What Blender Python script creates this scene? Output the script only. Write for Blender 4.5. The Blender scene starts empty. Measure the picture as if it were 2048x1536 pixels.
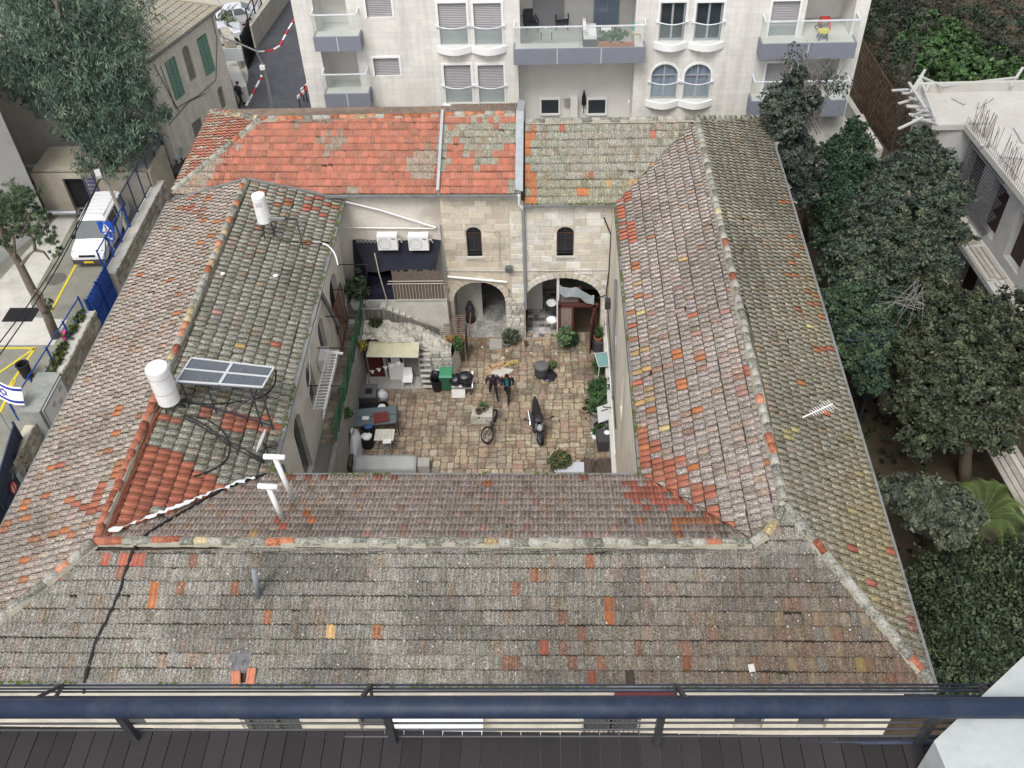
import bpy, math, random
import numpy as np
from mathutils import Vector, Matrix
R = math.radians
rnd = random.Random(7)
nr = np.random.RandomState(11)
sc = bpy.context.scene
COL = sc.collection

# ------------------------------------------------------------------ camera, world, sun, exposure
CAM_H = 31.0
FPX = 1900.849
MC = np.array([[0.9992006102824998, 0.025872014726805413, -0.03047588005383316],
               [-0.0037522038487163498, -0.6982795329844795, -0.7158153496407119],
               [-0.0398002685588595, 0.7153574859250115, -0.6976242584326391]])   # rows: right, down, forward
cd = bpy.data.cameras.new('camera')
cam = bpy.data.objects.new('camera', cd); COL.objects.link(cam); sc.camera = cam
cd.sensor_width = 36.0; cd.lens = FPX / 2048 * 36.0; cd.clip_start = 0.05; cd.clip_end = 900
rm = Matrix(((MC[0][0], -MC[1][0], -MC[2][0]), (MC[0][1], -MC[1][1], -MC[2][1]), (MC[0][2], -MC[1][2], -MC[2][2])))
cam.matrix_world = Matrix.Translation((0, 0, CAM_H)) @ rm.to_4x4()

world = bpy.data.worlds.new('World'); sc.world = world; world.use_nodes = True
wn = world.node_tree.nodes; wl = world.node_tree.links
for n in list(wn): wn.remove(n)
sky = wn.new('ShaderNodeTexSky'); sky.sky_type = 'NISHITA'; sky.sun_disc = False
SUN_EL, SUN_AZ = R(58), R(200)
sky.sun_elevation = SUN_EL; sky.sun_rotation = SUN_AZ; sky.air_density = 1.0; sky.dust_density = 3.0; sky.ozone_density = 1.0
hs = wn.new('ShaderNodeHueSaturation'); hs.inputs['Saturation'].default_value = 0.28
bg = wn.new('ShaderNodeBackground'); bg.inputs['Strength'].default_value = 0.13
wo = wn.new('ShaderNodeOutputWorld')
wl.new(sky.outputs[0], hs.inputs['Color']); wl.new(hs.outputs[0], bg.inputs['Color']); wl.new(bg.outputs[0], wo.inputs['Surface'])
sd = bpy.data.lights.new('sun', 'SUN'); sd.energy = 1.15; sd.angle = R(24); sd.color = (1.0, 0.97, 0.93)
sun = bpy.data.objects.new('sun', sd); COL.objects.link(sun)
sdir = Vector((math.sin(SUN_AZ) * math.cos(SUN_EL), math.cos(SUN_AZ) * math.cos(SUN_EL), math.sin(SUN_EL)))
sun.rotation_euler = sdir.to_track_quat('Z', 'Y').to_euler()
sc.view_settings.view_transform = 'Standard'; sc.view_settings.look = 'None'
sc.view_settings.exposure = 0.78; sc.view_settings.gamma = 1.0
try: sc.view_settings.use_curve_mapping = False
except Exception: pass
sc.cycles.max_bounces = 6; sc.cycles.transparent_max_bounces = 12

# ------------------------------------------------------------------ measuring helpers: photo pixel -> point on a real plane
def _ray(px, py):
    return MC.T @ np.array([(px - 1024) / FPX, (py - 768) / FPX, 1.0])
def G(px, py, z=0.0):
    d = _ray(px, py); t = (z - CAM_H) / d[2]; return Vector((t * d[0], t * d[1], z))
def PY(px, py, y):
    d = _ray(px, py); t = y / d[1]; return Vector((t * d[0], y, CAM_H + t * d[2]))
def PX(px, py, x):
    d = _ray(px, py); t = x / d[0]; return Vector((x, t * d[1], CAM_H + t * d[2]))
def PIX(p):
    q = (p - np.array([0, 0, CAM_H])) @ MC.T
    return 1024 + FPX * q[:, 0] / q[:, 2], 768 + FPX * q[:, 1] / q[:, 2], q[:, 2]

# ------------------------------------------------------------------ scene helpers
def setp(o, label=None, cat=None, group=None, kind=None, category=None):
    cat = cat or category
    if label: o['label'] = label
    if cat: o['category'] = cat
    if group: o['group'] = group
    if kind: o['kind'] = kind
    return o
def thing(name, label, cat, loc=(0, 0, 0), rz=0, group=None):
    o = bpy.data.objects.new(name, None); COL.objects.link(o)
    o.location = loc; o.rotation_euler = (0, 0, rz); o.empty_display_size = .3
    return setp(o, label, cat, group)
def wloc(o):
    v = Vector((0, 0, 0))
    while o is not None: v += o.location; o = o.parent
    return v
def link(name, me, parent=None, loc=(0, 0, 0)):
    o = bpy.data.objects.new(name, me); COL.objects.link(o); o.parent = parent; o.location = loc
    return o
def dup(root, loc, rz=None, label=None, group=None, scale=None):
    r = root.copy(); COL.objects.link(r); r.location = loc
    if rz is not None: r.rotation_euler = (0, 0, rz)
    if label: r['label'] = label
    if group: r['group'] = group
    if scale: r.scale = scale
    for ch in list(root.children):
        c = ch.copy(); COL.objects.link(c); c.parent = r
        for g in list(ch.children):
            d = g.copy(); COL.objects.link(d); d.parent = c
    return r

class MB:
    def __init__(s): s.v = []; s.f = []
    def add(s, vs, fs):
        n = len(s.v); s.v += [tuple(p) for p in vs]; s.f += [tuple(i + n for i in f) for f in fs]; return s
    def quad(s, a, b, c, d): return s.add([a, b, c, d], [(0, 1, 2, 3)])
    def box(s, x0, y0, z0, x1, y1, z1):
        return s.add([(x0, y0, z0), (x1, y0, z0), (x1, y1, z0), (x0, y1, z0), (x0, y0, z1), (x1, y0, z1), (x1, y1, z1), (x0, y1, z1)],
                     [(0, 3, 2, 1), (4, 5, 6, 7), (0, 1, 5, 4), (1, 2, 6, 5), (2, 3, 7, 6), (3, 0, 4, 7)])
    def cbox(s, c, size, rz=0, tilt=None):
        hx, hy, hz = size[0] / 2, size[1] / 2, size[2] / 2
        m = Matrix.Rotation(rz, 3, 'Z')
        if tilt is not None: m = m @ tilt
        c = Vector(c)
        vs = [c + m @ Vector((a * hx, b * hy, d * hz)) for d in (-1, 1) for a, b in ((-1, -1), (1, -1), (1, 1), (-1, 1))]
        return s.add(vs, [(0, 3, 2, 1), (4, 5, 6, 7), (0, 1, 5, 4), (1, 2, 6, 5), (2, 3, 7, 6), (3, 0, 4, 7)])
    def bar(s, a, b, w, h=None, up=(0, 0, 1)):
        a = Vector(a); b = Vector(b); h = h or w; d = (b - a).normalized(); up = Vector(up)
        if abs(d.dot(up)) > .98: up = Vector((0, 1, 0))
        r = d.cross(up).normalized() * w / 2; u = r.cross(d).normalized() * h / 2
        vs = [p + q for p in (a, b) for q in (-r - u, r - u, r + u, -r + u)]
        return s.add(vs, [(0, 1, 2, 3), (7, 6, 5, 4), (0, 4, 5, 1), (1, 5, 6, 2), (2, 6, 7, 3), (3, 7, 4, 0)])
    def tube(s, pts, r, n=6, cap=True):
        pts = [Vector(p) for p in pts]; k = len(pts)
        rs = r if isinstance(r, (list, tuple)) else [r] * k
        vs = []; prev = None
        for i, p in enumerate(pts):
            d = (pts[min(i + 1, k - 1)] - pts[max(i - 1, 0)])
            d = d.normalized() if d.length > 1e-9 else Vector((0, 0, 1))
            if prev is None:
                prev = Vector((0, 0, 1)) if abs(d.z) < .9 else Vector((1, 0, 0))
            a = (prev - d * prev.dot(d)).normalized(); b = d.cross(a); prev = a
            for j in range(n):
                t = 2 * math.pi * j / n; vs.append(p + (a * math.cos(t) + b * math.sin(t)) * rs[i])
        fs = [(i * n + j, i * n + (j + 1) % n, (i + 1) * n + (j + 1) % n, (i + 1) * n + j) for i in range(k - 1) for j in range(n)]
        if cap: fs += [tuple(range(n - 1, -1, -1)), tuple((k - 1) * n + j for j in range(n))]
        return s.add(vs, fs)
    def lathe(s, c, prof, n=16, axis='Z', cap=True):
        c = Vector(c); vs = []
        for r, h in prof:
            for j in range(n):
                t = 2 * math.pi * j / n; x, y = r * math.cos(t), r * math.sin(t)
                vs.append(c + (Vector((x, y, h)) if axis == 'Z' else Vector((h, x, y)) if axis == 'X' else Vector((x, h, y))))
        k = len(prof)
        fs = [(i * n + j, i * n + (j + 1) % n, (i + 1) * n + (j + 1) % n, (i + 1) * n + j) for i in range(k - 1) for j in range(n)]
        if cap: fs += [tuple(range(n - 1, -1, -1)), tuple((k - 1) * n + j for j in range(n))]
        return s.add(vs, fs)
    def prism(s, poly, z0, z1):
        n = len(poly)
        return s.add([(p[0], p[1], z0) for p in poly] + [(p[0], p[1], z1) for p in poly],
                     [tuple(range(n - 1, -1, -1)), tuple(range(n, 2 * n))] + [(i, (i + 1) % n, n + (i + 1) % n, n + i) for i in range(n)])
    def extr(s, poly, off):
        n = len(poly); poly = [Vector(p) for p in poly]; off = Vector(off)
        return s.add(poly + [p + off for p in poly], [tuple(range(n - 1, -1, -1)), tuple(range(n, 2 * n))] + [(i, (i + 1) % n, n + (i + 1) % n, n + i) for i in range(n)])
    def ball(s, c, r, n=10, m=6, jit=0, sc_=(1, 1, 1)):
        c = Vector(c); prof = []
        vs = [c + Vector((0, 0, -r * sc_[2]))]
        for i in range(1, m):
            a = -math.pi / 2 + math.pi * i / m
            for j in range(n):
                t = 2 * math.pi * j / n; q = r * (1 + rnd.uniform(-jit, jit))
                vs.append(c + Vector((q * math.cos(a) * math.cos(t) * sc_[0], q * math.cos(a) * math.sin(t) * sc_[1], q * math.sin(a) * sc_[2])))
        vs.append(c + Vector((0, 0, r * sc_[2]))); L = len(vs) - 1
        fs = [(0, 1 + (j + 1) % n, 1 + j) for j in range(n)] + [(1 + (i * n) + j, 1 + i * n + (j + 1) % n, 1 + (i + 1) * n + (j + 1) % n, 1 + (i + 1) * n + j) for i in range(m - 2) for j in range(n)]
        fs += [(L, 1 + (m - 2) * n + j, 1 + (m - 2) * n + (j + 1) % n) for j in range(n)]
        return s.add(vs, fs)
    def mesh(s, name, mat, off=(0, 0, 0), smooth=False):
        me = bpy.data.meshes.new(name); o = Vector(off)
        me.from_pydata([(p[0] - o[0], p[1] - o[1], p[2] - o[2]) for p in s.v], [], s.f); me.update()
        if mat: me.materials.append(mat)
        if smooth: me.polygons.foreach_set('use_smooth', [True] * len(me.polygons))
        return me
    def build(s, name, mat, parent=None, w=True, smooth=False, **tags):
        """w: the vertices are world coordinates; else they are local to the parent"""
        off = wloc(parent) if (parent is not None and w) else Vector((0, 0, 0))
        loc = (0, 0, 0)
        if parent is None and s.v:
            a = np.array(s.v); c = (a.min(0) + a.max(0)) / 2; off = Vector((c[0], c[1], a[:, 2].min())); loc = off
        o = link(name, s.mesh(name, mat, off, smooth), parent, loc)
        return setp(o, **tags) if tags else o

def np_mesh(name, V, F, mat, col=None, smooth=False):
    """fast mesh from arrays; F rows are quads; col is one rgba per vertex"""
    me = bpy.data.meshes.new(name); nv, nf = len(V), len(F)
    me.vertices.add(nv); me.vertices.foreach_set('co', np.asarray(V, dtype=np.float32).ravel())
    me.loops.add(nf * 4); me.loops.foreach_set('vertex_index', np.asarray(F, dtype=np.int32).ravel())
    me.polygons.add(nf); me.polygons.foreach_set('loop_start', np.arange(nf, dtype=np.int32) * 4)
    me.polygons.foreach_set('loop_total', np.full(nf, 4, dtype=np.int32))
    if smooth: me.polygons.foreach_set('use_smooth', np.ones(nf, dtype=bool))
    me.update(calc_edges=True)
    if col is not None:
        a = me.color_attributes.new('tc', 'FLOAT_COLOR', 'POINT'); a.data.foreach_set('color', np.asarray(col, dtype=np.float32).ravel())
    me.materials.append(mat); return me

# ------------------------------------------------------------------ materials
MATS = {}
class NT:
    def __init__(s, name):
        s.m = bpy.data.materials.new(name); s.m.use_nodes = True; s.t = s.m.node_tree
        s.b = s.t.nodes['Principled BSDF']; s.pos = None
    def n(s, t, **kw):
        x = s.t.nodes.new(t)
        for k, v in kw.items(): setattr(x, k, v)
        return x
    def l(s, a, b): s.t.links.new(a, b)
    def coord(s, kind='world', scale=(1, 1, 1)):
        if kind == 'world': o = s.n('ShaderNodeNewGeometry').outputs['Position']
        else: o = s.n('ShaderNodeTexCoord').outputs['Object']
        mp = s.n('ShaderNodeMapping'); mp.inputs['Scale'].default_value = scale; s.l(o, mp.inputs['Vector']); return mp.outputs[0]
    def noise(s, vec, scale, detail=3, rough=.6):
        x = s.n('ShaderNodeTexNoise'); x.inputs['Scale'].default_value = scale; x.inputs['Detail'].default_value = detail; x.inputs['Roughness'].default_value = rough
        s.l(vec, x.inputs['Vector']); return x.outputs['Fac']
    def ramp(s, fac, stops):
        x = s.n('ShaderNodeValToRGB'); e = x.color_ramp.elements
        while len(e) < len(stops): e.new(.5)
        for i, (p, c) in enumerate(stops):
            e[i].position = p; e[i].color = (c, c, c, 1) if isinstance(c, (int, float)) else (*c, 1)
        s.l(fac, x.inputs['Fac']); return x.outputs[0]
    def mix(s, fac, a, b, mode='MIX'):
        x = s.n('ShaderNodeMix', data_type='RGBA', blend_type=mode)
        for sock, v in ((x.inputs[0], fac), (x.inputs[6], a), (x.inputs[7], b)):
            if isinstance(v, (int, float)): sock.default_value = v
            elif isinstance(v, tuple): sock.default_value = (*v[:3], 1)
            else: s.l(v, sock)
        return x.outputs[2]
    def math(s, op, a, b=0):
        x = s.n('ShaderNodeMath', operation=op)
        for sock, v in ((x.inputs[0], a), (x.inputs[1], b)):
            if isinstance(v, (int, float)): sock.default_value = v
            else: s.l(v, sock)
        return x.outputs[0]
    def bump(s, h, strength=.3, dist=.02):
        x = s.n('ShaderNodeBump'); x.inputs['Strength'].default_value = strength; x.inputs['Distance'].default_value = dist
        s.l(h, x.inputs['Height']); s.l(x.outputs[0], s.b.inputs['Normal'])
    def done(s, col, rough=.8, metal=0, spec=.3):
        if isinstance(col, tuple): s.b.inputs['Base Color'].default_value = (*col, 1)
        else: s.l(col, s.b.inputs['Base Color'])
        if isinstance(rough, (int, float)): s.b.inputs['Roughness'].default_value = rough
        else: s.l(rough, s.b.inputs['Roughness'])
        s.b.inputs['Metallic'].default_value = metal; s.b.inputs['Specular IOR Level'].default_value = spec
        return s.m
def mat(name, col, rough=.7, var=.18, scale=3.0, metal=0, spec=.3, bump=0.0, dirt=None, dscale=1.2, damt=.6, stretch=(1, 1, 1), rv=0.0):
    """plain painted / plastered / metal surface with uneven tone, optional dirt and relief"""
    if name in MATS: return MATS[name]
    s = NT(name); v = s.coord('world', stretch)
    n1 = s.noise(v, scale, 5, .65); n2 = s.noise(v, scale * 9, 3)
    f = s.math('ADD', s.math('MULTIPLY', n1, .65), s.math('MULTIPLY', n2, .35))
    lo = tuple(max(0, c * (1 - var)) for c in col); hi = tuple(min(1, c * (1 + var)) for c in col)
    c = s.ramp(f, [(.3, lo), (.7, hi)])
    if dirt:
        d = s.ramp(s.noise(v, dscale, 6, .7), [(.48, 0.0), (.7, 1.0)])
        c = s.mix(s.math('MULTIPLY', d, damt), c, dirt)
    if rv:
        oi = s.n('ShaderNodeObjectInfo'); g = s.ramp(oi.outputs['Random'], [(0, 1 - rv), (1, 1 + rv)])
        c = s.mix(1.0, c, g, 'MULTIPLY')
    if bump: s.bump(f, bump, .03)
    MATS[name] = s.done(c, rough, metal, spec); return MATS[name]

def tile_material(stretch):
    s = NT('clay_tile'); at = s.n('ShaderNodeVertexColor'); at.layer_name = 'tc'
    v = s.coord('world')
    oldness = at.outputs['Alpha']
    # lichen and soot specks, a few centimetres each
    sp = s.noise(v, 21, 4, .78); sp2 = s.noise(v, 42, 2, .6); big = s.noise(v, .55, 4, .6); mid = s.noise(v, 3.2, 4, .7)
    speck = s.ramp(s.math('ADD', s.math('MULTIPLY', sp, .6), s.math('MULTIPLY', sp2, .4)), [(.37, .22), (.47, .68), (.53, 1.05), (.64, 1.85)])
    lich = s.mix(s.ramp(big, [(.38, 0.0), (.62, 1.0)]), (.36, .355, .325), (.35, .335, .315))
    lich = s.mix(s.ramp(mid, [(.42, 0.0), (.66, .5)]), lich, (.20, .19, .13))
    lich = s.mix(1.0, lich, speck, 'MULTIPLY')
    # how much of the clay shows through
    clay = s.mix(1.0, at.outputs['Color'], s.ramp(s.noise(v, 9, 4, .7), [(.25, .72), (.75, 1.22)]), 'MULTIPLY')
    st = s.noise(s.coord('world', stretch), 1.0, 3, .6); stn = s.ramp(st, [(.33, .72), (.67, 1.28)]); lich = s.mix(1.0, lich, stn, 'MULTIPLY')
    cover = s.math('ADD', oldness, s.math('ADD', s.math('MULTIPLY', s.math('SUBTRACT', sp, .5), .9), s.math('MULTIPLY', s.math('SUBTRACT', st, .5), 1.5)))
    cov = s.ramp(cover, [(.34, 0.0), (.62, 1.0)])
    # lichen takes a hue from the tile below it
    hue = s.mix(1.0, at.outputs['Color'], (2.35, 2.35, 2.35), 'MULTIPLY'); tint = s.mix(.8, lich, s.mix(1.0, lich, hue, 'MULTIPLY'))
    c = s.mix(cov, clay, tint)
    c = s.mix(1.0, c, s.ramp(s.math('MULTIPLY', oldness, .25), [(.32, 1.0), (.62, .16)]), 'MULTIPLY')      # row-edge shade painted in under the lap, along with soot and moss
    s.bump(s.math('ADD', sp, s.math('MULTIPLY', sp2, .5)), .6, .02)
    return s.done(c, .9, 0, .2)
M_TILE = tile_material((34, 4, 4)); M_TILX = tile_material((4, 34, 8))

def attr_material(name, rough=.75, bump=.4, scale=14, lo=.72, hi=1.25, spec=.25, big=0, bl_=.58):
    s = NT(name); at = s.n('ShaderNodeVertexColor'); at.layer_name = 'tc'; v = s.coord('world')
    n1 = s.noise(v, scale, 5, .7)
    c = s.mix(1.0, at.outputs['Color'], s.ramp(n1, [(.3, lo), (.7, hi)]), 'MULTIPLY')
    if big:
        b1 = s.ramp(s.noise(v, big, 6, .72), [(.40, bl_), (.52, 1.0), (.7, 1.06)]); b2 = s.ramp(s.noise(v, big * 4.3, 4, .7), [(.36, bl_ + .06), (.48, 1.0)]); c = s.mix(1.0, s.mix(1.0, c, b1, 'MULTIPLY'), b2, 'MULTIPLY')
    if bump: s.bump(n1, bump, .02)
    return s.done(c, rough, 0, spec)
M_PAVE = attr_material('paving_stone', .5, .6, 11, .55, 1.35, .45, .75)
M_LEAF = attr_material('leaf', .6, 0, 6, .7, 1.3, .25)
M_BLOCK = attr_material('wall_stone', .85, .5, 10, .86, 1.10, .25, .35, .84)

STONE = mat('limestone_wall', (.60, .55, .46), .88, .16, 1.1, bump=.4, dirt=(.30, .27, .22), dscale=.8, damt=.5)
PLASTER = mat('old_plaster', (.64, .60, .53), .9, .12, .9, bump=.3, dirt=(.36, .32, .26), dscale=.7, damt=.7)
MORTAR = mat('mortar', (.52, .47, .39), .95, .15, 5, bump=.4, dirt=(.34, .32, .27), dscale=2)
DARK = mat('dark_void', (.018, .018, .02), .9)
DGLASS = mat('dark_window_glass', (.03, .04, .05), .08, spec=.6)
GUTTER = mat('weathered_gutter', (.19, .19, .19), .6, .3, 4, dirt=(.10, .11, .06), dscale=1.5)
MOSS = mat('moss', (.09, .11, .025), .95, .5, 12, bump=.6)
CONC = mat('concrete', (.36, .35, .33), .9, .15, 1.5, bump=.3, dirt=(.18, .17, .15), dscale=.9)
LCONC = mat('pale_concrete', (.52, .51, .47), .9, .14, 1.0, bump=.3, dirt=(.32, .29, .24), dscale=.6)
ASPH = mat('asphalt', (.060, .062, .070), .55, .25, 2, spec=.4, dirt=(.10, .10, .11), dscale=.5)
EARTH = mat('earth', (.07, .052, .036), .95, .4, 2, bump=.6, dirt=(.035, .04, .02), dscale=.7)
WHITE = mat('white_paint', (.80, .80, .79), .45, .05, 3, dirt=(.55, .53, .5), dscale=3, damt=.3)
PVC = mat('white_pvc', (.78, .78, .77), .35, .05, 6)
BLACK = mat('black_rubber', (.015, .015, .017), .6)
IRON = mat('dark_iron', (.045, .045, .05), .5, .3, 6)
RUSTY = mat('rusty_iron', (.20, .085, .05), .8, .35, 8)
BLUE = mat('blue_paint', (.018, .06, .26), .45, .2, 4)
NAVY = mat('navy_metal', (.05, .065, .11), .5, .25, 3)
WOOD = mat('grey_wood', (.30, .28, .25), .85, .25, 4, bump=.3, dirt=(.14, .12, .1))
BARK = mat('bark', (.16, .13, .10), .95, .35, 6, bump=.8)
STEEL = mat('galvanised_steel', (.45, .46, .47), .35, .12, 3, metal=.7)
SKIN = mat('skin', (.45, .27, .19), .6)
YELLOW = mat('yellow_road_paint', (.62, .50, .04), .7, .2, 5)
REDP = mat('red_paint', (.52, .04, .045), .5, .15, 4)
GREENP = mat('green_paint', (.03, .17, .08), .5, .2, 5)
REED = mat('reed_screen', (.15, .12, .10), .9, .35, 10)
def glass_mat(name, col, rough=.05, alpha=.5):
    s = NT(name); s.b.inputs['Alpha'].default_value = alpha; m = s.done(col, rough, 0, .6); return m
GLASS = glass_mat('balcony_glass', (.42, .50, .47), .08, .26)

# ------------------------------------------------------------------ walls with openings
def wall(mb, o, u, n, W, H, ops=(), depth=.35, z0=0.0):
    """wall plane from o along unit u, facing n, W wide, from z0 up to H; ops: (u0,u1,z0,z1,rise) rise>0 = arched top"""
    o = Vector(o); u = Vector(u).normalized(); n = Vector(n).normalized()
    P = lambda a, z, d=0: (o.x + u.x * a - n.x * d, o.y + u.y * a - n.y * d, o.z + z)
    us = sorted({0, W} | {q for op in ops for q in op[:2]}); zs = sorted({z0, H} | {q for op in ops for q in op[2:4]})
    us = [q for q in us if -1e-6 <= q <= W + 1e-6]; zs = [q for q in zs if z0 - 1e-6 <= q <= H + 1e-6]
    for a, b in zip(us, us[1:]):
        for c, d in zip(zs, zs[1:]):
            m, k = (a + b) / 2, (c + d) / 2
            if any(op[0] < m < op[1] and op[2] < k < op[3] for op in ops): continue
            mb.quad(P(a, c), P(b, c), P(b, d), P(a, d))
    for op in ops:
        a, b, c, d = op[:4]; rise = op[4] if len(op) > 4 else 0
        zt = d - rise
        mb.quad(P(a, c), P(a, c, depth), P(b, c, depth), P(b, c))
        mb.quad(P(a, c), P(a, zt), P(a, zt, depth), P(a, c, depth)); mb.quad(P(b, c), P(b, c, depth), P(b, zt, depth), P(b, zt))
        if rise <= 0: mb.quad(P(a, d), P(b, d), P(b, d, depth), P(a, d, depth))
        else:
            K = 12; hw = (b - a) / 2; cx = (a + b) / 2
            cv = [(cx - hw * math.cos(math.pi * i / K), zt + rise * math.sin(math.pi * i / K)) for i in range(K + 1)]
            for (p, q), (r, t) in zip(cv, cv[1:]):
                mb.quad(P(p, q), P(r, t), P(r, d), P(p, d)); mb.quad(P(p, q), P(p, q, depth), P(r, t, depth), P(r, t))
    return mb
def arch_pane(o, u, n, a, b, c, d, rise, depth):
    """flat panel filling an opening, set back"""
    o = Vector(o); u = Vector(u).normalized(); n = Vector(n).normalized()
    P = lambda q, z: (o.x + u.x * q - n.x * depth, o.y + u.y * q - n.y * depth, o.z + z)
    pts = [P(a, c), P(b, c)]
    if rise <= 0: pts += [P(b, d), P(a, d)]
    else:
        K = 12; hw = (b - a) / 2; cx = (a + b) / 2
        pts += [P(cx + hw * math.cos(math.pi * i / K), d - rise + rise * math.sin(math.pi * i / K)) for i in range(K + 1)]
    m = MB(); m.extr(pts, tuple(-n * .03)); return m

# ================================================================== THE OLD COURTYARD HOUSE
house = thing('courtyard_house', 'old stone house round a paved courtyard, its four roofs covered in lichened clay tiles', 'house', (-3, 27, 0))
def vnoise(x, y, s=1.0, seed=0):
    x = np.asarray(x) / s; y = np.asarray(y) / s; xi = np.floor(x).astype(int); yi = np.floor(y).astype(int); fx = x - xi; fy = y - yi
    h = lambda a, b: (np.sin(a * 127.1 + b * 311.7 + seed * 74.7) * 43758.5453) % 1.0
    fx = fx * fx * (3 - 2 * fx); fy = fy * fy * (3 - 2 * fy)
    return (h(xi, yi) * (1 - fx) + h(xi + 1, yi) * fx) * (1 - fy) + (h(xi, yi + 1) * (1 - fx) + h(xi + 1, yi + 1) * fx) * fy

CLAY = (.47, .175, .115); RED = (.42, .14, .095); ORANGE = (.44, .17, .075); OCHRE = (.50, .33, .15); BROWN = (.34, .15, .095); PINK = (.40, .23, .185); YEL = (.50, .42, .20); BRICK = (.37, .135, .085)
# what the photograph shows on each roof: (centre px, centre py, radius x, radius y, chance, colour, oldness)
PATCH = {
 'front_outer': [(560,1130,900,60,.03,BROWN,.66),(800,1200,900,140,.012,ORANGE,.66),(1300,1300,500,80,.06,BROWN,.62),(1500,1330,380,50,.14,BROWN,.6),(1700,1250,170,110,.2,BROWN,.6),
    (1700,1290,180,90,.05,YEL,.6),(1560,1180,230,80,.08,PINK,.6),(300,1190,26,20,.95,ORANGE,.3),(1095,1285,9,14,1,RED,.15),(1215,1235,14,30,.8,ORANGE,.35),(1190,1345,14,14,1,RED,.15),
    (1735,1325,10,16,1,RED,.1),(360,1210,15,15,.8,OCHRE,.35),(505,1280,20,25,.6,ORANGE,.45),(660,1258,15,15,.7,OCHRE,.4),(250,1110,60,12,.7,RED,.35),(230,1095,50,20,.6,RED,.35)],
 'front_inner': [(1310,990,60,30,.85,RED,.3),(1400,1010,50,25,.7,RED,.35),(1150,970,120,14,.45,RED,.42),(950,1068,260,16,.28,PINK,.4),(1350,1060,180,25,.3,ORANGE,.42),(620,1035,10,10,1,ORANGE,.2),(560,1050,12,10,.9,RED,.25),
    (970,972,10,8,1,ORANGE,.2),(500,1075,14,10,1,OCHRE,.3),(650,960,200,10,.4,RED,.45),(900,1020,420,50,.05,PINK,.5)],
 'right_inner': [(1300,900,34,46,.70,BRICK,.42),(1330,960,50,46,.74,BRICK,.38),(1400,1010,55,38,.6,BRICK,.42),(1440,1045,30,20,.6,BRICK,.42),(1360,930,25,30,.6,BRICK,.35),(1290,840,25,60,.5,ORANGE,.4),(1270,640,25,180,.22,ORANGE,.4),
    (1285,700,40,160,.18,OCHRE,.42),(1255,440,20,60,.65,RED,.35),(1395,936,10,8,1,ORANGE,.15),(1396,824,11,8,1,ORANGE,.3),(1398,713,11,8,1,ORANGE,.2),(1365,772,11,8,1,ORANGE,.3),(1354,711,11,8,1,ORANGE,.3),
    (1385,630,10,7,1,RED,.3),(1288,625,8,7,1,YEL,.3),(1268,650,8,7,1,RED,.2),(1280,769,9,8,1,RED,.2),(1297,740,9,8,1,OCHRE,.3),(1330,862,10,7,1,YEL,.3),(1480,780,20,12,.8,PINK,.4),(1540,920,25,30,.5,ORANGE,.42),
    (1400,700,150,260,.05,PINK,.5),(1320,420,60,120,.05,ORANGE,.45),(1463,876,40,40,.35,PINK,.4),(1375,520,10,7,1,OCHRE,.3),(1500,740,12,14,.8,RED,.35)],
 'right_outer': [(1650,640,60,100,.16,ORANGE,.45),(1610,560,60,110,.12,ORANGE,.48),(1655,697,9,7,1,RED,.15),(1600,770,9,7,1,ORANGE,.3),(1650,830,9,7,1,ORANGE,.3),(1570,405,14,6,.9,ORANGE,.3),(1620,650,8,5,1,YEL,.3),
    (1760,1000,60,300,.18,YEL,.56),(1700,1100,9,7,1,RED,.2),(1785,1098,9,7,1,RED,.25),(1730,1165,9,7,1,RED,.25),(1790,1230,50,40,.3,BROWN,.5),(1600,870,40,14,.35,YEL,.4),(1640,440,60,200,.05,ORANGE,.5),(1810,1260,30,60,.4,BROWN,.5)],
 'left_outer': [(90,1040,100,60,.12,ORANGE,.35),(200,1000,60,30,.5,BRICK,.3),(240,930,20,60,.5,ORANGE,.3),(370,400,50,30,.55,RED,.42),(60,1000,12,8,1,ORANGE,.3),(110,935,12,8,1,ORANGE,.25),(120,925,10,6,1,RED,.3),
    (225,870,10,7,1,ORANGE,.3),(60,1110,90,90,.13,ORANGE,.35),(270,850,40,60,.10,ORANGE,.4),(200,600,300,500,.035,ORANGE,.45),(415,440,30,60,.15,ORANGE,.4),(200,700,30,14,.5,ORANGE,.4),(290,640,40,30,.2,PINK,.4)],
 'left_inner': [(560,400,60,22,.40,ORANGE,.4),(620,410,40,16,.65,RED,.35),(700,420,60,16,.5,ORANGE,.35),(560,470,80,18,.28,BROWN,.42),(430,835,120,14,.45,BRICK,.4),(500,855,60,10,.5,BRICK,.35),(640,430,10,8,1,RED,.2),
    (475,690,14,8,1,OCHRE,.4),(370,820,60,14,.4,RED,.4),(540,693,10,6,1,RED,.3),(400,600,60,90,.08,PINK,.45),(450,1000,10,8,0,RED,.4),(600,480,40,20,.25,ORANGE,.4)],
 'back_left': [(640,300,420,120,.78,CLAY,.48)],
 'back_mid': [(950,290,120,110,.5,CLAY,.42)],
 'back_right': [(1130,300,200,110,.035,ORANGE,.4),(1060,330,12,90,.7,ORANGE,.35),(1310,272,14,6,1,RED,.3),(1120,262,8,8,1,RED,.3),(1240,370,50,14,.35,OCHRE,.4),(1160,382,12,10,.9,ORANGE,.35)],
 'hip_left': [(450,270,90,60,.66,CLAY,.55),(410,340,60,40,.66,CLAY,.45)],
}
TRI = [(320,885),(455,975),(185,1090),(190,1060),(270,910)]      # the freshly re-tiled triangle beside the valley
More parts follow.
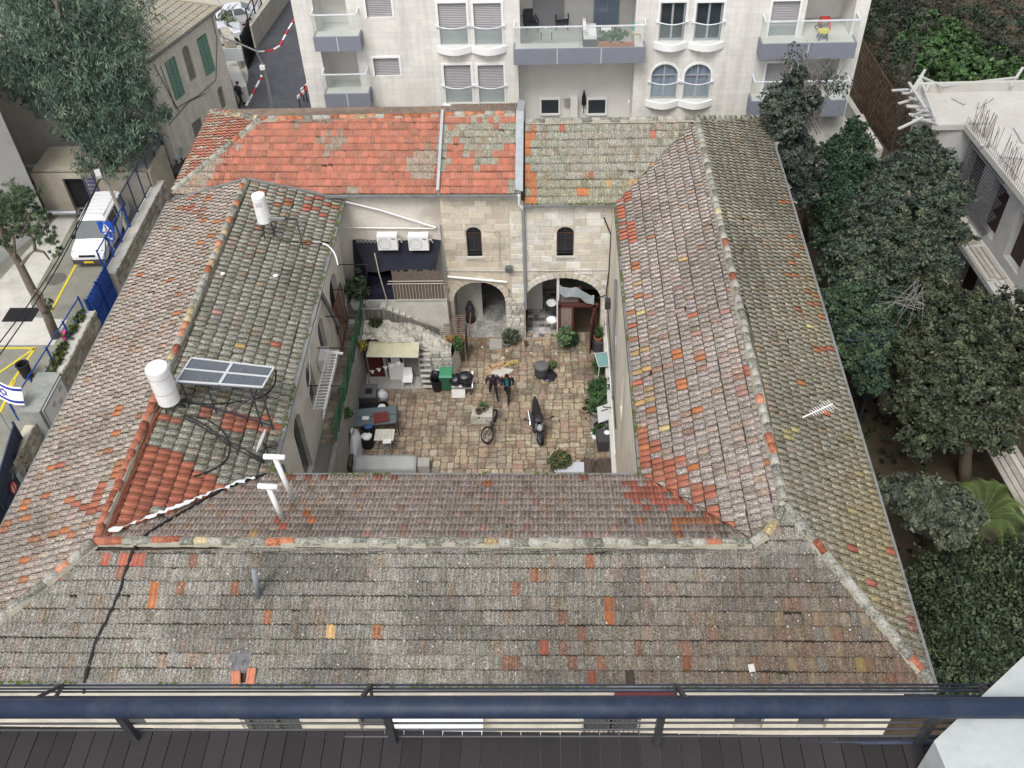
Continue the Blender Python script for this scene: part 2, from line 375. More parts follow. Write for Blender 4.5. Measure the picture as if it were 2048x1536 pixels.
def in_poly(px, py, poly):
    c = np.zeros(px.shape, bool); n = len(poly)
    for i in range(n):
        x1, y1 = poly[i]; x2, y2 = poly[(i + 1) % n]
        t = ((y1 > py) != (y2 > py)); xx = (x2 - x1) * (py - y1) / ((y2 - y1) + 1e-9) + x1
        c ^= t & (px < xx)
    return c
U8 = np.array([0, .13, .20, .43, .50, .63, .70, 1.04]); H8 = np.array([.042, .042, .002, .002, .042, .042, .002, .002])
TILE_W, TILE_E = .25, .385
ALLT = []        # (distance, slope, index)
SLOPES = {}
HOLES = [(482,1325,24,20), (1263,1349,11,9), (492,1352,10,8)]
def slope(key, E0, E1, poly, rise_pts, w=TILE_W, e=TILE_E):
    """tiles of one roof slope. poly: plan outline; rise_pts: (k0,k1) rise per metre of run at both ends of the eave"""
    E0 = np.array(E0, float); E1 = np.array(E1, float); u = E1 - E0; L = np.hypot(u[0], u[1]); u2 = u[:2] / L
    pts = np.array([p[:2] for p in poly], float); v2 = np.array([-u2[1], u2[0]])
    if ((pts.mean(0) - E0[:2]) @ v2) < 0: v2 = -v2
    S = (pts - E0[:2]) @ u2; T = (pts - E0[:2]) @ v2; k0, k1 = rise_pts; tmax = T.max()
    tt = np.linspace(0, tmax, 200); smin = np.full(200, 1e9); smax = np.full(200, -1e9); n = len(S)
    for i in range(n):
        s1, t1, s2, t2 = S[i], T[i], S[(i + 1) % n], T[(i + 1) % n]
        if abs(t1 - t2) < 1e-6: continue
        m = (tt >= min(t1, t2) - 1e-6) & (tt <= max(t1, t2) + 1e-6); x = s1 + (s2 - s1) * (tt - t1) / (t2 - t1)
        smin[m] = np.minimum(smin[m], x[m]); smax[m] = np.maximum(smax[m], x[m])
    kk = (k0 + k1) / 2; ca = 1 / math.hypot(1, kk); et = e * ca
    rows = int(math.ceil((tmax + .08) / et)); V = []; meta = []
    lo, hi = S.min(), S.max()
    for r in range(rows):
        t0 = -.07 + r * et; c0 = max(0, t0 + .4 * et)
        q_ = np.clip([t0, t0 + et * .5, t0 + et * 1.04], 0, tmax); a, b = np.interp(q_, tt, smin).min(), np.interp(q_, tt, smax).max()
        j0 = int(math.floor((a - lo) / w)) - 1; j1 = int(math.ceil((b - lo) / w)) + 1
        for j in range(j0, j1 + 1):
            s0 = lo + j * w + (.5 * w if r % 2 else 0) * 0.0
            if s0 + w < a - .02 or s0 > b + .02: continue
            meta.append((s0, t0, r))
    meta = np.array(meta); N = len(meta)
    js = nr.uniform(-.006, .006, N); jt = nr.normal(0, .0045, N) + (vnoise(meta[:, 0], meta[:, 1] * 9, 2.2, 5) - .5) * .035; jz = nr.uniform(-.002, .006, N); tw = nr.normal(0, .012, N)
    big = nr.rand(N) < .012; jt[big] -= nr.uniform(.02, .07, big.sum()); tw[big] += nr.normal(0, .05, big.sum())
    ss = np.zeros((N, 4, 8)); th = np.zeros((N, 4, 8)); hh = np.zeros((N, 4, 8))
    for q in range(4):          # 0 lower edge underside, 1 lower edge top, 2 upper edge top
        d = (0, 0, et * .88, et * 1.04)[q]
        ss[:, q] = meta[:, 0:1] + js[:, None] + U8 * w * 1.0 + tw[:, None] * (d if q > 1 else 0)
        th[:, q] = (meta[:, 1] + jt)[:, None] + d + tw[:, None] * (U8 - .5) * w * 2
        hh[:, q] = (H8 + (.066, .066, .012, .004)[q])[None, :] + jz[:, None] - (.062 if q == 0 else 0)
    sc_ = np.clip(ss, np.interp(np.clip(th, 0, tmax), tt, smin) - .0, np.interp(np.clip(th, 0, tmax), tt, smax) + .0)
    if True: th = np.minimum(th, tmax)
    x = E0[0] + u2[0] * sc_ + v2[0] * th; y = E0[1] + u2[1] * sc_ + v2[1] * th
    fr = np.clip(sc_ / L, -.3, 1.3); z = E0[2] + (E1[2] - E0[2]) * fr + (k0 + (k1 - k0) * fr) * th + hh
    P3 = np.stack([x, y, z], -1).reshape(N, 32, 3); cen = P3.mean(1)
    px, py, dep = PIX(cen)
    wdt = (sc_.max(2) - sc_.min(2)).max(1); keep = wdt > .03
    for hx, hy, rx, ry in HOLES:
        if key == 'front_outer': keep &= ~((abs(px - hx) < rx) & (abs(py - hy) < ry))
    # colours
    nn = vnoise(cen[:, 0], cen[:, 1], 1.4, 3); n2 = vnoise(cen[:, 0], cen[:, 1], .7, 9); rr = nr.rand(N)
    TN = dict(front_outer=(.315, .306, .290), front_inner=(.50, .41, .38), right_inner=(.48, .42, .41), right_outer=(.385, .36, .29), left_outer=(.50, .43, .40), left_inner=(.41, .41, .36), back_right=(.40, .395, .345), back_left=(.45, .36, .30), back_mid=(.41, .40, .34), hip_left=(.54, .41, .34), back_left_rear=(.66, .50, .42), back_mid_rear=(.6, .47, .4), back_right_rear=(.5, .48, .4))
    base = np.tile(np.array([TN.get(key, (.42, .40, .36))]), (N, 1)) * nr.uniform(.91, 1.09, (N, 1)) * (.86 + .28 * vnoise(cen[:, 0], cen[:, 1], 2.6, 31))[:, None]; old = np.clip(.97 + nr.normal(0, .10, N), .6, 1.15)
    pk = nr.rand(N)
    base[pk < .05] *= (1.05, .90, .86); base[(pk > .12) & (pk < .18)] *= (.72, .70, .62); base[(pk > .2) & (pk < .24)] *= (1.0, .8, .66)
    old[(pk < .07)] -= .15
    ms = vnoise(cen[:, 0], cen[:, 1], 3.3, 77); base *= np.where(ms > .68, .78, 1.0)[:, None]
    if key == 'right_outer':
        f = (np.exp(-((px - 1760) / 90) ** 2 - ((py - 1060) / 190) ** 2) * .75 + np.exp(-((px - 1650) / 60) ** 2 - ((py - 560) / 130) ** 2) * .5)[:, None]; base[:] = base * (1 - f) + np.array([.46, .38, .19]) * f
    if key == 'back_right': f = np.exp(-((py - 385) / 22) ** 2)[:, None] * .6; base[:] = base * (1 - f) + np.array([.34, .35, .21]) * f
    for cx, cy, rx, ry, pr, colr, od in PATCH.get(key, []):
        d2 = ((px - cx) / rx) ** 2 + ((py - cy) / ry) ** 2
        if pr >= 1:
            i = np.argmin(d2 + (~keep) * 99); m = np.zeros(N, bool)
            if d2[i] < 4: m[i] = True; near = (d2 < 1) & (nr.rand(N) < .6); m |= near
        elif key in ('back_left', 'back_mid'):
            m = (nn * .6 + n2 * .25 + rr * .15) > (.62 - pr * .30)
            m &= d2 < 1.6
        else:
            if pr < .65 and colr is not BRICK: pr *= .55; od += .12
            m = (d2 < 1) & (rr < pr * (1.15 - .5 * d2) * (.5 + 1.0 * n2))
        k = int(m.sum()); base[m] = np.array(colr) * nr.uniform(.82, 1.12, (k, 1)); old[m] = np.clip(od * nr.uniform(.6, 1.5, k), 0, .85)
        rr = nr.rand(N)
    if key == 'left_inner':
        m = in_poly(px, py, TRI) & (nr.rand(N) < .93); k = int(m.sum()); base[m] = np.array(BRICK) * nr.uniform(.8, 1.25, (k, 1)); old[m] = nr.uniform(0, .3, k)
    if key == 'right_inner':
        old -= .10 * vnoise(cen[:, 0], cen[:, 1], 2.5, 4)
    if key == 'front_outer':                      # the right half has lost most of its lichen
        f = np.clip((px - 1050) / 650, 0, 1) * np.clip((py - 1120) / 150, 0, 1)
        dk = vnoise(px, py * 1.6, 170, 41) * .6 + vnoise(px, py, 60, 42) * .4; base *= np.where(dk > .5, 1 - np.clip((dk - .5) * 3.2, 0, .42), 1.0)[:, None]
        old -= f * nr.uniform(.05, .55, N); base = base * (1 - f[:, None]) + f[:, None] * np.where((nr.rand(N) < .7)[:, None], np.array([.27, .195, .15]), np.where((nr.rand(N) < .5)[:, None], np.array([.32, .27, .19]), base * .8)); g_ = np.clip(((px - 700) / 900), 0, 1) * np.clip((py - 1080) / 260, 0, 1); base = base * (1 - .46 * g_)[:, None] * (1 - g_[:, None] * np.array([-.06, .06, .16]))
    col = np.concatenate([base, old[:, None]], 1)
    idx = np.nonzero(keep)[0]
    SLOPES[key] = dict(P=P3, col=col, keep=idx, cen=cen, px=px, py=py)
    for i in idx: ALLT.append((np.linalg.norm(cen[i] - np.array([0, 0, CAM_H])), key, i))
    # boarding under the tiles
    def zz(s, t): f = min(max(s / L, -.3), 1.3); return E0[2] + (E1[2] - E0[2]) * f + (k0 + (k1 - k0) * f) * t
    top = [(pts[i][0], pts[i][1], zz(S[i], T[i]) - .035) for i in range(n)]
    m = MB(); m.add(top + [(p[0], p[1], p[2] - .12) for p in top], [tuple(range(n)), tuple(range(2 * n - 1, n - 1, -1))] + [(i, n + i, n + (i + 1) % n, (i + 1) % n) for i in range(n)])
    o = m.build('roof_slope', mat('roof_boards', (.05, .04, .032), .95), house)
    SLOPES[key]['obj'] = o
    return o
ZR, ZF, ZL = 9.9, 9.45, 9.45
slope('front_outer', (-16.8, 12.4, 7.9), (9.85, 12.45, 7.9), [(-16.8, 12.4), (9.85, 12.45), (6.5, 16.75), (5.7, 15.75), (-12.8, 15.75)], (.463, .463))
slope('front_inner', (-9.05, 19.45, 7.9), (2.95, 19.45, 7.9), [(-9.05, 19.45), (2.95, 19.45), (5.7, 15.75), (-12.8, 15.75)], (.419, .419))
slope('right_inner', (2.95, 19.45, 7.9), (2.95, 34.9, 7.9), [(2.95, 19.45), (5.7, 15.75), (6.5, 16.75), (6.5, 38.2), (2.95, 34.9)], (.563, .563))
slope('right_outer', (9.85, 12.45, 7.9), (10.35, 41.9, 7.9), [(9.85, 12.45), (10.35, 41.9), (6.5, 38.2), (6.5, 16.75)], (.60, .523))
slope('left_outer', (-16.8, 12.4, 7.9), (-16.75, 35.25, 7.9), [(-16.8, 12.4), (-16.75, 35.25), (-12.8, 34.4), (-12.8, 15.75)], (.3875, .3925))
slope('left_inner', (-9.05, 19.45, 7.9), (-9.15, 35.25, 7.95), [(-9.05, 19.45), (-9.15, 35.25), (-12.8, 34.4), (-12.8, 15.75)], (.413, .413), w=.27)
slope('back_left', (-16.53, 35.35, 8.35), (-4.8, 35.1, 8.35), [(-16.53, 35.35), (-4.8, 35.1), (-4.8, 39.0), (-13.1, 38.9)], (.415, .40))
slope('hip_left', (-16.53, 35.35, 8.35), (-16.65, 42.6, 8.35), [(-16.53, 35.35), (-16.65, 42.6), (-13.1, 38.9)], (.43, .43))
slope('back_left_rear', (-16.65, 42.6, 8.35), (-4.8, 42.6, 8.35), [(-16.65, 42.6), (-4.8, 42.6), (-4.8, 39.0), (-13.1, 38.9)], (.41, .41))
slope('back_mid', (-4.7, 34.8, 8.55), (-1.45, 34.75, 8.55), [(-4.7, 34.8), (-1.45, 34.75), (-1.45, 38.8), (-4.7, 38.8)], (.36, .36))
slope('back_mid_rear', (-4.7, 42.4, 8.55), (-1.45, 42.4, 8.55), [(-4.7, 42.4), (-1.45, 42.4), (-1.45, 38.8), (-4.7, 38.8)], (.40, .40))
slope('back_right', (-1.05, 34.9, 7.9), (2.95, 34.9, 7.9), [(-1.05, 34.9), (2.95, 34.9), (6.5, 38.2), (-1.05, 38.2)], (.606, .606))
slope('back_right_rear', (-1.05, 41.9, 7.9), (10.35, 41.9, 7.9), [(-1.05, 41.9), (10.35, 41.9), (6.5, 38.2), (-1.05, 38.2)], (.54, .54))
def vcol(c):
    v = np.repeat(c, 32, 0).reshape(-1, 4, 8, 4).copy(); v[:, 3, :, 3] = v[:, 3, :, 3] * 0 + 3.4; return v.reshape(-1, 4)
TF = np.array([(q * 8 + i, q * 8 + i + 1, (q + 1) * 8 + i + 1, (q + 1) * 8 + i) for q in range(3) for i in range(7)])
XS = ('right_inner', 'right_outer', 'left_inner', 'left_outer', 'hip_left'); ALLT.sort(key=lambda a: a[0]); single = {}
for d, key, i in ALLT:
    if len(single) >= 300: break
    D = SLOPES[key]
    if -10 < D['px'][i] < 2058 and D['py'][i] < 1358: single[(key, i)] = 1
for key, D in SLOPES.items():
    off = np.array(wloc(D['obj'])); rest = []
    for i in D['keep']:
        if (key, i) in single:
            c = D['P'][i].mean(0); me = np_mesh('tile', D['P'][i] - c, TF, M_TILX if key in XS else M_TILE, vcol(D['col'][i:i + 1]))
            link('tile', me, D['obj'], tuple(c - off))
        else: rest.append(i)
    n = len(rest); V = D['P'][rest].reshape(-1, 3) - off; F = (TF[None] + (np.arange(n) * 32)[:, None, None]).reshape(-1, 4)
    if n:
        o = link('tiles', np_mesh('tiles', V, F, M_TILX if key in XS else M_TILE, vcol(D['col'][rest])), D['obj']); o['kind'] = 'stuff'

# ridge and hip tiles: half-round, bedded in pale mortar
def ridge_mesh(name, L=.40, r=.135):
    m = MB(); K = 7; vs = []
    for q, (x, rr) in enumerate(((0, r), (L * 1.08, r * .9))):
        for s_ in (0, 1):
            for i in range(K + 1):
                a = math.pi * i / K; q2 = rr - s_ * .02; vs.append((x, q2 * math.cos(a), q2 * math.sin(a)))
    n = K + 1; fs = []
    for i in range(K): fs += [(i, i + 1, 2 * n + i + 1, 2 * n + i), (n + i + 1, n + i, 3 * n + i, 3 * n + i + 1), (i + 1, i, n + i, n + i + 1), (2 * n + i, 2 * n + i + 1, 3 * n + i + 1, 3 * n + i)]
    m.add(vs, fs); return m
def ridge_mat(name, c1, c2):
    s = NT(name); v = s.coord('world'); oi = s.n('ShaderNodeObjectInfo')
    n1 = s.noise(v, 14, 4, .75); f = s.math('ADD', n1, s.math('MULTIPLY', s.math('SUBTRACT', oi.outputs['Random'], .5), .22))
    c = s.ramp(f, [(.38, tuple(q * .45 for q in c1)), (.5, c1), (.64, c2)]); s.bump(n1, .5, .02); return s.done(c, .9, 0, .2)
RG = ridge_mat('ridge_grey', (.27, .265, .225), (.40, .385, .34)); RO = ridge_mat('ridge_orange', (.46, .17, .09), (.50, .28, .18)); RB = ridge_mat('ridge_brick', (.34, .115, .07), (.40, .17, .11)); RY = ridge_mat('ridge_ochre', (.46, .36, .20), (.52, .45, .3))
RM = {}
for k_, m_ in (('g', RG), ('o', RO), ('b', RB), ('y', RY)): RM[k_] = ridge_mesh('r').mesh('ridge_tile', m_, smooth=True)
mort = MB()
def ridge(parent_key, a, b, probs, L=.40, fn=None):
    a = Vector(a); b = Vector(b); par = SLOPES[parent_key]['obj']; off = wloc(par); d = b - a; n = int(d.length / L); d.normalize()
    # mortar bed under the caps
    side = d.cross(Vector((0, 0, 1))).normalized(); up = side.cross(d).normalized(); kk = n + 1
    for i in range(n):
        p = a + (b - a) * (i / n); q = a + (b - a) * ((i + 1) / n); w1 = .150 + rnd.uniform(-.02, .02)
        mort.add([p - side * w1 - up * .05, p - side * w1 * .7 + up * .085, p + side * w1 * .7 + up * .085, p + side * w1 - up * .05, q - side * w1 - up * .05, q - side * w1 * .7 + up * .085, q + side * w1 * .7 + up * .085, q + side * w1 - up * .05],
                 [(0, 1, 5, 4), (1, 2, 6, 5), (2, 3, 7, 6), (0, 3, 2, 1), (4, 5, 6, 7)])
    for i in range(n):
        p = a + (b - a) * (i / n); k = fn(i / n) if fn else rnd.choices('goby', probs)[0]
        o = link('ridge_tile', RM[k], par); rot = Matrix((d, -side, up)).transposed().to_quaternion()
        o.rotation_mode = 'QUATERNION'; o.rotation_quaternion = rot @ Matrix.Rotation(rnd.gauss(0, .03), 3, 'Z').to_quaternion()
        o.location = p - off + up * rnd.uniform(.01, .03) + side * rnd.gauss(0, .012)
T_ = .05
ridge('front_outer', (-12.8, 15.75, ZF + T_), (5.5, 15.75, ZF + T_), (.82, .08, .06, .04), fn=lambda f: ('b' if rnd.random() < .6 else 'g') if f < .12 else rnd.choices('goby', (.84, .06, .05, .05))[0])
pts_ = [(5.5, 15.75, ZF), (5.9, 15.95, 9.6), (6.2, 16.3, 9.75), (6.5, 16.8, ZR)]
for p_, q_ in zip(pts_, pts_[1:]): ridge('front_outer', (p_[0], p_[1], p_[2] + T_), (q_[0], q_[1], q_[2] + T_), (.5, .25, .1, .15), L=.36)
ridge('front_outer', (6.5, 16.75, ZR + T_), (9.85, 12.45, 7.95), (.9, .05, .03, .02), fn=lambda f: 'b' if .17 < f < .25 or .8 < f < .88 else 'g')
ridge('right_outer', (6.5, 38.1, ZR + T_), (6.5, 16.9, ZR + T_), (.8, .1, .06, .04), fn=lambda f: 'b' if .42 < f < .44 or .50 < f < .52 else rnd.choices('goby', (.84, .08, .04, .04))[0])
ridge('left_outer', (-12.8, 34.4, ZL + T_), (-12.8, 15.9, ZL + T_), (.5, .4, .1, 0), fn=lambda f: 'b' if f > .68 else rnd.choices('goby', (.45, .3, .05, .2))[0])
ridge('left_outer', (-12.8, 15.7, ZF + T_), (-16.75, 12.45, 7.95), (.9, .1, 0, 0))
ridge('back_left', (-13.1, 38.9, 9.87), (-4.95, 39.0, 9.87), (.35, .5, .1, .05), fn=lambda f: rnd.choices('goby', (.25, .6, .1, .05))[0])
ridge('back_left', (-13.05, 38.9, 9.87), (-16.5, 35.4, 8.4), (.6, .3, 0, .1))
ridge('hip_left', (-13.15, 38.95, 9.87), (-16.6, 42.55, 8.4), (.6, .3, 0, .1))
ridge('back_mid', (-4.65, 38.8, 10.02), (-1.5, 38.8, 10.02), (.3, .6, .1, 0))
ridge('back_right', (-1.0, 38.2, ZR + T_), (6.4, 38.2, ZR + T_), (.9, .05, 0, .05))
ridge('right_outer', (6.55, 38.25, ZR + T_), (10.3, 41.85, 7.95), (1, 0, 0, 0))
mort.build('ridge_mortar', mat('ridge_mortar', (.36, .34, .27), .95, .25, 6, bump=.6, dirt=(.17, .17, .1), dscale=3), house, kind='stuff')
# smear of new white cement in the left valley
vm = MB(); va, vb = Vector((-9.35, 19.2, 8.22)), Vector((-12.5, 16.05, 9.54)); prev = None
for i in range(46):
    f = i / 45; p = va.lerp(vb, f); w1 = rnd.uniform(.04, .15) * (1 if rnd.random() > .3 else .15); d_ = Vector((.7, -.7, 0)); p = p + d_ * rnd.uniform(-.06, .06); nxt = (p - d_ * w1 * rnd.random() + Vector((0, 0, .05)), p + d_ * w1 + Vector((0, 0, .05)))
    if prev: vm.quad(prev[0], prev[1], nxt[1], nxt[0])
    prev = nxt
vm.build('valley_cement', mat('white_cement', (.70, .72, .73), .7, .1, 5), house)

# gutters and eaves
def gutter(a, b, mossy=False, w=.14):
    m = MB(); m.bar(Vector(a) + Vector((0, 0, -.06)), Vector(b) + Vector((0, 0, -.06)), w, .10); m.build('gutter', GUTTER, house)
    if mossy:
        a = Vector(a); b = Vector(b); n = int((b - a).length / .12); k = MB()
        for i in range(n):
            if vnoise(i * .12, 3, 1.1, 8) < .38: continue
            p = a.lerp(b, (i + rnd.random()) / n); k.ball(p + Vector((rnd.uniform(-.04, .04), rnd.uniform(-.05, .05), rnd.uniform(-.01, .03))), rnd.uniform(.03, .075), 6, 4, .3, (1, 1, .55))
        k.build('gutter_moss', MOSS, house, kind='stuff')
gutter((-16.8, 12.28, 7.9), (9.95, 12.33, 7.9), True); gutter((-9.0, 19.56, 7.92), (2.85, 19.56, 7.92), True)
gutter((2.85, 19.5, 7.9), (2.85, 34.8, 7.9), True); gutter((-8.93, 19.6, 7.92), (-9.03, 35.2, 7.97), True, .2)
gutter((9.95, 12.3, 7.9), (10.48, 42, 7.9)); gutter((-16.92, 12.3, 7.9), (-16.86, 35.4, 7.9))
gutter((-16.4, 35.2, 8.3), (-4.75, 34.98, 8.3)); gutter((-4.75, 34.68, 8.5), (-1.4, 34.62, 8.5)); gutter((-1.1, 34.78, 7.9), (2.8, 34.78, 7.9), True, .2)
# flat metal flashing on the party walls between the rear roofs
m = MB(); m.add([(-1.45, 34.7, 8.72), (-1.12, 34.7, 8.62), (-1.12, 38.8, 10.12), (-1.45, 38.8, 10.2), (-1.12, 34.7, 7.7), (-1.12, 38.8, 9.2), (-1.12, 42.3, 8.8), (-1.45, 42.3, 8.9), (-1.12, 42.3, 7.9)], [(0, 1, 2, 3), (1, 4, 5, 2), (3, 2, 6, 7), (2, 5, 8, 6)])
m.build('wall_flashing', mat('grey_flashing', (.40, .43, .45), .45, .2, 3, metal=.2), house)
m = MB(); m.bar((-4.75, 34.7, 8.62), (-4.75, 38.9, 10.12), .12, .3); m.build('wall_flashing', mat('grey_flashing', ()), house)
m = MB(); m.bar((-16.6, 35.28, 8.05), (-12.8, 34.55, 9.5), .16, .06); m.bar((-12.8, 34.55, 9.5), (-9.2, 35.25, 8.05), .16, .06); m.build('wall_flashing', GUTTER, house)

# outer and courtyard walls
W = MB()
fw_ops = []
for px in ((1500, 1437), (1628, 1437), (1197, 1447), (1247, 1447), (520, 1447), (573, 1447), (745, 1440), (260, 1437)):
    c = PY(px[0], px[1], 12.75); fw_ops.append((c.x + 16.4 - .42, c.x + 16.4 + .42, c.z - .75, c.z + .75))
wall(W, (-16.4, 12.75, 0), (1, 0, 0), (0, -1, 0), 25.9, 7.95, fw_ops, .3)
wall(W, (9.5, 12.75, 0), (.5 / 29, 1, 0), (1, 0, 0), 28.8, 7.95, [(k * 3.4 + 1.5, k * 3.4 + 2.4, 4.5, 6.4, .3) for k in range(8)], .3)
wall(W, (-16.4, 42.2, 0), (0, -1, 0), (-1, 0, 0), 29.45, 7.95, [(k * 3.2 + 1.5, k * 3.2 + 2.4, 4.5, 6.4, .3) for k in range(8)], .3)
wall(W, (9.9, 41.6, 0), (-1, 0, 0), (0, 1, 0), 26.3, 8.2, (), .3)
W.build('outer_wall', STONE, house)
for o_ in fw_ops:
    m = MB(); x0, x1, z0, z1 = o_; m.box(x0 - 16.4, 12.95, z0, x1 - 16.4, 12.98, z1); m.build('window', DGLASS, house)
# courtyard: left wing wall
W = MB(); XL = -9.5
def yl(py_, z): return PX(0, 0, XL)
lw_ops = []
for (a, b) in (((667, 578), (672, 600)), ((636, 662), (655, 732)), ((617, 730), (633, 805)), ((603, 800), (628, 866)), ((583, 872), (600, 935))):
    p = PX(a[0], a[1], XL); q = PX(b[0], b[1], XL); yc = (p.y + q.y) / 2
    lw_ops.append((35.3 - yc - .5, 35.3 - yc + .5, max(2.6, min(p.z, q.z)), min(6.9, max(p.z, q.z)), .45))
lw_ops = [(5.3, 6.3, 3.7, 5.8, .45), (8.0, 9.0, 3.7, 5.8, .45), (10.6, 11.7, 2.3, 5.6, .5), (13.3, 14.3, 3.7, 5.8, .45)]
wall(W, (XL, 35.4, 0), (0, -1, 0), (1, 0, 0), 15.9, 7.95, lw_ops + [(2.0, 3.6, 2.3, 5.7, .7)], .3)
W.build('courtyard_wall', PLASTER, house)
for a, b, c, d, r in lw_ops:
    arch_pane((XL, 35.4, 0), (0, -1, 0), (1, 0, 0), a, b, c, d, r, .18).build('window', DGLASS, house)
arch_pane((XL, 35.4, 0), (0, -1, 0), (1, 0, 0), 2.0, 3.6, 2.3, 5.7, .7, .25).build('doorway', DARK, house)
# courtyard: right wing wall
W = MB(); rw = [(2.3, 3.1, 4.3, 6.3, .4), (6.3, 7.1, 4.3, 6.3, .4), (10.4, 11.2, 4.3, 6.3, .4)]
wall(W, (2.75, 19.0, 0), (0, 1, 0), (-1, 0, 0), 16.1, 7.95, rw, .3)
W.build('courtyard_wall', mat('ochre_render', (.70, .64, .53), .9, .14, .8, bump=.25, dirt=(.46, .40, .31), dscale=.5, stretch=(1, 1, .35)), house)
for a, b, c, d, r in rw: arch_pane((2.75, 19.0, 0), (0, 1, 0), (-1, 0, 0), a, b, c, d, r, .15).build('window', DGLASS, house)
W = MB(); wall(W, (3, 19.1, 0), (-1, 0, 0), (0, 1, 0), 12.5, 7.9, (), .3); W.build('courtyard_wall', PLASTER, house)

# ---- rear courtyard walls with their arches
YB = 35.0
opsM = [(1.03, 1.71, 5.0, 6.6, .3), (.2, 2.65, 0, 3.55, 1.15)]      # u from x=-4.75
opsR = [(1.54, 2.29, 5.0, 6.56, .3), (.04, 3.62, 0, 3.75, 1.35)]    # u from x=-1.2
W = MB(); wall(W, (-4.75, YB, 0), (1, 0, 0), (0, -1, 0), 3.55, 8.6, opsM, .45); W.build('courtyard_wall', MORTAR, house)
W = MB(); wall(W, (-1.2, YB, 0), (1, 0, 0), (0, -1, 0), 3.95, 7.95, opsR, .45); W.build('courtyard_wall', MORTAR, house)
W = MB(); wall(W, (-9.6, 35.4, 0), (1, 0, 0), (0, -1, 0), 4.85, 8.4, [(.9, 3.6, 3.0, 5.7, .5)], .4); W.quad((-4.75, 35, 0), (-4.75, 35.4, 0), (-4.75, 35.4, 8.5), (-4.75, 35, 8.5)); W.build('courtyard_wall', PLASTER, house)
BLK = [0]
def colored_box(name, c, vs, fs, col, mat_, parent):
    c = Vector(c); me = bpy.data.meshes.new(name); me.from_pydata([tuple(Vector(v) - c) for v in vs], [], fs); me.update()
    a = me.color_attributes.new('tc', 'FLOAT_COLOR', 'POINT'); a.data.foreach_set('color', list((*col, 1)) * len(vs)); me.materials.append(mat_)
    return link(name, me, parent, tuple(c - wloc(parent)))
BF = [(4, 5, 6, 7), (0, 1, 5, 4), (1, 2, 6, 5), (2, 3, 7, 6), (3, 0, 4, 7)]
def blocks(x0, x1, z0, z1, y, ops, seed, tone, hole):
    r = random.Random(seed); z = z0
    while z < z1 - .1:
        h = r.choice((.29, .31, .34, .36)); h = min(h, z1 - z); x = x0 + (0 if r.random() < .5 else -.25)
        while x < x1 - .02:
            w = r.uniform(.42, .9); a, b = max(x, x0), min(x + w, x1); x += w
            if x1 - b < .15: b = x1; x = x1
            segs = [(a, b)]
            for oa, ob, oc, od, rise in ops:
                oa -= .02; ob += .02
                if z + h * .5 < oc or z + h * .5 > od + .05: continue
                zt = od - rise; hw = (ob - oa) / 2; cx = (oa + ob) / 2; ring = .32 if rise > .8 else .04
                if z + h * .2 > zt: q = min(1, (z + h * .2 - zt) / (rise + ring)); k = (hw + ring) * math.sqrt(max(0, 1 - q * q))
                else: k = hw
                ns = []
                for s0, s1 in segs:
                    if s1 <= cx - k or s0 >= cx + k: ns.append((s0, s1)); continue
                    if s0 < cx - k: ns.append((s0, cx - k))
                    if s1 > cx + k: ns.append((cx + k, s1))
                segs = ns
            for s0, s1 in segs:
                if s1 - s0 < .07: continue
                g = .009; p = r.uniform(.010, .034); j = lambda: r.uniform(-.004, .004)
                X0, X1, Z0, Z1 = s0 + g, s1 - g, z + g, z + h - g
                vs = [(X0, y, Z0), (X1, y, Z0), (X1, y, Z1), (X0, y, Z1), (X0 + .008 + j(), y - p + j(), Z0 + .008), (X1 - .008, y - p + j(), Z0 + .008 + j()), (X1 - .008 + j(), y - p + j(), Z1 - .008), (X0 + .008, y - p + j(), Z1 - .008 + j())]
                t = r.choice(tone); q = r.uniform(.88, 1.1)
                colored_box('stone', ((s0 + s1) / 2, y, z + h / 2), vs, BF, tuple(c * q for c in t), M_BLOCK, house); BLK[0] += 1
        z += h
TM = [(.63, .56, .45), (.61, .54, .43), (.66, .60, .50), (.62, .55, .43), (.68, .64, .56), (.58, .51, .41)]
TR = [(.68, .64, .56), (.66, .61, .52), (.70, .68, .61), (.63, .58, .48), (.72, .70, .65)]
AB = lambda ops, x: [(x + a, x + b, c, d, r) for a, b, c, d, r in ops]
blocks(-4.75, -1.78, 0.0, 8.45, YB, AB(opsM, -4.75), 1, TM, 0)
blocks(-1.78, -1.2, 0.0, 8.45, YB, AB(opsM, -4.75), 2, TR, 0)
blocks(-1.2, 2.74, 0.0, 7.8, YB, AB(opsR, -1.2), 3, TR, 0)
def voussoirs(cx, hw, zs, rise, n, y, ring=.3, tone=TR):
    for i in range(n):
        a0 = math.pi * i / n + .012; a1 = math.pi * (i + 1) / n - .012; vs = []
        for yy, sh in ((y, 0), (y - .045, .01)):
            for a, q in ((a0, 0), (a1, 0), (a1, ring), (a0, ring)):
                vs.append((cx - (hw + q) * math.cos(a), yy, zs + (rise + q) * math.sin(a)))
        t = rnd.choice(tone); c = (cx - (hw + .1) * math.cos((a0 + a1) / 2), y, zs + (rise + .1) * math.sin((a0 + a1) / 2))
        colored_box('arch_stone', c, vs, BF + [(0, 3, 2, 1)], tuple(np.array(t) * rnd.uniform(.93, 1.07)), M_BLOCK, house)
voussoirs(-4.75 + 1.425, 1.225, 2.40, 1.15, 15, YB, .3, TM); voussoirs(-1.2 + 1.83, 1.79, 2.40, 1.35, 21, YB)
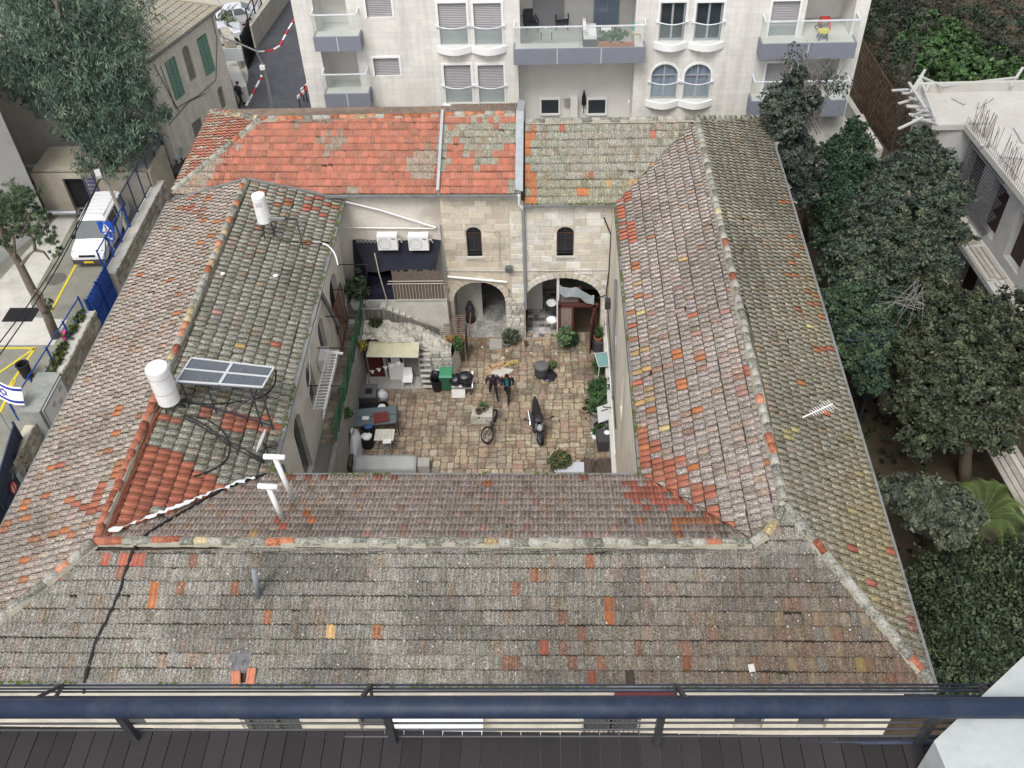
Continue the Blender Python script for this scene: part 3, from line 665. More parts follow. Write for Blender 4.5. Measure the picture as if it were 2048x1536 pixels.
# barred windows
def barred_window(x0, x1, z0, z1, y):
    arch_pane((x0, y, 0), (1, 0, 0), (0, -1, 0), 0, x1 - x0, z0, z1, .3, .22).build('window', DGLASS, house)
    m = MB(); zt = z1 - .12
    for i in range(7): x = x0 + (i + .5) * (x1 - x0) / 7; m.bar((x, y + .06, z0), (x, y + .06, zt if 0 < i < 6 else zt - .12), .018)
    for z in (z0 + .12, z0 + .30, z1 - .62, z1 - .48): m.bar((x0, y + .05, z), (x1, y + .05, z), .022)
    m.build('window_grille', IRON, house)
    m = MB(); m.bar(((x0 + x1) / 2, y + .15, z0), ((x0 + x1) / 2, y + .15, z1 - .05), .05); m.bar((x0, y + .15, z1 - .42), (x1, y + .15, z1 - .42), .05)
    m.bar((x0 + .02, y + .15, z0), (x0 + .02, y + .15, z1 - .3), .05); m.bar((x1 - .02, y + .15, z0), (x1 - .02, y + .15, z1 - .3), .05); m.build('window_frame', mat('brown_frame', (.12, .06, .045), .6), house)
    m = MB(); m.box(x0 - .06, y - .10, z0 - .1, x1 + .06, y + .2, z0); m.build('window_sill', LCONC, house)
barred_window(-3.72, -3.04, 5.0, 6.6, YB); barred_window(.34, 1.09, 5.0, 6.56, YB)
# rooms behind the arches
m = MB(); m.quad((-4.6, 35.4, 3.7), (-1.5, 35.4, 3.7), (-1.5, 39.4, 3.7), (-4.6, 39.4, 3.7)); m.quad((-4.6, 39.4, 0), (-1.5, 39.4, 0), (-1.5, 39.4, 3.7), (-4.6, 39.4, 3.7))
m.quad((-1.5, 35.4, 0), (-1.5, 39.4, 0), (-1.5, 39.4, 3.7), (-1.5, 35.4, 3.7)); m.quad((-4.6, 35.4, 0), (-4.6, 39.4, 0), (-4.6, 39.4, 3.7), (-4.6, 35.4, 3.7)); m.build('passage_wall', CONC, house)
m = MB(); m.box(-4.59, 36.6, 0, -3.35, 36.9, 3.5); m.build('passage_wall', LCONC, house)
RW = mat('white_room_wall', (.6, .6, .58), .8, .1, 2)
m = MB(); m.quad((-1.3, 35.4, 3.85), (2.7, 35.4, 3.85), (2.7, 38.8, 3.85), (-1.3, 38.8, 3.85)); m.quad((-1.3, 38.8, 0), (2.7, 38.8, 0), (2.7, 38.8, 3.85), (-1.3, 38.8, 3.85))
m.quad((-1.3, 35.4, 0), (-1.3, 38.8, 0), (-1.3, 38.8, 3.85), (-1.3, 35.4, 3.85)); m.quad((2.7, 35.4, 0), (2.7, 38.8, 0), (2.7, 38.8, 3.85), (2.7, 35.4, 3.85)); m.build('passage_wall', CONC, house)
m = MB(); m.box(.34, 35.1, 0, .46, 38.8, 3.7); m.build('partition_wall', WHITE, house)
m = MB(); m.box(-1.1, 37.2, 0, -.35, 37.26, 2.4); m.build('door', RW, house)

# ================================================================== GROUND
g = MB(); g.box(-400, -60, -.6, 400, 600, -.05); g.build('ground', EARTH, kind='structure')
def sheet(name, poly, z, mt, **kw):
    m = MB(); m.prism(poly, -.04, z); return m.build(name, mt, kind='structure', **kw)
PAVED = mat('wet_concrete_yard', (.24, .235, .20), .5, .2, .9, spec=.5, dirt=(.13, .13, .09), dscale=.35, damt=.8)
P2 = lambda *q: [tuple(G(a, b, 0)[:2]) for a, b in q]
sheet('lane', [(-22.4, 8), (-22.4, 60), (-16.3, 60), (-16.3, 8)], -.01, mat('dark_lane', (.10, .095, .09), .7, .25, 1.2, dirt=(.05, .045, .04)))
sheet('lane', [(-30, 50.5), (-30, 53.5), (-22.5, 53.5), (-22.5, 50.5)], -.002, mat('dark_lane', ()))
sheet('yard', [(-60, 8), (-60, 49.5), (-22.4, 49.5), (-22.4, 8)], .0, PAVED)
sheet('road', P2((440, 240), (487, 212), (497, 150), (492, 128), (508, 98), (545, 45), (575, 0), (600, -50), (760, -50), (760, 230)), .012, ASPH)
sheet('car_park', [(-60, 60), (-60, 140), (-19.4, 140), (-19.7, 66), (-20.8, 62)], .006, mat('pale_gravel', (.40, .38, .33), .95, .12, 1))
sheet('street', [(-60, 2), (-60, 12.6), (60, 12.6), (60, 2)], .004, LCONC)
sheet('apartment_plot', [(-12.8, 42.6), (10.6, 42.6), (11.5, 46.5), (17, 46.5), (18, 75), (-12.8, 75)], .004, LCONC)

# ---- courtyard paving: irregular limestone slabs, worn and wet
cy = thing('courtyard_floor', 'uneven ochre and cream limestone paving of the sunken courtyard', 'paving', (-3, 30.5, 0)); cy['kind'] = 'structure'
del cy['label']; del cy['category']
slabs = []
def bsp(x0, y0, x1, y1, d=0):
    w, h = x1 - x0, y1 - y0
    if (w < .60 and h < .50 and (w * h < .17 or rnd.random() < .30)) or (w < .32 and h < .32) or d > 18: slabs.append((x0, y0, x1, y1)); return
    if w > h * rnd.uniform(.85, 1.5): c = x0 + w * rnd.uniform(.38, .62); bsp(x0, y0, c, y1, d + 1); bsp(c, y0, x1, y1, d + 1)
    else: c = y0 + h * rnd.uniform(.36, .64); bsp(x0, y0, x1, c, d + 1); bsp(x0, c, x1, y1, d + 1)
bsp(-9.0, 19.4, 2.75, 25.7); bsp(-9.0, 25.7, 2.75, 35.4)
m = MB(); m.box(-9.5, 19.3, -.04, 2.75, 35.45, .004); m.build('joint_bed', mat('joint_soil', (.16, .12, .085), .95, .3, 8), cy)
PT = [(.43, .35, .24), (.45, .38, .28), (.40, .32, .22), (.36, .275, .20), (.47, .41, .31), (.42, .32, .23), (.38, .31, .235), (.44, .365, .25), (.38, .265, .20), (.33, .28, .22), (.48, .42, .31)]
slabs.sort(key=lambda q: (q[1] < 25.8, q[1] + q[3]) if True else 0)
bigV, bigF, bigC = [], [], []
for i, (x0, y0, x1, y1) in enumerate(slabs):
    g_ = rnd.uniform(.010, .022); z = rnd.uniform(.022, .05); tz = [z + rnd.uniform(-.012, .012) for _ in range(4)]; b = rnd.uniform(.012, .03); J = lambda: rnd.uniform(-.02, .02)
    q = [(x0 + g_ + J() * .6, y0 + g_ + J() * .6), (x1 - g_ + J() * .6, y0 + g_ + J() * .6), (x1 - g_ + J() * .6, y1 - g_ + J() * .6), (x0 + g_ + J() * .6, y1 - g_ + J() * .6)]
    cx, cy_ = (x0 + x1) / 2, (y0 + y1) / 2; vs = []
    for ang_i, (px_, py_) in enumerate(q):      # bevelled corners
        nx_, ny_ = q[(ang_i + 1) % 4]; pvx, pvy = q[ang_i - 1]; k = rnd.uniform(.05, .2)
        vs += [(px_ + (pvx - px_) * k, py_ + (pvy - py_) * k), (px_ + (nx_ - px_) * k, py_ + (ny_ - py_) * k)]
    lo = [(a, c, 0) for a, c in vs]; hi = [(a + (cx - a) * b * 3, c + (cy_ - c) * b * 3, tz[k // 2]) for k, (a, c) in enumerate(vs)]
    fs = [(8, 9, 10, 11), (8, 11, 12, 15), (12, 13, 14, 15)] + [(k, (k + 1) % 8, 8 + (k + 1) % 8, 8 + k) for k in range(8)]
    wet = vnoise(cx, cy_, 2.3, 21); t = np.array(PT[int(rnd.random() * 10.99)]) * rnd.uniform(.86, 1.1) * (.68 + .40 * wet)
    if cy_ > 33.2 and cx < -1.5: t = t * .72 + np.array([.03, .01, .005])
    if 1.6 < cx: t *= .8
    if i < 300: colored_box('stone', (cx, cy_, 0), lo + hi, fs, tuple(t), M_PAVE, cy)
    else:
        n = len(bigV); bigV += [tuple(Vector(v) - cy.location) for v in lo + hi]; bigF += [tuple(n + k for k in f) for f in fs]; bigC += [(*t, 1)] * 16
me = bpy.data.meshes.new('stones'); me.from_pydata(bigV, [], bigF); me.update(); a = me.color_attributes.new('tc', 'FLOAT_COLOR', 'POINT'); a.data.foreach_set('color', np.array(bigC, np.float32).ravel()); me.materials.append(M_PAVE)
o = link('stones', me, cy); o['kind'] = 'stuff'
# tiled floors inside the two arches
def tiled(name, x0, x1, y0, y1, s, cols, lab):
    t = thing(name, None, None, ((x0 + x1) / 2, (y0 + y1) / 2, .05)); t['kind'] = 'structure'
    m = MB(); m.box(x0, y0, -.02, x1, y1, .03); m.build('screed', CONC, t)
    nx, ny = int((x1 - x0) / s), int((y1 - y0) / s); sx, sy = (x1 - x0) / nx, (y1 - y0) / ny
    for i in range(nx):
        for j in range(ny):
            if rnd.random() < .04: continue
            X, Y = x0 + i * sx, y0 + j * sy; z = .045 + rnd.uniform(-.004, .006); g_ = .012
            vs = [(X + g_, Y + g_, .02), (X + sx - g_, Y + g_, .02), (X + sx - g_, Y + sy - g_, .02), (X + g_, Y + sy - g_, .02)]; vs += [(a, b, z) for a, b, c in vs]
            colored_box('tile', (X, Y, 0), vs, BF, tuple(np.array(rnd.choice(cols)) * rnd.uniform(.75, 1.15)), M_PAVE, t)
tiled('passage_floor', -4.5, -1.9, 35.05, 39.3, .42, [(.36, .36, .33), (.30, .30, .28), (.40, .39, .36)], '')
tiled('washroom_floor', -1.1, .33, 35.05, 38.7, .24, [(.42, .41, .39), (.14, .14, .15), (.26, .25, .25), (.5, .49, .47)], '')

# ================================================================== APARTMENT BUILDING
YA = 47.0
def clad_mat(name, col, cw, ch, line):
    s = NT(name); g_ = s.n('ShaderNodeNewGeometry').outputs['Position']; sp = s.n('ShaderNodeSeparateXYZ'); s.l(g_, sp.inputs[0])
    cb = s.n('ShaderNodeCombineXYZ'); s.l(s.math('ADD', sp.outputs[0], sp.outputs[1]), cb.inputs[0]); s.l(sp.outputs[2], cb.inputs[1])
    b = s.n('ShaderNodeTexBrick'); b.inputs['Scale'].default_value = 1; b.inputs['Brick Width'].default_value = cw; b.inputs['Row Height'].default_value = ch; b.inputs['Mortar Size'].default_value = .007
    b.inputs['Color1'].default_value = (*[c * .95 for c in col], 1); b.inputs['Color2'].default_value = (*[min(1, c * 1.04) for c in col], 1); b.inputs['Mortar'].default_value = (*line, 1); s.l(cb.outputs[0], b.inputs['Vector'])
    v = s.coord('world'); n1 = s.noise(v, .9, 6, .7); c = s.mix(1.0, b.outputs['Color'], s.ramp(n1, [(.3, .90), (.7, 1.05)]), 'MULTIPLY')
    c = s.mix(1.0, c, s.ramp(s.noise(s.coord('world', (2.2, 2.2, .16)), 1.0, 5, .7), [(.36, .86), (.56, 1.02)]), 'MULTIPLY'); s.bump(s.noise(v, 25, 3), .12, .01); return s.done(c, .75, 0, .25)
CLAD = clad_mat('apartment_cladding', (.70, .68, .635), .62, .31, (.58, .56, .52))
apt = thing('apartment_building', 'tall white stone apartment building behind the old house, grey shutters and glass balconies', 'building', (1.5, 52, 0))
A = lambda px, py, y=YA: PY(px, py, y)
W = MB(); XA0, XA1 = -12.85, 15.85
def rect_op(x0, y0, x1, y1, rise=0): a = A(x0, y1); b = A(x1, y0); c = A(x0, y0); d = A(x1, y1); return (min((a.x + c.x) / 2, (b.x + d.x) / 2) - XA0, max((a.x + c.x) / 2, (b.x + d.x) / 2) - XA0, (a.z + d.z) / 2, (b.z + c.z) / 2, rise)
OW = dict(sq=[(731, -22, 782, 35), (748, 116, 799, 152)], fr=[(878, 6, 934, 90), (948, 6, 1003, 90), (890, 130, 943, 206), (957, 130, 1008, 206)],
          fo=[(1319, 5, 1370, 82), (1390, 5, 1444, 82)], ar=[(1302, 128, 1354, 198), (1368, 128, 1420, 198)], sh=[(1540, 2, 1594, 84), (1528, 126, 1575, 205)])
ops = {k: [rect_op(*q, (.62 if k == 'ar' else 0)) for q in v] for k, v in OW.items()}
allops = [o for v in ops.values() for o in v]
rc0 = A(1038, 200).x - XA0; rc1 = A(1266, 180).x - XA0; zc = A(1150, 128).z
recess = (rc0, rc1, 2.0, zc + .1); rec2 = (rc0 + .15, rc1 - .1, zc + .5, zc + 3.4)
bl = [(A(634, 60).x - XA0, A(703, 60).x - XA0 - .1, A(660, 72).z, A(660, 72).z + 2.75), (A(655, 180).x - XA0, A(735, 180).x - XA0 - .3, A(690, 188).z, A(690, 188).z + 2.6)]
br = [(A(1605, 60).x - XA0, 28.0, A(1620, 84).z, A(1620, 84).z + 2.75), (A(1590, 180).x - XA0, 27.8, A(1600, 200).z, A(1600, 200).z + 2.7)]
wall(W, (XA0, YA, 0), (1, 0, 0), (0, -1, 0), 28.7, 17, allops + [recess, rec2] + bl + br, .3)
W.build('wall', CLAD, apt)
W = MB(); wall(W, (XA0, YA + 14, 0), (0, -1, 0), (-1, 0, 0), 14, 17, [], .2); wall(W, (XA1, YA, 0), (0, 1, 0), (1, 0, 0), 14, 17, [], .2); W.quad((XA0, YA, 17), (XA1, YA, 17), (XA1, YA + 14, 17), (XA0, YA + 14, 17)); W.build('wall', CLAD, apt)
LOG = mat('balcony_render', (.70, .69, .66), .8, .06, 2); TILEF = mat('balcony_tiles', (.56, .56, .53), .5, .06, 2)
SLAB = mat('grey_balcony_edge', (.20, .21, .25), .6, .06, 3)
# loggias: back, sides, floor, ceiling
def loggia(u0, u1, z0, z1, d):
    x0, x1 = XA0 + u0, XA0 + u1; m = MB()
    m.quad((x0, YA + d, z0), (x1, YA + d, z0), (x1, YA + d, z1), (x0, YA + d, z1)); m.quad((x0, YA + d, z1), (x1, YA + d, z1), (x1, YA + .28, z1), (x0, YA + .28, z1))
    if u0 > .2: m.quad((x0, YA + .28, z0), (x0, YA + d, z0), (x0, YA + d, z1), (x0, YA + .28, z1))
    if u1 < 28.5: m.quad((x1, YA + .28, z0), (x1, YA + d, z0), (x1, YA + d, z1), (x1, YA + .28, z1))
    m.build('loggia_wall', LOG, apt); m = MB(); m.box(x0, YA - .02, z0 - .06, x1, YA + d, z0 - .01); m.build('loggia_floor', TILEF, apt)
loggia(*recess[:2], 2.0, zc + .1, 1.15)
loggia(rc0 + .15, rc1 - .1, zc + .5, zc + 3.4, 1.9)
for b in bl: loggia(*b, 1.6)
for b in br: loggia(*b, 2.2)
def win(op, kind):
    a, b, c, d = op[:4]; rise = op[4]; x0, x1 = XA0 + a, XA0 + b
    if kind in ('sq', 'fr', 'sh'):
        m = MB(); zb = c if kind == 'sq' else c + (d - c) * .34; n = int((d - zb) / .085)
        for i in range(n): z = zb + i * (d - zb) / n; m.add([(x0, YA + .12, z), (x1, YA + .12, z), (x1, YA + .095, z + .06), (x0, YA + .095, z + .06), (x1, YA + .12, z + .085), (x0, YA + .12, z + .085)], [(0, 1, 2, 3), (3, 2, 4, 5)])
        m.build('shutter', mat('grey_shutter', (.33, .32, .33), .55, .06, 3), apt)
        if kind != 'sq': m = MB(); m.quad((x0, YA + .13, c), (x1, YA + .13, c), (x1, YA + .13, zb), (x0, YA + .13, zb)); m.build('pane', mat('hazy_pane', (.25, .28, .28), .15, .1, 2, spec=.6), apt)
    else:
        arch_pane((x0, YA, 0), (1, 0, 0), (0, -1, 0), 0, x1 - x0, c, d, rise, .2).build('pane', DGLASS if kind == 'fo' else mat('curtained_pane', (.20, .25, .32), .2, .45, 1.6, spec=.6, stretch=(9, 1, .3)), apt)
        m = MB(); xm = (x0 + x1) / 2
        for x in (x0 + .05, xm, x1 - .05): m.bar((x, YA + .15, c), (x, YA + .15, d - (rise * (1.0 if x != xm else .1))), .07 if x != xm else .10)
        m.bar((x0, YA + .15, c + .05), (x1, YA + .15, c + .05), .08); m.bar((x0, YA + .15, d - .05 - rise), (x1, YA + .15, d - .05 - rise), .06)
        m.build('window_frame', mat('alu_frame', (.33, .34, .36), .4), apt)
    # stone surround a little proud of the wall
    m = MB(); e = .11; zt = d - rise
    for q in (x0 - e, x1): m.box(q, YA - .035, c - .02, q + e, YA + .05, zt)
    if rise > 0:
        K = 14; hw = (x1 - x0) / 2; cx = (x0 + x1) / 2
        for i in range(K):
            p = [(cx - (hw + o_) * math.cos(math.pi * t / K), YA - .035, zt + (rise + o_) * math.sin(math.pi * t / K)) for t, o_ in ((i, 0), (i + 1, 0), (i + 1, e), (i, e))]
            m.extr(p, (0, .08, 0))
    else: m.box(x0 - e, YA - .035, d, x1 + e, YA + .05, d + e)
    m.build('window_surround', WHITE, apt)
    if kind in ('fr', 'fo', 'ar'):                # bowed sill and rail
        xm = (x0 + x1) / 2; hw = (x1 - x0) / 2 + .22; bow = [(xm - hw + 2 * hw * i / 14, YA - .03 - .42 * math.sin(math.pi * i / 14)) for i in range(15)]
        m = MB(); m.prism([(p[0], p[1]) for p in bow] + [(xm + hw, YA + .02), (xm - hw, YA + .02)], c - .38, c - .03); m.build('window_sill', WHITE, apt)
        hr = (x1 - x0) / 2 + .12; rail = [(xm - hr + 2 * hr * i / 12, YA - .05 - .36 * math.sin(math.pi * i / 12), c + 1.02) for i in range(13)]
        m = MB(); m.tube(rail, .03, 6); m.box(xm - hr - .06, YA - .09, c + .96, xm - hr + .04, YA, c + 1.08); m.box(xm + hr - .04, YA - .09, c + .96, xm + hr + .06, YA, c + 1.08); m.build('window_rail', mat('white_metal', (.62, .64, .66), .4), apt)
        m = MB(); pts = [(p[0], p[1] + .02) for p in rail]
        for p, q in zip(pts, pts[1:]): m.quad((p[0], p[1], c + .02), (q[0], q[1], c + .02), (q[0], q[1], c + .98), (p[0], p[1], c + .98))
        m.build('glass_guard', glass_mat('guard_glass', (.50, .57, .55), .08, .22) if 'gg' not in MATS else MATS['gg'], apt)
for k, v in ops.items():
    for o_ in v: win(o_, k)
# recess at the bottom: two small windows, pipe casing, lamp, box
for q in ((1083, 198, 1117, 226), (1176, 198, 1211, 226)):
    yb = YA + 1.12; a = PY(q[0], q[3], yb); b = PY(q[2], q[1], yb); m = MB(); m.box(a.x, yb - .04, a.z, b.x, yb + .02, b.z); f = m.build('window', DGLASS, apt)
    m = MB(); e = .1; m.box(a.x - e, yb - .09, a.z - e, a.x, yb, b.z + e); m.box(b.x, yb - .09, a.z - e, b.x + e, yb, b.z + e); m.box(a.x, yb - .09, b.z, b.x, yb, b.z + e); m.box(a.x, yb - .12, a.z - e, b.x, yb, a.z); m.build('window_surround', WHITE, apt)
a = PY(1148, 192, YA + 1.1); m = MB(); m.box(a.x - .2, YA + .75, 2, a.x + .2, YA + 1.14, a.z); m.build('pipe_casing', LOG, apt)
m = MB(); p = PY(1134, 205, YA + 1.0); m.box(p.x - .16, YA + .95, p.z - .17, p.x + .16, YA + 1.14, p.z + .17); m.build('vent_box', CONC, apt)
m = MB(); p = PY(1257, 204, YA + .5); m.ball(p, .14, 10, 6, 0, (.4, 1, 1)); m.build('wall_lamp', WHITE, apt)
# projecting balconies
def balcony(px0, px1, pyg, pyt, pyb, out, side=0, wrap=0):
    """pyt: top of grey edge; pyb: its bottom; pyg: glass top rail"""
    yf = YA - out; a = PY(px0, (pyt + pyb) / 2, yf); b = PY(px1, (pyt + pyb) / 2, yf); zt = PY((px0 + px1) / 2, pyt, yf).z; zb = PY((px0 + px1) / 2, pyb, yf).z; zg = PY((px0 + px1) / 2, pyg, yf + .05).z
    m = MB(); m.box(a.x, yf, zb, b.x, yf + .09, zt); m.box(a.x, yf + .09, zb, a.x + .09, YA, zt); m.box(b.x - .09, yf + .09, zb, b.x, YA + wrap, zt); m.build('balcony_edge', SLAB, apt)
    m = MB(); m.box(a.x + .09, yf + .09, zb + .05, b.x - .09, YA + wrap, zt - .03); m.build('balcony_floor', TILEF, apt)
    m = MB(); n = max(2, int((b.x - a.x) / 2.1))
    for i in range(1, n): x = a.x + (b.x - a.x) * i / n; m.box(x - .012, yf - .004, zb, x + .012, yf - .001, zt)
    if n > 1: m.build('panel_joint', WHITE, apt)
    xs = (a.x + .06, b.x - .06); m = MB(); m.quad((xs[0], yf + .06, zt), (xs[1], yf + .06, zt), (xs[1], yf + .06, zg), (xs[0], yf + .06, zg)); m.quad((xs[0], yf + .06, zt), (xs[0], YA, zt), (xs[0], YA, zg), (xs[0], yf + .06, zg)); m.quad((xs[1], yf + .06, zt), (xs[1], YA + wrap, zt), (xs[1], YA + wrap, zg), (xs[1], yf + .06, zg)); m.build('balcony_glass', GLASS, apt)
    m = MB(); m.bar((xs[0], yf + .06, zg), (xs[1], yf + .06, zg), .06); m.bar((xs[0], yf + .06, zg), (xs[0], YA, zg), .06); m.bar((xs[1], yf + .06, zg), (xs[1], YA + wrap, zg), .06); m.build('balcony_rail', mat('white_metal', ()), apt)
    return zt - .03, a.x, b.x, yf
BZ = balcony(1027, 1290, 53, 97, 128, .75)
balcony(628, 722, 30, 74, 103, .8); balcony(650, 741, 149, 188, 216, .8)
BR = balcony(1521, 1711, 42, 87, 118, .9, wrap=2.2); balcony(1500, 1690, 163, 202, 234, .9, wrap=2.2)
# windows at the back of the big balcony
zf = BZ[0]; yb = YA + 1.86
for (x0, x1, kk) in ((1066, 1128, 's'), (1188, 1238, 'g')):
    a = PY(x0, 20, yb).x; b = PY(x1, 20, yb).x; m = MB(); m.box(a, yb - .04, zf, b, yb, zf + 2.6); m.build('balcony_door', mat('grey_shutter', ()) if kk == 's' else mat('curtained_pane', ()), apt)
# thin divider glass and things on the balconies
fz = zf + .01
def armchair(px, py, rz, lab):
    p = G(px, py, fz); t = thing('armchair', lab, 'chair', (p.x, p.y, fz), rz, 'dark balcony armchairs')
    F = mat('charcoal_weave', (.07, .072, .08), .8, .2, 20)
    m = MB(); m.box(-.33, -.33, .30, .33, .33, .42); m.build('seat', F, t, w=False); m = MB(); m.add([(-.33, .28, .4), (.33, .28, .4), (.28, .42, 1.0), (-.28, .42, 1.0), (-.33, .35, .4), (.33, .35, .4), (.28, .48, 1.0), (-.28, .48, 1.0)], [(0, 1, 2, 3), (7, 6, 5, 4), (3, 2, 6, 7), (0, 3, 7, 4), (1, 5, 6, 2)]); m.build('backrest', F, t, w=False)
    for s_ in (-1, 1):
        m = MB(); m.bar((s_ * .33, -.33, .60), (s_ * .31, .36, .70), .06); m.bar((s_ * .33, -.33, .6), (s_ * .33, -.33, .42), .05); m.build('armrest', F, t, w=False)
        for q in (-1, 1): m = MB(); m.bar((s_ * .28, q * .28, .3), (s_ * .31, q * .31, 0), .04); m.build('leg', IRON, t, w=False)
armchair(1062, 62, .25, 'charcoal woven armchair turned inwards on the big balcony beside the glass table')
armchair(1124, 56, -.02, 'charcoal woven armchair facing out beside the potted plant on the big balcony')
p = G(1093, 76, fz); t = thing('side_table', 'low grey square table between two charcoal armchairs on the big balcony', 'table', (p.x, p.y, fz)); m = MB(); m.box(-.3, -.25, .42, .3, .25, .46); m.build('tabletop', mat('grey_glass', (.3, .33, .33), .2), t, w=False)
for a in (-1, 1):
    for b in (-1, 1): m = MB(); m.bar((a * .27, b * .22, .42), (a * .27, b * .22, 0), .04); m.build('leg', IRON, t, w=False)
m = MB(); m.ball((p.x - .02, p.y, fz + .53), .07, 8, 5); m.build('flower_pot', WHITE, label='small white flower pot on the low grey balcony table', category='pot')
ty = YA - .7; x = PY(1160, 70, YA - .3).x; m = MB(); m.quad((x, YA - .68, fz), (x, YA + 1.8, fz), (x, YA + 1.8, fz + 1.5), (x, YA - .68, fz + 1.5)); o = m.build('privacy_screen', GLASS, apt)
p = G(1180, 92, fz); t = thing('sofa', 'grey balcony sofa with white cushions, beside the glass divider', 'sofa', (p.x, p.y + .7, fz)); m = MB(); m.box(-.36, -.8, 0, .36, .9, .36); m.build('base', mat('charcoal_weave', ()), t, w=False)
for i in range(3): m = MB(); m.box(-.33, -.75 + i * .55, .37, .33, -.24 + i * .55, .5); m.build('cushion', WHITE, t, w=False); m = MB(); m.box(-.36, -.72 + i * .55, .5, -.2, -.27 + i * .55, .85); m.build('cushion', WHITE, t, w=False)
p = G(1212, 72, fz); t = thing('low_table', 'dark low table with a white folded cover on the big balcony', 'table', (p.x, p.y, fz)); m = MB(); m.box(-.32, -.4, .28, .32, .4, .33); m.build('tabletop', mat('charcoal_weave', ()), t, w=False); m = MB(); m.box(-.26, -.3, .332, .26, .2, .39); m.build('cover', WHITE, t, w=False)
p = G(1232, 88, fz); m = MB()
for i in range(3): q = G(1210 + i * 22, 92, fz); m = MB(); m.cbox((q.x, q.y, fz + .1), (.7, .2, .2)); m.build('planter_box', mat('terracotta', (.36, .15, .09), .8, .2, 8), label=('terracotta trough nearest the white sofa, behind the balcony glass', 'middle terracotta trough of the three behind the balcony glass', 'terracotta trough nearest the green chair, behind the balcony glass')[i], category='planter', group='terracotta troughs on the big balcony')
p = G(1272, 80, fz); t = thing('plastic_chair', 'small wooden chair with a green back at the end of the big balcony', 'chair', (p.x, p.y, fz)); m = MB(); m.box(-.2, -.18, .38, .2, .2, .42); m.build('seat', mat('pale_wood', (.48, .36, .2), .7), t, w=False); m = MB(); m.box(-.2, .17, .42, .2, .21, .85); m.build('backrest', mat('bright_green', (.02, .36, .20), .5), t, w=False)
for a in (-1, 1):
    for b in (-1, 1): m = MB(); m.bar((a * .18, b * .17, .38), (a * .19, b * .18, 0), .035); m.build('leg', mat('pale_wood', ()), t, w=False)
# right balcony: red toy house, bicycle, yellow stool
rz_ = BR[0]; p = PY(1652, 34, YA + .9); t = thing('red_stool', 'bright red plastic stool in the corner of the upper right balcony', 'stool', (p.x, p.y, rz_)); m = MB(); m.cbox((0, 0, .5), (.5, .45, .05)); m.build('seat', REDP, t, w=False)
for a in (-1, 1):
    for b in (-1, 1): m = MB(); m.bar((a * .2, b * .18, .5), (a * .26, b * .24, 0), .06); m.build('leg', REDP, t, w=False)
p = G(1644, 78, rz_); t = thing('yellow_stool', 'blue stool with a round yellow seat behind the upper right balcony glass', 'stool', (p.x, p.y, rz_)); m = MB(); m.lathe((0, 0, .38), [(.30, 0), (.30, .07)], 16); m.build('seat', mat('yellow_plastic', (.62, .56, .10), .5), t, w=False)
for a in (-1, 1):
    for b in (-1, 1): m = MB(); m.bar((a * .15, b * .15, .38), (a * .22, b * .22, 0), .05); m.build('leg', mat('blue_plastic', (.05, .10, .2), .5), t, w=False)
# umbrella/laundry hanging on the recess wall
p = PY(1168, 185, YA + 1.0); t = thing('parasol', 'closed black parasol hung on the recess wall between two small windows', 'parasol', (p.x, YA + .95, p.z - .9)); m = MB(); m.lathe((0, 0, .1), [(.03, 0), (.13, .15), (.10, .6), (.015, 1.0)], 8); m.build('canopy', BLACK, t, w=False); m = MB(); m.tube([(0, 0, -.3), (0, 0, .2)], .02); m.build('pole', IRON, t, w=False)

# low terrace walls at the right foot of the apartment building
m = MB(); a = G(1690, 190, 1.2); b = G(1760, 300, 1.2); m.bar((a.x, a.y, .6), (b.x, b.y, .6), .35, 1.4); o = m.build('garden_wall', LCONC, label='pale stone garden wall running from the apartment corner into the trees', category='wall')
m = MB(); q = G(1700, 270, .3); m.box(q.x - 1.6, q.y - 2, 0, q.x + 1.4, q.y + 2.5, .35); m.build('terrace', LCONC, kind='structure')

# ================================================================== STONE HOUSE WITH GREEN SHUTTERS (beyond the lane)
sh = thing('stone_house', 'pale stone house with green shutters and a grey hipped tile roof beside the lane', 'house', (-28, 57, 0))
ZS = 7.0
c0 = Vector((-20.9, 58.2, 0)); c1 = Vector((-23.2, 51.6, 0)); c2 = Vector((-24.6, 50.9, 0)); c3 = Vector((-40, 51.4, 0)); c4 = Vector((-27.5, 60.5, 0)); c5 = Vector((-40, 60.5, 0))
def seg_wall(a, b, H, ops_, mt, par, d=.2, nm='wall'):
    u = (b - a); L = u.length; u.normalize(); n = Vector((u.y, -u.x, 0)); m = MB(); wall(m, a, u, n, L, H, ops_, d); return m.build(nm, mt, par), u, n, L
SHM = clad_mat('old_ashlar', (.68, .65, .58), .55, .28, (.50, .47, .41))
_, u1, n1, L1 = seg_wall(c1, c0, ZS, [(1.5, 2.4, 3.6, 6.0), (3.2, 3.9, 3.9, 6.1, .3), (4.8, 5.7, 3.6, 6.0), (5.4, 6.0, .9, 2.4, .2), (2.2, 3.2, .2, 1.6)], SHM, sh)
for q in ((1.5, 2.4), (4.8, 5.7)):
    for k in range(2):
        m = MB(); a = q[0] + k * .46 - .02; o_ = c1 + u1 * a + n1 * .03
        for i in range(16): z = 3.62 + i * .147; m.bar(o_ + Vector((0, 0, z)), o_ + u1 * .42 + Vector((0, 0, z)), .03, .10)
        m.bar(o_ + Vector((0, 0, 3.6)), o_ + Vector((0, 0, 6.0)), .07, .05); m.bar(o_ + u1 * .42 + Vector((0, 0, 3.6)), o_ + u1 * .42 + Vector((0, 0, 6)), .07, .05)
        m.build('shutter', mat('green_shutter', (.16, .30, .24), .6, .15, 5), sh)
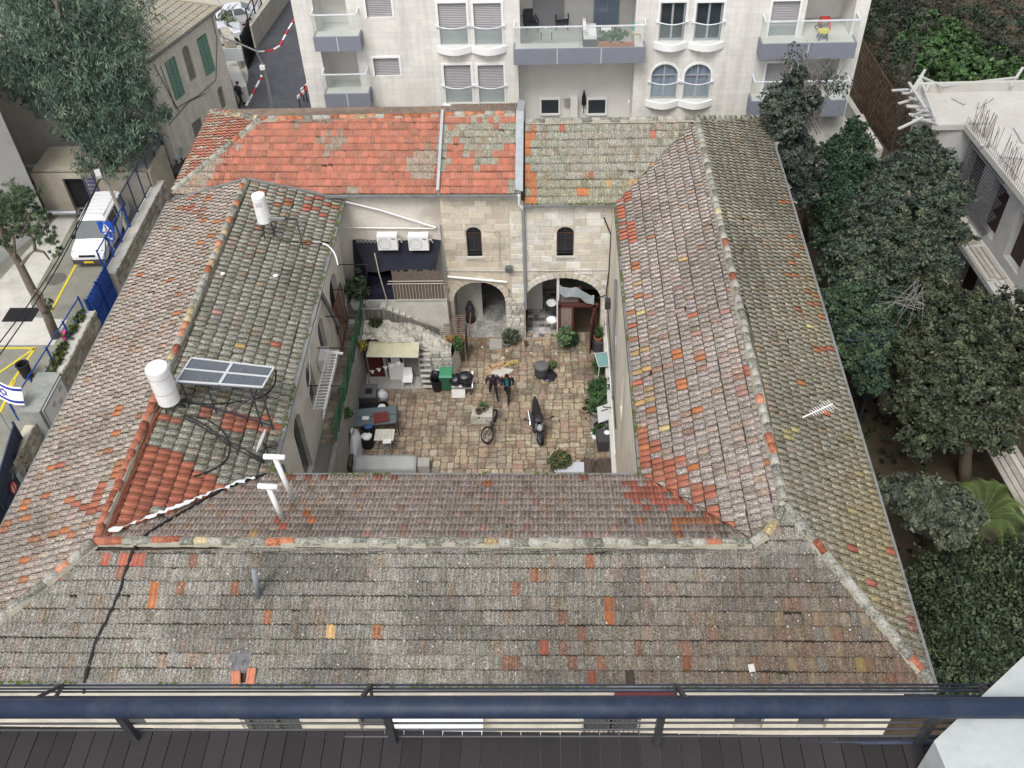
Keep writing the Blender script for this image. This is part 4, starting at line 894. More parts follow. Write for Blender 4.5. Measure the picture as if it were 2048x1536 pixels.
for q in ((3.2, 3.9, 3.9, 6.1, .3), (5.4, 6.0, .9, 2.4, .2), (2.2, 3.2, .2, 1.6, 0)): arch_pane(c1, u1, n1, *q, .12).build('window', mat('boarded_window', (.22, .21, .19), .8), sh)
seg_wall(c2, c1, ZS, [], SHM, sh); seg_wall(c3, c2, ZS, [(9.2, 10.4, 3.4, 5.6), (5.4, 6.5, 3.4, 5.6), (1.8, 2.8, 3.4, 5.6)], SHM, sh); seg_wall(c0, c4, ZS, [], SHM, sh)
for q in ((9.2, 10.4), (5.4, 6.5), (1.8, 2.8)): arch_pane(c3, (c2 - c3).normalized(), Vector(((c2 - c3).normalized().y, -(c2 - c3).normalized().x, 0)), *q, 3.4, 5.6, 0, .15).build('window', mat('pale_shutter', (.28, .33, .33), .6), sh)
# roof: hand laid slope planes with tile rows
GT = mat('grey_green_tiles', (.30, .29, .235), .9, .25, 3, bump=.5, dirt=(.40, .24, .15), dscale=1.6, damt=.4)
def tile_plane(a, b, c, d, n_rows, w=.30):
    """eave a-b, top d-c; one strip of overlapping curved tiles per row, joined (too far off to pick apart)"""
    a, b, c, d = map(Vector, (a, b, c, d)); N = (b - a).cross(d - a).normalized(); N = N if N.z > 0 else -N; m = MB()
    for r_ in range(n_rows):
        f0, f1 = r_ / n_rows, min(1, (r_ + 1.15) / n_rows); p0, p1 = a.lerp(d, f0), b.lerp(c, f0); q0, q1 = a.lerp(d, f1), b.lerp(c, f1); n = max(2, int((p1 - p0).length / w)) * 4
        vs = []
        for i in range(n + 1): t = i / n; h = (.03, .03, .0, .0)[i % 4]; vs += [p0.lerp(p1, t) + N * (h + .01), p0.lerp(p1, t) + N * (h + .06), q0.lerp(q1, t) + N * (h + .012)]
        m.add(vs, [(3 * i, 3 * i + 3, 3 * i + 4, 3 * i + 1) for i in range(n)] + [(3 * i + 1, 3 * i + 4, 3 * i + 5, 3 * i + 2) for i in range(n)])
    o = m.build('roof_tiles', GT, sh); o['kind'] = 'stuff'; return o
E0 = c0 + n1 * .4; E1 = c1 + n1 * .35 + Vector((.1, -.3, 0)); E2 = c2 + Vector((-.1, -.45, 0)); E3 = c3 + Vector((0, -.45, 0)); E4 = c4 + Vector((0, .4, 0)); Rg = Vector((-26.6, 56.2, ZS + 2.1)); Rg2 = Vector((-40, 56.4, ZS + 2.1))
for e_ in (E0, E1, E2, E3, E4): e_.z = ZS
E0.y += .4
tile_plane(E1, E0, Rg, Rg, 14); tile_plane(E2, E1, Rg, Rg, 14); tile_plane(E3, E2, Rg, Rg2, 14); tile_plane(E0, E4, Rg, Rg, 14)
m = MB()
for a_, b_ in ((E1, Rg), (E2, Rg), (Rg, Rg2), (E0, Rg)): m.tube([a_ + Vector((0, 0, .05)), b_ + Vector((0, 0, .05))], .13, 6)
m.build('ridge', mat('ridge_cement', (.42, .39, .31), .9, .2, 4), sh)
m = MB()
for a_, b_ in ((E3, E2), (E2, E1), (E1, E0)): m.bar(a_ + Vector((0, 0, -.06)), b_ + Vector((0, 0, -.06)), .16, .14)
m.build('gutter', GUTTER, sh)
for t_ in (.35, 1.2): m = MB(); q = c2.lerp(c1, t_ / 1.56) + n1 * .1 + Vector((0, -.12, 0)); m.tube([q, q + Vector((0, 0, ZS))], .05); m.build('drainpipe', mat('pale_pipe', (.55, .53, .49), .6), sh)
for pts in ([(1, 6), (1.2, 3.2), (3.5, 2.9), (5.5, 3.0), (6.6, 5.2), (6.7, 7)], [(.2, 2.6), (2.5, 3.0), (4.2, 2.7)], [(0.5, 6.4), (1.4, 2.9)]):
    m = MB(); m.tube([c1 + u1 * a + n1 * .06 + Vector((0, 0, z)) for a, z in pts], .022, 5); m.build('cable', IRON, sh)

# ================================================================== WHITE BUILDING (left edge), store walls, yard wall
wb = thing('white_building', 'white rendered building wall cut off by the left edge beyond the yard', 'building', (-32, 46, 0))
A_, B_ = Vector((-29.0, 45.3, 0)), Vector((-37.2, 58.3, 0)); C_ = Vector((-31.5, 38, 0))
WBM = mat('white_render', (.66, .65, .61), .85, .08, .7, dirt=(.45, .43, .39), dscale=.5, damt=.5)
m = MB(); m.quad(A_, B_, B_ + Vector((0, 0, 9)), A_ + Vector((0, 0, 9))); m.quad(A_, C_, C_ + Vector((0, 0, 9)), A_ + Vector((0, 0, 9))); m.quad(C_, (-50, 30, 0), (-50, 30, 9), C_ + Vector((0, 0, 9))); m.build('wall', WBM, wb)
m = MB(); m.add([A_ + Vector((.3, -.2, 9)), B_ + Vector((.3, 0, 9)), (-60, 60, 9), (-60, 28, 9), (-50, 29.5, 9), C_ + Vector((.2, -.3, 9))], [(0, 1, 2, 3, 4, 5)]); m.build('roof', LCONC, wb)
def wall_thing(name, a, b, h, t, mt, label, cat='wall', z=0):
    m = MB(); m.bar((a[0], a[1], z + h / 2), (b[0], b[1], z + h / 2), t, h); o = m.build(name, mt); o['label'] = label; o['category'] = cat; return o
BG = mat('beige_render', (.44, .40, .32), .9, .12, .8, dirt=(.26, .23, .18), dscale=.7)
st = thing('storage_shed', 'beige rendered store with a dark opening across the yard behind the white van', 'shed', (-27, 48.5, 0))
a, b, c = G(165, 425, 0), G(262, 425, 0), G(300, 405, 0)
m = MB(); wall(m, (-29.6, 46.5, 0), (1, 0, 0), (0, -1, 0), 6.8, 2.6, [(1.7, 3.0, 0, 2.2)], .2); m.box(-29.6, 46.72, 2.5, -22.8, 49.4, 2.62); m.box(-22.85, 46.5, 0, -22.7, 49.4, 2.6); m.build('wall', BG, st)
m = MB(); m.box(-27.9, 46.9, 0, -26.6, 46.95, 2.2); m.build('doorway', DARK, st)
m = MB()
for i in range(9): m.bar((-26.6 + .02 * i, 46.45, .15 + i * .26), (-26.0, 46.45, .1 + i * .26), .1)
m.bar((-26.6, 46.4, 0), (-26.6, 46.4, 2.5), .06); m.bar((-26, 46.4, 0), (-26, 46.4, 2.5), .06); m.build('lattice', mat('purple_metal', (.09, .09, .2), .5), st)
for k_ in range(2):
    m = MB(); m.tube([(-30.4, 45.9 - k_ * .35, .35 + .2 * k_), (-27.3, 45.9 - k_ * .3, .35 + .2 * k_)], .13, 10); m.build('metal_pipe', STEEL, label=('grey steel pipe lying at the shed wall, the one against the wall', 'grey steel pipe lying at the shed wall, the one nearer the van')[k_], category='pipe', group='pipes beside the shed')
wall_thing('boundary_wall', (-38, 50.0), (-24, 50.0), 1.0, .3, LCONC, 'low pale wall between the dark lane and the beige shed')
wall_thing('boundary_wall', (-37, 53.6), (-31.8, 53.6), 3.0, .3, BG, 'tall beige wall along the far side of the dark lane by the white building')
# rubble stone wall along the lane
yw = thing('rubble_wall', 'rough rubble stone wall between the school yard and the lane', 'wall', (-22.3, 38, 0))
YWX = -22.35; V = []
def rubble(par, x, y0, y1, z0, z1, seed, nm='stones', s=.27, axis='y', tone=None):
    r = random.Random(seed); vs, fs, cs = [], [], []; z = z0
    tone = tone or [(.42, .39, .33), (.36, .33, .28), (.48, .45, .39), (.30, .28, .24)]
    while z < z1 - .05:
        h = r.uniform(.6, 1.2) * s; q = y0
        while q < y1:
            w = min(r.uniform(.7, 1.7) * s, max(.1, y1 - q)); p = r.uniform(.02, .06); g_ = .012; n = len(vs); k = [(q + g_, z + g_), (q + w * .5, z + r.uniform(0, .03)), (q + w - g_, z + g_ * 2), (q + w - g_, z + h - g_), (q + w * .5, z + h + r.uniform(-.02, .02)), (q + g_, z + h - g_)]
            k = [(a + r.uniform(-.03, .03), b + r.uniform(-.02, .02)) for a, b in k]; cx = sum(a for a, b in k) / 6; cz = sum(b for a, b in k) / 6
            for a, b in k: vs.append((x, a, b) if axis == 'y' else (a, x, b))
            sg = p if axis == 'y' else -p
            for a, b in k: a2, b2 = cx + (a - cx) * .8, cz + (b - cz) * .8; vs.append((x + sg, a2, b2) if axis == 'y' else (a2, x + sg, b2))
            fs += [tuple(n + 6 + i for i in range(6))] + [(n + i, n + (i + 1) % 6, n + 6 + (i + 1) % 6, n + 6 + i) for i in range(6)]
            c = r.choice(tone); f = r.uniform(.8, 1.15); cs += [(c[0] * f, c[1] * f, c[2] * f, 1)] * 12; q += w
        z += h
    off = wloc(par); me = bpy.data.meshes.new(nm); me.from_pydata([tuple(Vector(v) - off) for v in vs], [], fs); me.update(); a = me.color_attributes.new('tc', 'FLOAT_COLOR', 'POINT'); a.data.foreach_set('color', np.array(cs, np.float32).ravel()); me.materials.append(M_BLOCK)
    o = link(nm, me, par); o['kind'] = 'stuff'; return o
m = MB(); m.box(YWX - .5, 38.4, 0, YWX, 47.2, 1.5); m.box(YWX - .5, 20, 0, YWX, 35.4, 1.5); m.build('core', MORTAR, yw)
m = MB(); m.box(YWX - .55, 38.4, 1.5, YWX + .04, 47.2, 1.6); m.box(YWX - .55, 28.6, 1.5, YWX + .04, 35.4, 1.6); m.build('coping', LCONC, yw)
rubble(yw, YWX, 38.4, 47.2, 0, 1.5, 5); rubble(yw, YWX, 20, 35.4, 0, 1.5, 6)

# ================================================================== YARD: gates, fences, signs, markings
def line(a, b, w, name, mt, z=.02):
    a = Vector(a); b = Vector(b); d = (b - a).normalized(); s_ = Vector((-d.y, d.x, 0)) * w / 2
    m = MB(); m.add([a - s_, b - s_, b + s_, a + s_] , [(0, 1, 2, 3)]); 
    for i, v in enumerate(m.v): m.v[i] = (v[0], v[1], z)
    o = m.build(name, mt, kind='structure'); return o
for q in (((152, 530), (101, 625)), ((0, 697), (72, 697)), ((70, 697), (0, 800)), ((68, 698), (0, 745)), ((30, 760), (0, 825))):
    line(G(*q[0], 0), G(*q[1], 0), .13, 'road_marking', YELLOW)
m = MB(); m.prism(P2((0, 690), (108, 690), (135, 640), (70, 635), (60, 600), (160, 420), (130, 418), (0, 560)), 0, .012); m.build('path', LCONC, kind='structure')
m = MB(); a = G(42, 630, .0); m.cbox((a.x, a.y, .02), (1.6, 1.1, .02)); m.build('doormat', BLACK, label='black rubber doormat on the pale path left of the leaning pine', category='mat')
m = MB(); a = G(112, 558, 0); m.lathe((a.x, a.y, .0), [(.55, .008), (.5, .016)], 20); m.build('manhole_cover', mat('iron_cover', (.12, .115, .10), .6, .3, 8), label='round iron manhole cover in the yard below the white van', category='manhole cover')
# blue boarded gate
def gate(a, b, h, mt, name, label, n, z0=0.0, infill='board'):
    a = Vector(a); b = Vector(b); t = thing(name, label, 'gate', tuple((a + b) / 2)); u = (b - a).normalized(); L = (b - a).length; Z = Vector((0, 0, 1))
    m = MB()
    for f in (0, .5, 1): p = a.lerp(b, f); m.bar(p + Z * z0, p + Z * (z0 + h + .15), .09)
    for z in (.1, h * .5, h): m.bar(a + Z * (z0 + z), b + Z * (z0 + z), .06)
    m.build('gate_frame', mt, t)
    for i in range(n):
        p = a + u * (L * (i + .5) / n); m = MB(); w = L / n * (.9 if infill == 'board' else .16); s_ = Vector((-u.y, u.x, 0)) * .02
        m.bar(p + Z * (z0 + .1) + s_, p + Z * (z0 + h) + s_, .02 if infill == 'board' else .022, w if infill == 'board' else .022, up=u if infill != 'board' else Vector((-u.y, u.x, 0))); m.build('board' if infill == 'board' else 'bar', mt, t)
    return t
gate((YWX - .3, 38.3, 0), (YWX - .3, 35.5, 0), 2.1, BLUE, 'yard_gate', 'blue sheet metal gate in the rubble wall between yard and lane', 10)
def fence(name, a, b, h, mt, label, posts, bars, z0=0.0, cat='fence', cap=None):
    a = Vector(a); b = Vector(b); t = thing(name, label, cat, tuple((a + b) / 2)); L = (b - a).length; Z = Vector((0, 0, 1))
    for i in range(posts): p = a.lerp(b, i / (posts - 1)); m = MB(); m.bar(p + Z * z0, p + Z * (z0 + h), .07); m.build('post', mt, t)
    for z in ((.15, h - .08) if h > .7 else (h - .08,)): m = MB(); m.bar(a + Z * (z0 + z), b + Z * (z0 + z), .05); m.build('rail', mt, t)
    if bars:
        m = MB()
        for i in range(bars): p = a.lerp(b, (i + .5) / bars); m.bar(p + Z * (z0 + .1), p + Z * (z0 + h + .05), .018)
        o = m.build('bars', mt, t); o['kind'] = 'stuff'
    return t
fence('blue_fence', (YWX - .45, 35.3, 0), (YWX - .8, 28.0, 0), 1.0, BLUE, 'bent blue metal fence above the planted top of the rubble wall', 5, 0, 1.6)
t = fence('blue_railing', (YWX - .5, 38.5, 0), (YWX - .5, 42.5, 0), 1.4, BLUE, 'open blue metal frame on the rubble wall beside the road sign', 4, 0, 1.6)
for i in range(3): m = MB(); m.bar((YWX - .5, 38.5 + i * 1.3, 1.7), (YWX - .5, 39.8 + i * 1.3, 2.9), .05); m.build('brace', BLUE, t)
fence('mesh_fence', (YWX - .5, 42.6, 0), (YWX - .5, 49.5, 0), 2.0, NAVY, 'dark purple bar fence on the wall behind the van and under the conifer', 6, 60, 1.6)
fence('mesh_fence', (YWX - 2.2, 49.7, 0), (YWX - .5, 49.7, 0), 2.0, NAVY, 'short dark bar fence facing the lane under the conifer', 3, 16, 1.0)
def px_gate():
    a = Vector((YWX - .3, 27.0, 0)); b = Vector((YWX + 1.1, 19.5, 0)); t = gate(a, b, 2.4, NAVY, 'sliding_gate', 'long dark blue grey barred gate with two round no entry signs', 60, infill='bar'); u = (b - a).normalized(); n = Vector((-u.y, u.x, 0)); n = n if n.x > 0 else -n
    m = MB(); m.quad(a - n * .05 + Vector((0, 0, .1)), b - n * .05 + Vector((0, 0, .1)), b - n * .05 + Vector((0, 0, 2.3)), a - n * .05 + Vector((0, 0, 2.3))); m.build('mesh_sheet', mat('gate_sheet', (.07, .085, .12), .6, .25, 3), t)
    for f, z in ((.33, 1.2), (.86, 1.3)):
        c = a.lerp(b, f) + n * .06 + Vector((0, 0, z)); m = MB(); ring = [c + (u * math.cos(k * math.pi / 10) + Vector((0, 0, 1)) * math.sin(k * math.pi / 10)) * .24 for k in range(20)]; m.extr(ring, tuple(n * .01)); s_ = m.build('sign_disc', WHITE, t)
        m = MB(); m.tube(ring + [ring[0]], .035, 5, cap=False); k1, k2 = ring[6] + n * .02, ring[16] + n * .02; m.bar(k1, k2, .05); m.build('sign_ring', REDP, t)
        c2 = c - u * .75 + Vector((0, 0, -.2)); m = MB(); m.extr([c2 - u * .16 + Vector((0, 0, -.28)), c2 + u * .16 + Vector((0, 0, -.28)), c2 + u * .16 + Vector((0, 0, .28)), c2 - u * .16 + Vector((0, 0, .28))], tuple(n * .01)); m.build('notice', mat('faded_notice', (.42, .48, .52), .6), t)
px_gate()
# notice cabinet at the end of the wall
t = thing('notice_cabinet', 'grey concrete cabinet with a glazed white notice board facing the lane', 'notice board', (YWX - .1, 29.0, 0))
m = MB(); m.box(-.5, -1.2, 0, .55, 1.3, 2.3); m.build('body', mat('grey_cement', (.28, .29, .27), .8, .2, 2, dirt=(.16, .17, .15)), t, w=False)
m = MB(); m.box(.56, -.95, .75, .60, 1.05, 2.15); m.build('panel', WHITE, t, w=False)
m = MB()
for a_, b_ in (((.6, -1.0, .7), (.6, 1.1, .7)), ((.6, -1.0, 2.2), (.6, 1.1, 2.2)), ((.6, -1.0, .7), (.6, -1.0, 2.2)), ((.6, 1.1, .7), (.6, 1.1, 2.2))): m.bar(a_, b_, .08)
m.build('frame', mat('alu_frame', ()), t, w=False)
for y_, z_ in ((-.3, 1.6), (.2, 1.3), (.55, 1.75)): m = MB(); m.box(.601, y_, z_, .606, y_ + .3, z_ + .24); m.build('leaflet', mat('faded_notice', ()), t, w=False)
# pedestrian crossing sign
p = G(247, 500, 2.6); q = Vector((YWX - .75, 40.6, 0)); t = thing('crossing_sign', 'blue square pedestrian crossing sign on a pole by the blue frame', 'sign', tuple(q)); m = MB(); m.tube([(0, 0, 0), (0, 0, 3.3)], .035, 8); m.build('pole', STEEL, t, w=False)
m = MB(); m.box(-.38, -.02, 2.6, .38, 0, 3.3); m.build('panel', mat('sign_blue', (.02, .09, .50), .4, .1), t, w=False); m = MB(); m.extr([(-.27, -.025, 2.68), (.27, -.025, 2.68), (0, -.025, 3.2)], (0, -.004, 0)); m.build('triangle', WHITE, t, w=False)
m = MB(); m.ball((0, -.04, 3.03), .035, 6, 4, 0, (1, .2, 1)); m.bar((0, -.035, 3.0), (.01, -.035, 2.86), .05, .01); m.bar((.01, -.035, 2.87), (-.08, -.035, 2.73), .03, .01); m.bar((.01, -.035, 2.87), (.08, -.035, 2.73), .03, .01); m.build('walking_figure', BLACK, t, w=False)
m = MB(); m.lathe((.0, -.015, 2.28), [(.27, -.012), (.27, .012)], 20, axis='Y'); m.build('round_panel', mat('sign_blue', ()), t, w=False); m = MB(); m.bar((-.12, -.03, 2.38), (.1, -.03, 2.2), .07, .01); m.add([(.16, -.034, 2.15), (.14, -.034, 2.32), (.0, -.034, 2.18)], [(0, 1, 2)]); m.build('arrow', WHITE, t, w=False)
# concrete lamp post with old lantern and speaker near the tree
a = G(275, 470, .5); t = thing('utility_pole', 'leaning grey utility pole with a lamp head and wires behind the white van', 'pole', (-22.9, 42.2, 0)); top = PY(205, 345, 43.2)
m = MB(); loc_ = Vector((-22.9, 42.2, 0)); m.tube([(0, 0, 0), (top - loc_) * .5 + Vector((.1, 0, 0)), top - loc_], [.13, .11, .08], 8); m.build('pole_shaft', mat('pole_wood', (.28, .26, .23), .85, .2, 4), t, w=False)
m = MB(); m.cbox(top - loc_ + Vector((-.1, -.3, .1)), (.28, .75, .16), .5); m.build('lamp_head', mat('lamp_grey', (.5, .5, .48), .5), t, w=False)
for k_, (qa, qb) in enumerate((((190, 380), (0, 680)), ((196, 385), (12, 690)))):
    m = MB(); a = top; b = G(qb[0] - 20, qb[1] + 30, 4.5); pts = [a.lerp(b, i / 12) - Vector((0, 0, .5 * math.sin(math.pi * i / 12))) for i in range(13)]; m.tube(pts, .028, 5); m.build('power_line', BLACK, label=('black overhead cable from the utility pole across the yard, the upper one', 'black overhead cable from the utility pole across the yard, the lower one')[k_], category='cable', group='overhead cables over the yard')
for k_, q in enumerate(((231, 340), (230, 350))):
    p = PY(*q, 47); m = MB(); m.lathe((p.x, p.y, p.z), [(.06, 0), (.17, .2), (.2, .3)], 10, axis='Y'); m.build('loudspeaker', WHITE, label=('small white horn loudspeaker at the conifer, the higher one', 'small white horn loudspeaker at the conifer, the lower one')[k_], category='loudspeaker', group='horn loudspeakers')
# litter bin, pink bag, bench
p = G(58, 755, 0); t = thing('litter_bin', 'round black litter bin standing by the blue fence in the yard', 'bin', tuple(p)); m = MB(); m.lathe((0, 0, .1), [(.24, 0), (.30, .75), (.32, .75), (.32, .80), (.24, .80), (.22, .5)], 16); m.build('body', BLACK, t, w=False); m = MB(); m.tube([(0, 0, 0), (0, 0, .15)], .08); m.build('foot', IRON, t, w=False)
m = MB(); p = G(130, 672, .9); m.cbox(p, (.15, .55, .35), .3); m.build('pink_board', mat('pink_plastic', (.62, .06, .20), .5), label='pink board hooked on the blue fence beside the pine trunk', category='board')
p = G(345, 322, 0); t = thing('bench', 'pale blue metal bench under the conifer beside the lane', 'bench', tuple(p), -.5); LB = mat('pale_blue_metal', (.42, .50, .52), .5, .1, 3)
m = MB(); m.box(-.8, -.25, .42, .8, .25, .46); m.build('seat', LB, t, w=False); m = MB(); m.add([(-.8, .25, .46), (.8, .25, .46), (.8, .4, .92), (-.8, .4, .92), (-.8, .29, .46), (.8, .29, .46), (.8, .44, .92), (-.8, .44, .92)], [(0, 1, 2, 3), (7, 6, 5, 4), (3, 2, 6, 7), (0, 3, 7, 4), (1, 5, 6, 2)]); m.build('backrest', LB, t, w=False)
for a_ in (-1, 1): m = MB(); m.bar((a_ * .65, -.2, .42), (a_ * .65, -.22, 0), .06); m.bar((a_ * .65, .2, .42), (a_ * .65, .25, 0), .06); m.build('leg', IRON, t, w=False)
# flag
p = G(0, 780, 3.2); t = thing('flag', 'white flag with blue stripes and star at the left edge over the yard', 'flag', tuple(p)); m = MB(); m.tube([(-.6, 0, -3.2), (-.6, 0, 1.0)], .03); m.build('pole', STEEL, t, w=False)
def wav(x, y): return Vector((x, -.15 * math.sin(x * 3) + y * .35, y * .75 - x * .35))
def strip(x0, x1, y0, y1, off=0, n=10):
    m = MB()
    for i in range(n): a_, b_ = x0 + (x1 - x0) * i / n, x0 + (x1 - x0) * (i + 1) / n; o_ = Vector((0, -off, off)); m.quad(wav(a_, y0) + o_, wav(b_, y0) + o_, wav(b_, y1) + o_, wav(a_, y1) + o_)
    return m
strip(-.6, .9, -.5, .5).build('cloth', WHITE, t, w=False); FB = mat('flag_blue', (.02, .03, .30), .7)
strip(-.6, .9, .27, .40, .012).build('stripe', FB, t, w=False); strip(-.6, .9, -.40, -.27, .012).build('stripe', FB, t, w=False)
m = MB(); c_ = wav(.15, 0) + Vector((0, -.015, .015))
for r_ in (0, math.pi):
    tri = [wav(.15 + .2 * math.sin(r_ + k * 2 * math.pi / 3), .2 * math.cos(r_ + k * 2 * math.pi / 3)) + Vector((0, -.015, .015)) for k in range(3)]
    for k in range(3): m.bar(tri[k], tri[(k + 1) % 3], .03, .008)
m.build('star', FB, t, w=False)

# ================================================================== VEHICLES
def mirror_loft(stations):
    """stations: (y, [(x,z), ...] right half outline from bottom to top centre)"""
    m = MB(); n = len(stations[0][1]); vs = []
    for y, o_ in stations: vs += [(x, y, z) for x, z in o_] + [(-x, y, z) for x, z in reversed(o_)]
    k = 2 * n; fs = [(i * k + j, i * k + (j + 1) % k, (i + 1) * k + (j + 1) % k, (i + 1) * k + j) for i in range(len(stations) - 1) for j in range(k)]
    fs += [tuple(range(k - 1, -1, -1)), tuple((len(stations) - 1) * k + j for j in range(k))]
    m.add(vs, fs); return m
def wheel(par, x, y, r=.32, w=.2):
    m = MB(); m.lathe((x - w / 2, y, r), [(r * .6, 0), (r, .02), (r, w - .02), (r * .6, w)], 20, axis='X'); o = m.build('wheel', BLACK, par, w=False); m = MB(); m.lathe((x - w / 2 - .005, y, r), [(.02, 0), (r * .6, .01), (r * .6, w), (.02, w + .01)], 14, axis='X'); c = link('rim', m.mesh('rim', STEEL), o)
CAR_W = mat('white_car_paint', (.74, .75, .76), .25, .03, 2, spec=.6); CAR_S = mat('silver_car_paint', (.62, .64, .66), .3, .05, 2, metal=.15, spec=.6)
WIN = mat('car_glass', (.035, .05, .055), .06, .2, 2, spec=.8)
# white people carrier in the yard: front towards -y
t = thing('white_van', 'white passenger van parked in the yard facing the camera, black side windows', 'van', (-25.05, 43.4, 0), .03)
O = lambda w, zl, zb, zt, wt: [(w * .9, zl), (w, zl + .18), (w, zb), (wt, zt - .10), (wt - .13, zt), (.0, zt + .03)]
st_ = [(-2.42, O(.80, .38, .72, .80, .70)), (-2.34, O(.88, .30, .86, .93, .80)), (-1.95, O(.92, .28, .96, 1.05, .84)), (-1.50, O(.92, .28, 1.04, 1.17, .86)), (-.62, O(.92, .28, 1.12, 1.86, .74)), (-.3, O(.92, .28, 1.12, 1.93, .76)), (1.0, O(.92, .28, 1.12, 1.95, .77)), (2.15, O(.92, .28, 1.12, 1.93, .77)), (2.36, O(.90, .34, 1.10, 1.80, .74))]
mirror_loft(st_).build('body', CAR_W, t, w=False)
m = MB(); m.add([(-.78, -1.44, 1.27), (.78, -1.44, 1.27), (.64, -.66, 1.90), (-.64, -.66, 1.90)], [(0, 1, 2, 3)]); m.build('windscreen', WIN, t, w=False)
for sx in (-1, 1):
    for (y0, y1, f0) in ((-1.25, -.42, .35), (-.34, .62, 0), (.70, 1.42, 0), (1.50, 2.12, 0)):
        m = MB(); q = [(.935, y0, 1.13), (.935, y1, 1.13), (.80, y1, 1.78), (.80, y0 + f0 * 1.4, 1.78)]; m.add([(sx * a, b, c) for a, b, c in q], [(0, 1, 2, 3)]); m.build('side_window', WIN, t, w=False)
    m = MB(); m.cbox((sx * 1.02, -1.15, 1.2), (.2, .12, .22)); m.build('wing_mirror', BLACK, t, w=False)
    m = MB(); m.add([(sx * .50, -2.39, .72), (sx * .86, -2.30, .74), (sx * .84, -2.10, .97), (sx * .50, -2.2, .98)], [(0, 1, 2, 3)]); m.build('headlight', mat('headlight_glass', (.30, .32, .33), .1, .3, 20, spec=.8), t, w=False)
    wheel(t, sx * .84, -1.5); wheel(t, sx * .84, 1.45)
m = MB(); m.box(-.44, -2.44, .74, .44, -2.36, .86); m.build('grille', BLACK, t, w=False); m = MB(); m.box(-.86, -2.48, .32, .86, -2.3, .58); m.build('bumper', mat('dark_bumper', (.06, .06, .065), .6), t, w=False)
m = MB(); m.box(-.26, -2.5, .40, .26, -2.48, .50); m.build('number_plate', mat('yellow_plate', (.70, .50, .02), .5), t, w=False)
m = MB()
for i in range(6): m.box(-.52, -.1 + i * .36, 1.965, .52, -.06 + i * .36, 1.98)
for sx in (-1, 1): m.box(sx * .60 - .02, -.3, 1.93, sx * .60 + .02, 2.1, 1.99)
m.build('roof_rib', mat('van_roof_grey', (.55, .56, .57), .4), t, w=False)
m = MB(); m.box(-.42, -1.85, 1.075, .42, -1.80, 1.09); m.build('bonnet_vent', BLACK, t, w=False)
def sedan(name, label, mt, loc, rz, hatch=False):
    t = thing(name, label, 'car', loc, rz, 'silver cars in the gravel car park'); L = 2.0 if hatch else 2.25
    O2 = lambda w, zl, zb, zt, wt: [(w * .92, zl), (w, zl + .2), (w * .98, zb), (wt, zt - .03), (wt - .1, zt), (0, zt + .015)]
    r_ = .35 if hatch else 0
    st = [(-L, O2(.72, .35, .58, .62, .6)), (-L + .2, O2(.84, .22, .72, .76, .74)), (-1.0, O2(.88, .2, .90, .95, .78)), (-.35, O2(.88, .2, .92, 1.36, .60)), (.2, O2(.88, .2, .92, 1.44, .60)), (.9, O2(.88, .2, .92, 1.40, .60)), (1.55 + r_ * .8, O2(.87, .2, .95, 1.04 + r_ * .1, .72)), (L - .1, O2(.84, .25, .92, .98, .72)), (L, O2(.74, .35, .80, .84, .62))]
    mirror_loft(st).build('body', mt, t, w=False)
    m = MB(); m.add([(-.76, -.98, .97), (.76, -.98, .97), (.56, -.38, 1.35), (-.56, -.38, 1.35)], [(0, 1, 2, 3)]); m.build('windscreen', WIN, t, w=False)
    m = MB(); m.add([(.70, 1.52 + r_ * .8, 1.07), (-.70, 1.52 + r_ * .8, 1.07), (-.54, .95, 1.40), (.54, .95, 1.40)], [(0, 1, 2, 3)]); m.build('rear_window', WIN, t, w=False)
    for sx in (-1, 1):
        for y0, y1, a_, b_ in ((-.78, .18, .4, 0), (.26, 1.3, 0, .42)):
            m = MB(); q = [(.885, y0, .95), (.885, y1, .95), (.66, y1 - b_, 1.34), (.66, y0 + a_, 1.34)]; m.add([(sx * a, b, c) for a, b, c in q], [(0, 1, 2, 3)]); m.build('side_window', WIN, t, w=False)
        wheel(t, sx * .80, -1.3, .31); wheel(t, sx * .80, 1.3, .31)
        m = MB(); m.cbox((sx * .72, L - .05, .78), (.22, .1, .14)); m.build('rear_light', REDP, t, w=False)
    return t
a = G(503, 38, 0); sedan('parked_car', 'silver saloon parked behind the stone wall, farther of the two cars', CAR_S, (a.x - 1.3, a.y - .8, 0), -1.25)
a = G(482, 78, 0); sedan('parked_car', 'silver hatchback parked beside the black gate next to the stone house', CAR_S, (a.x - 1.6, a.y - .6, 0), -1.30, True)

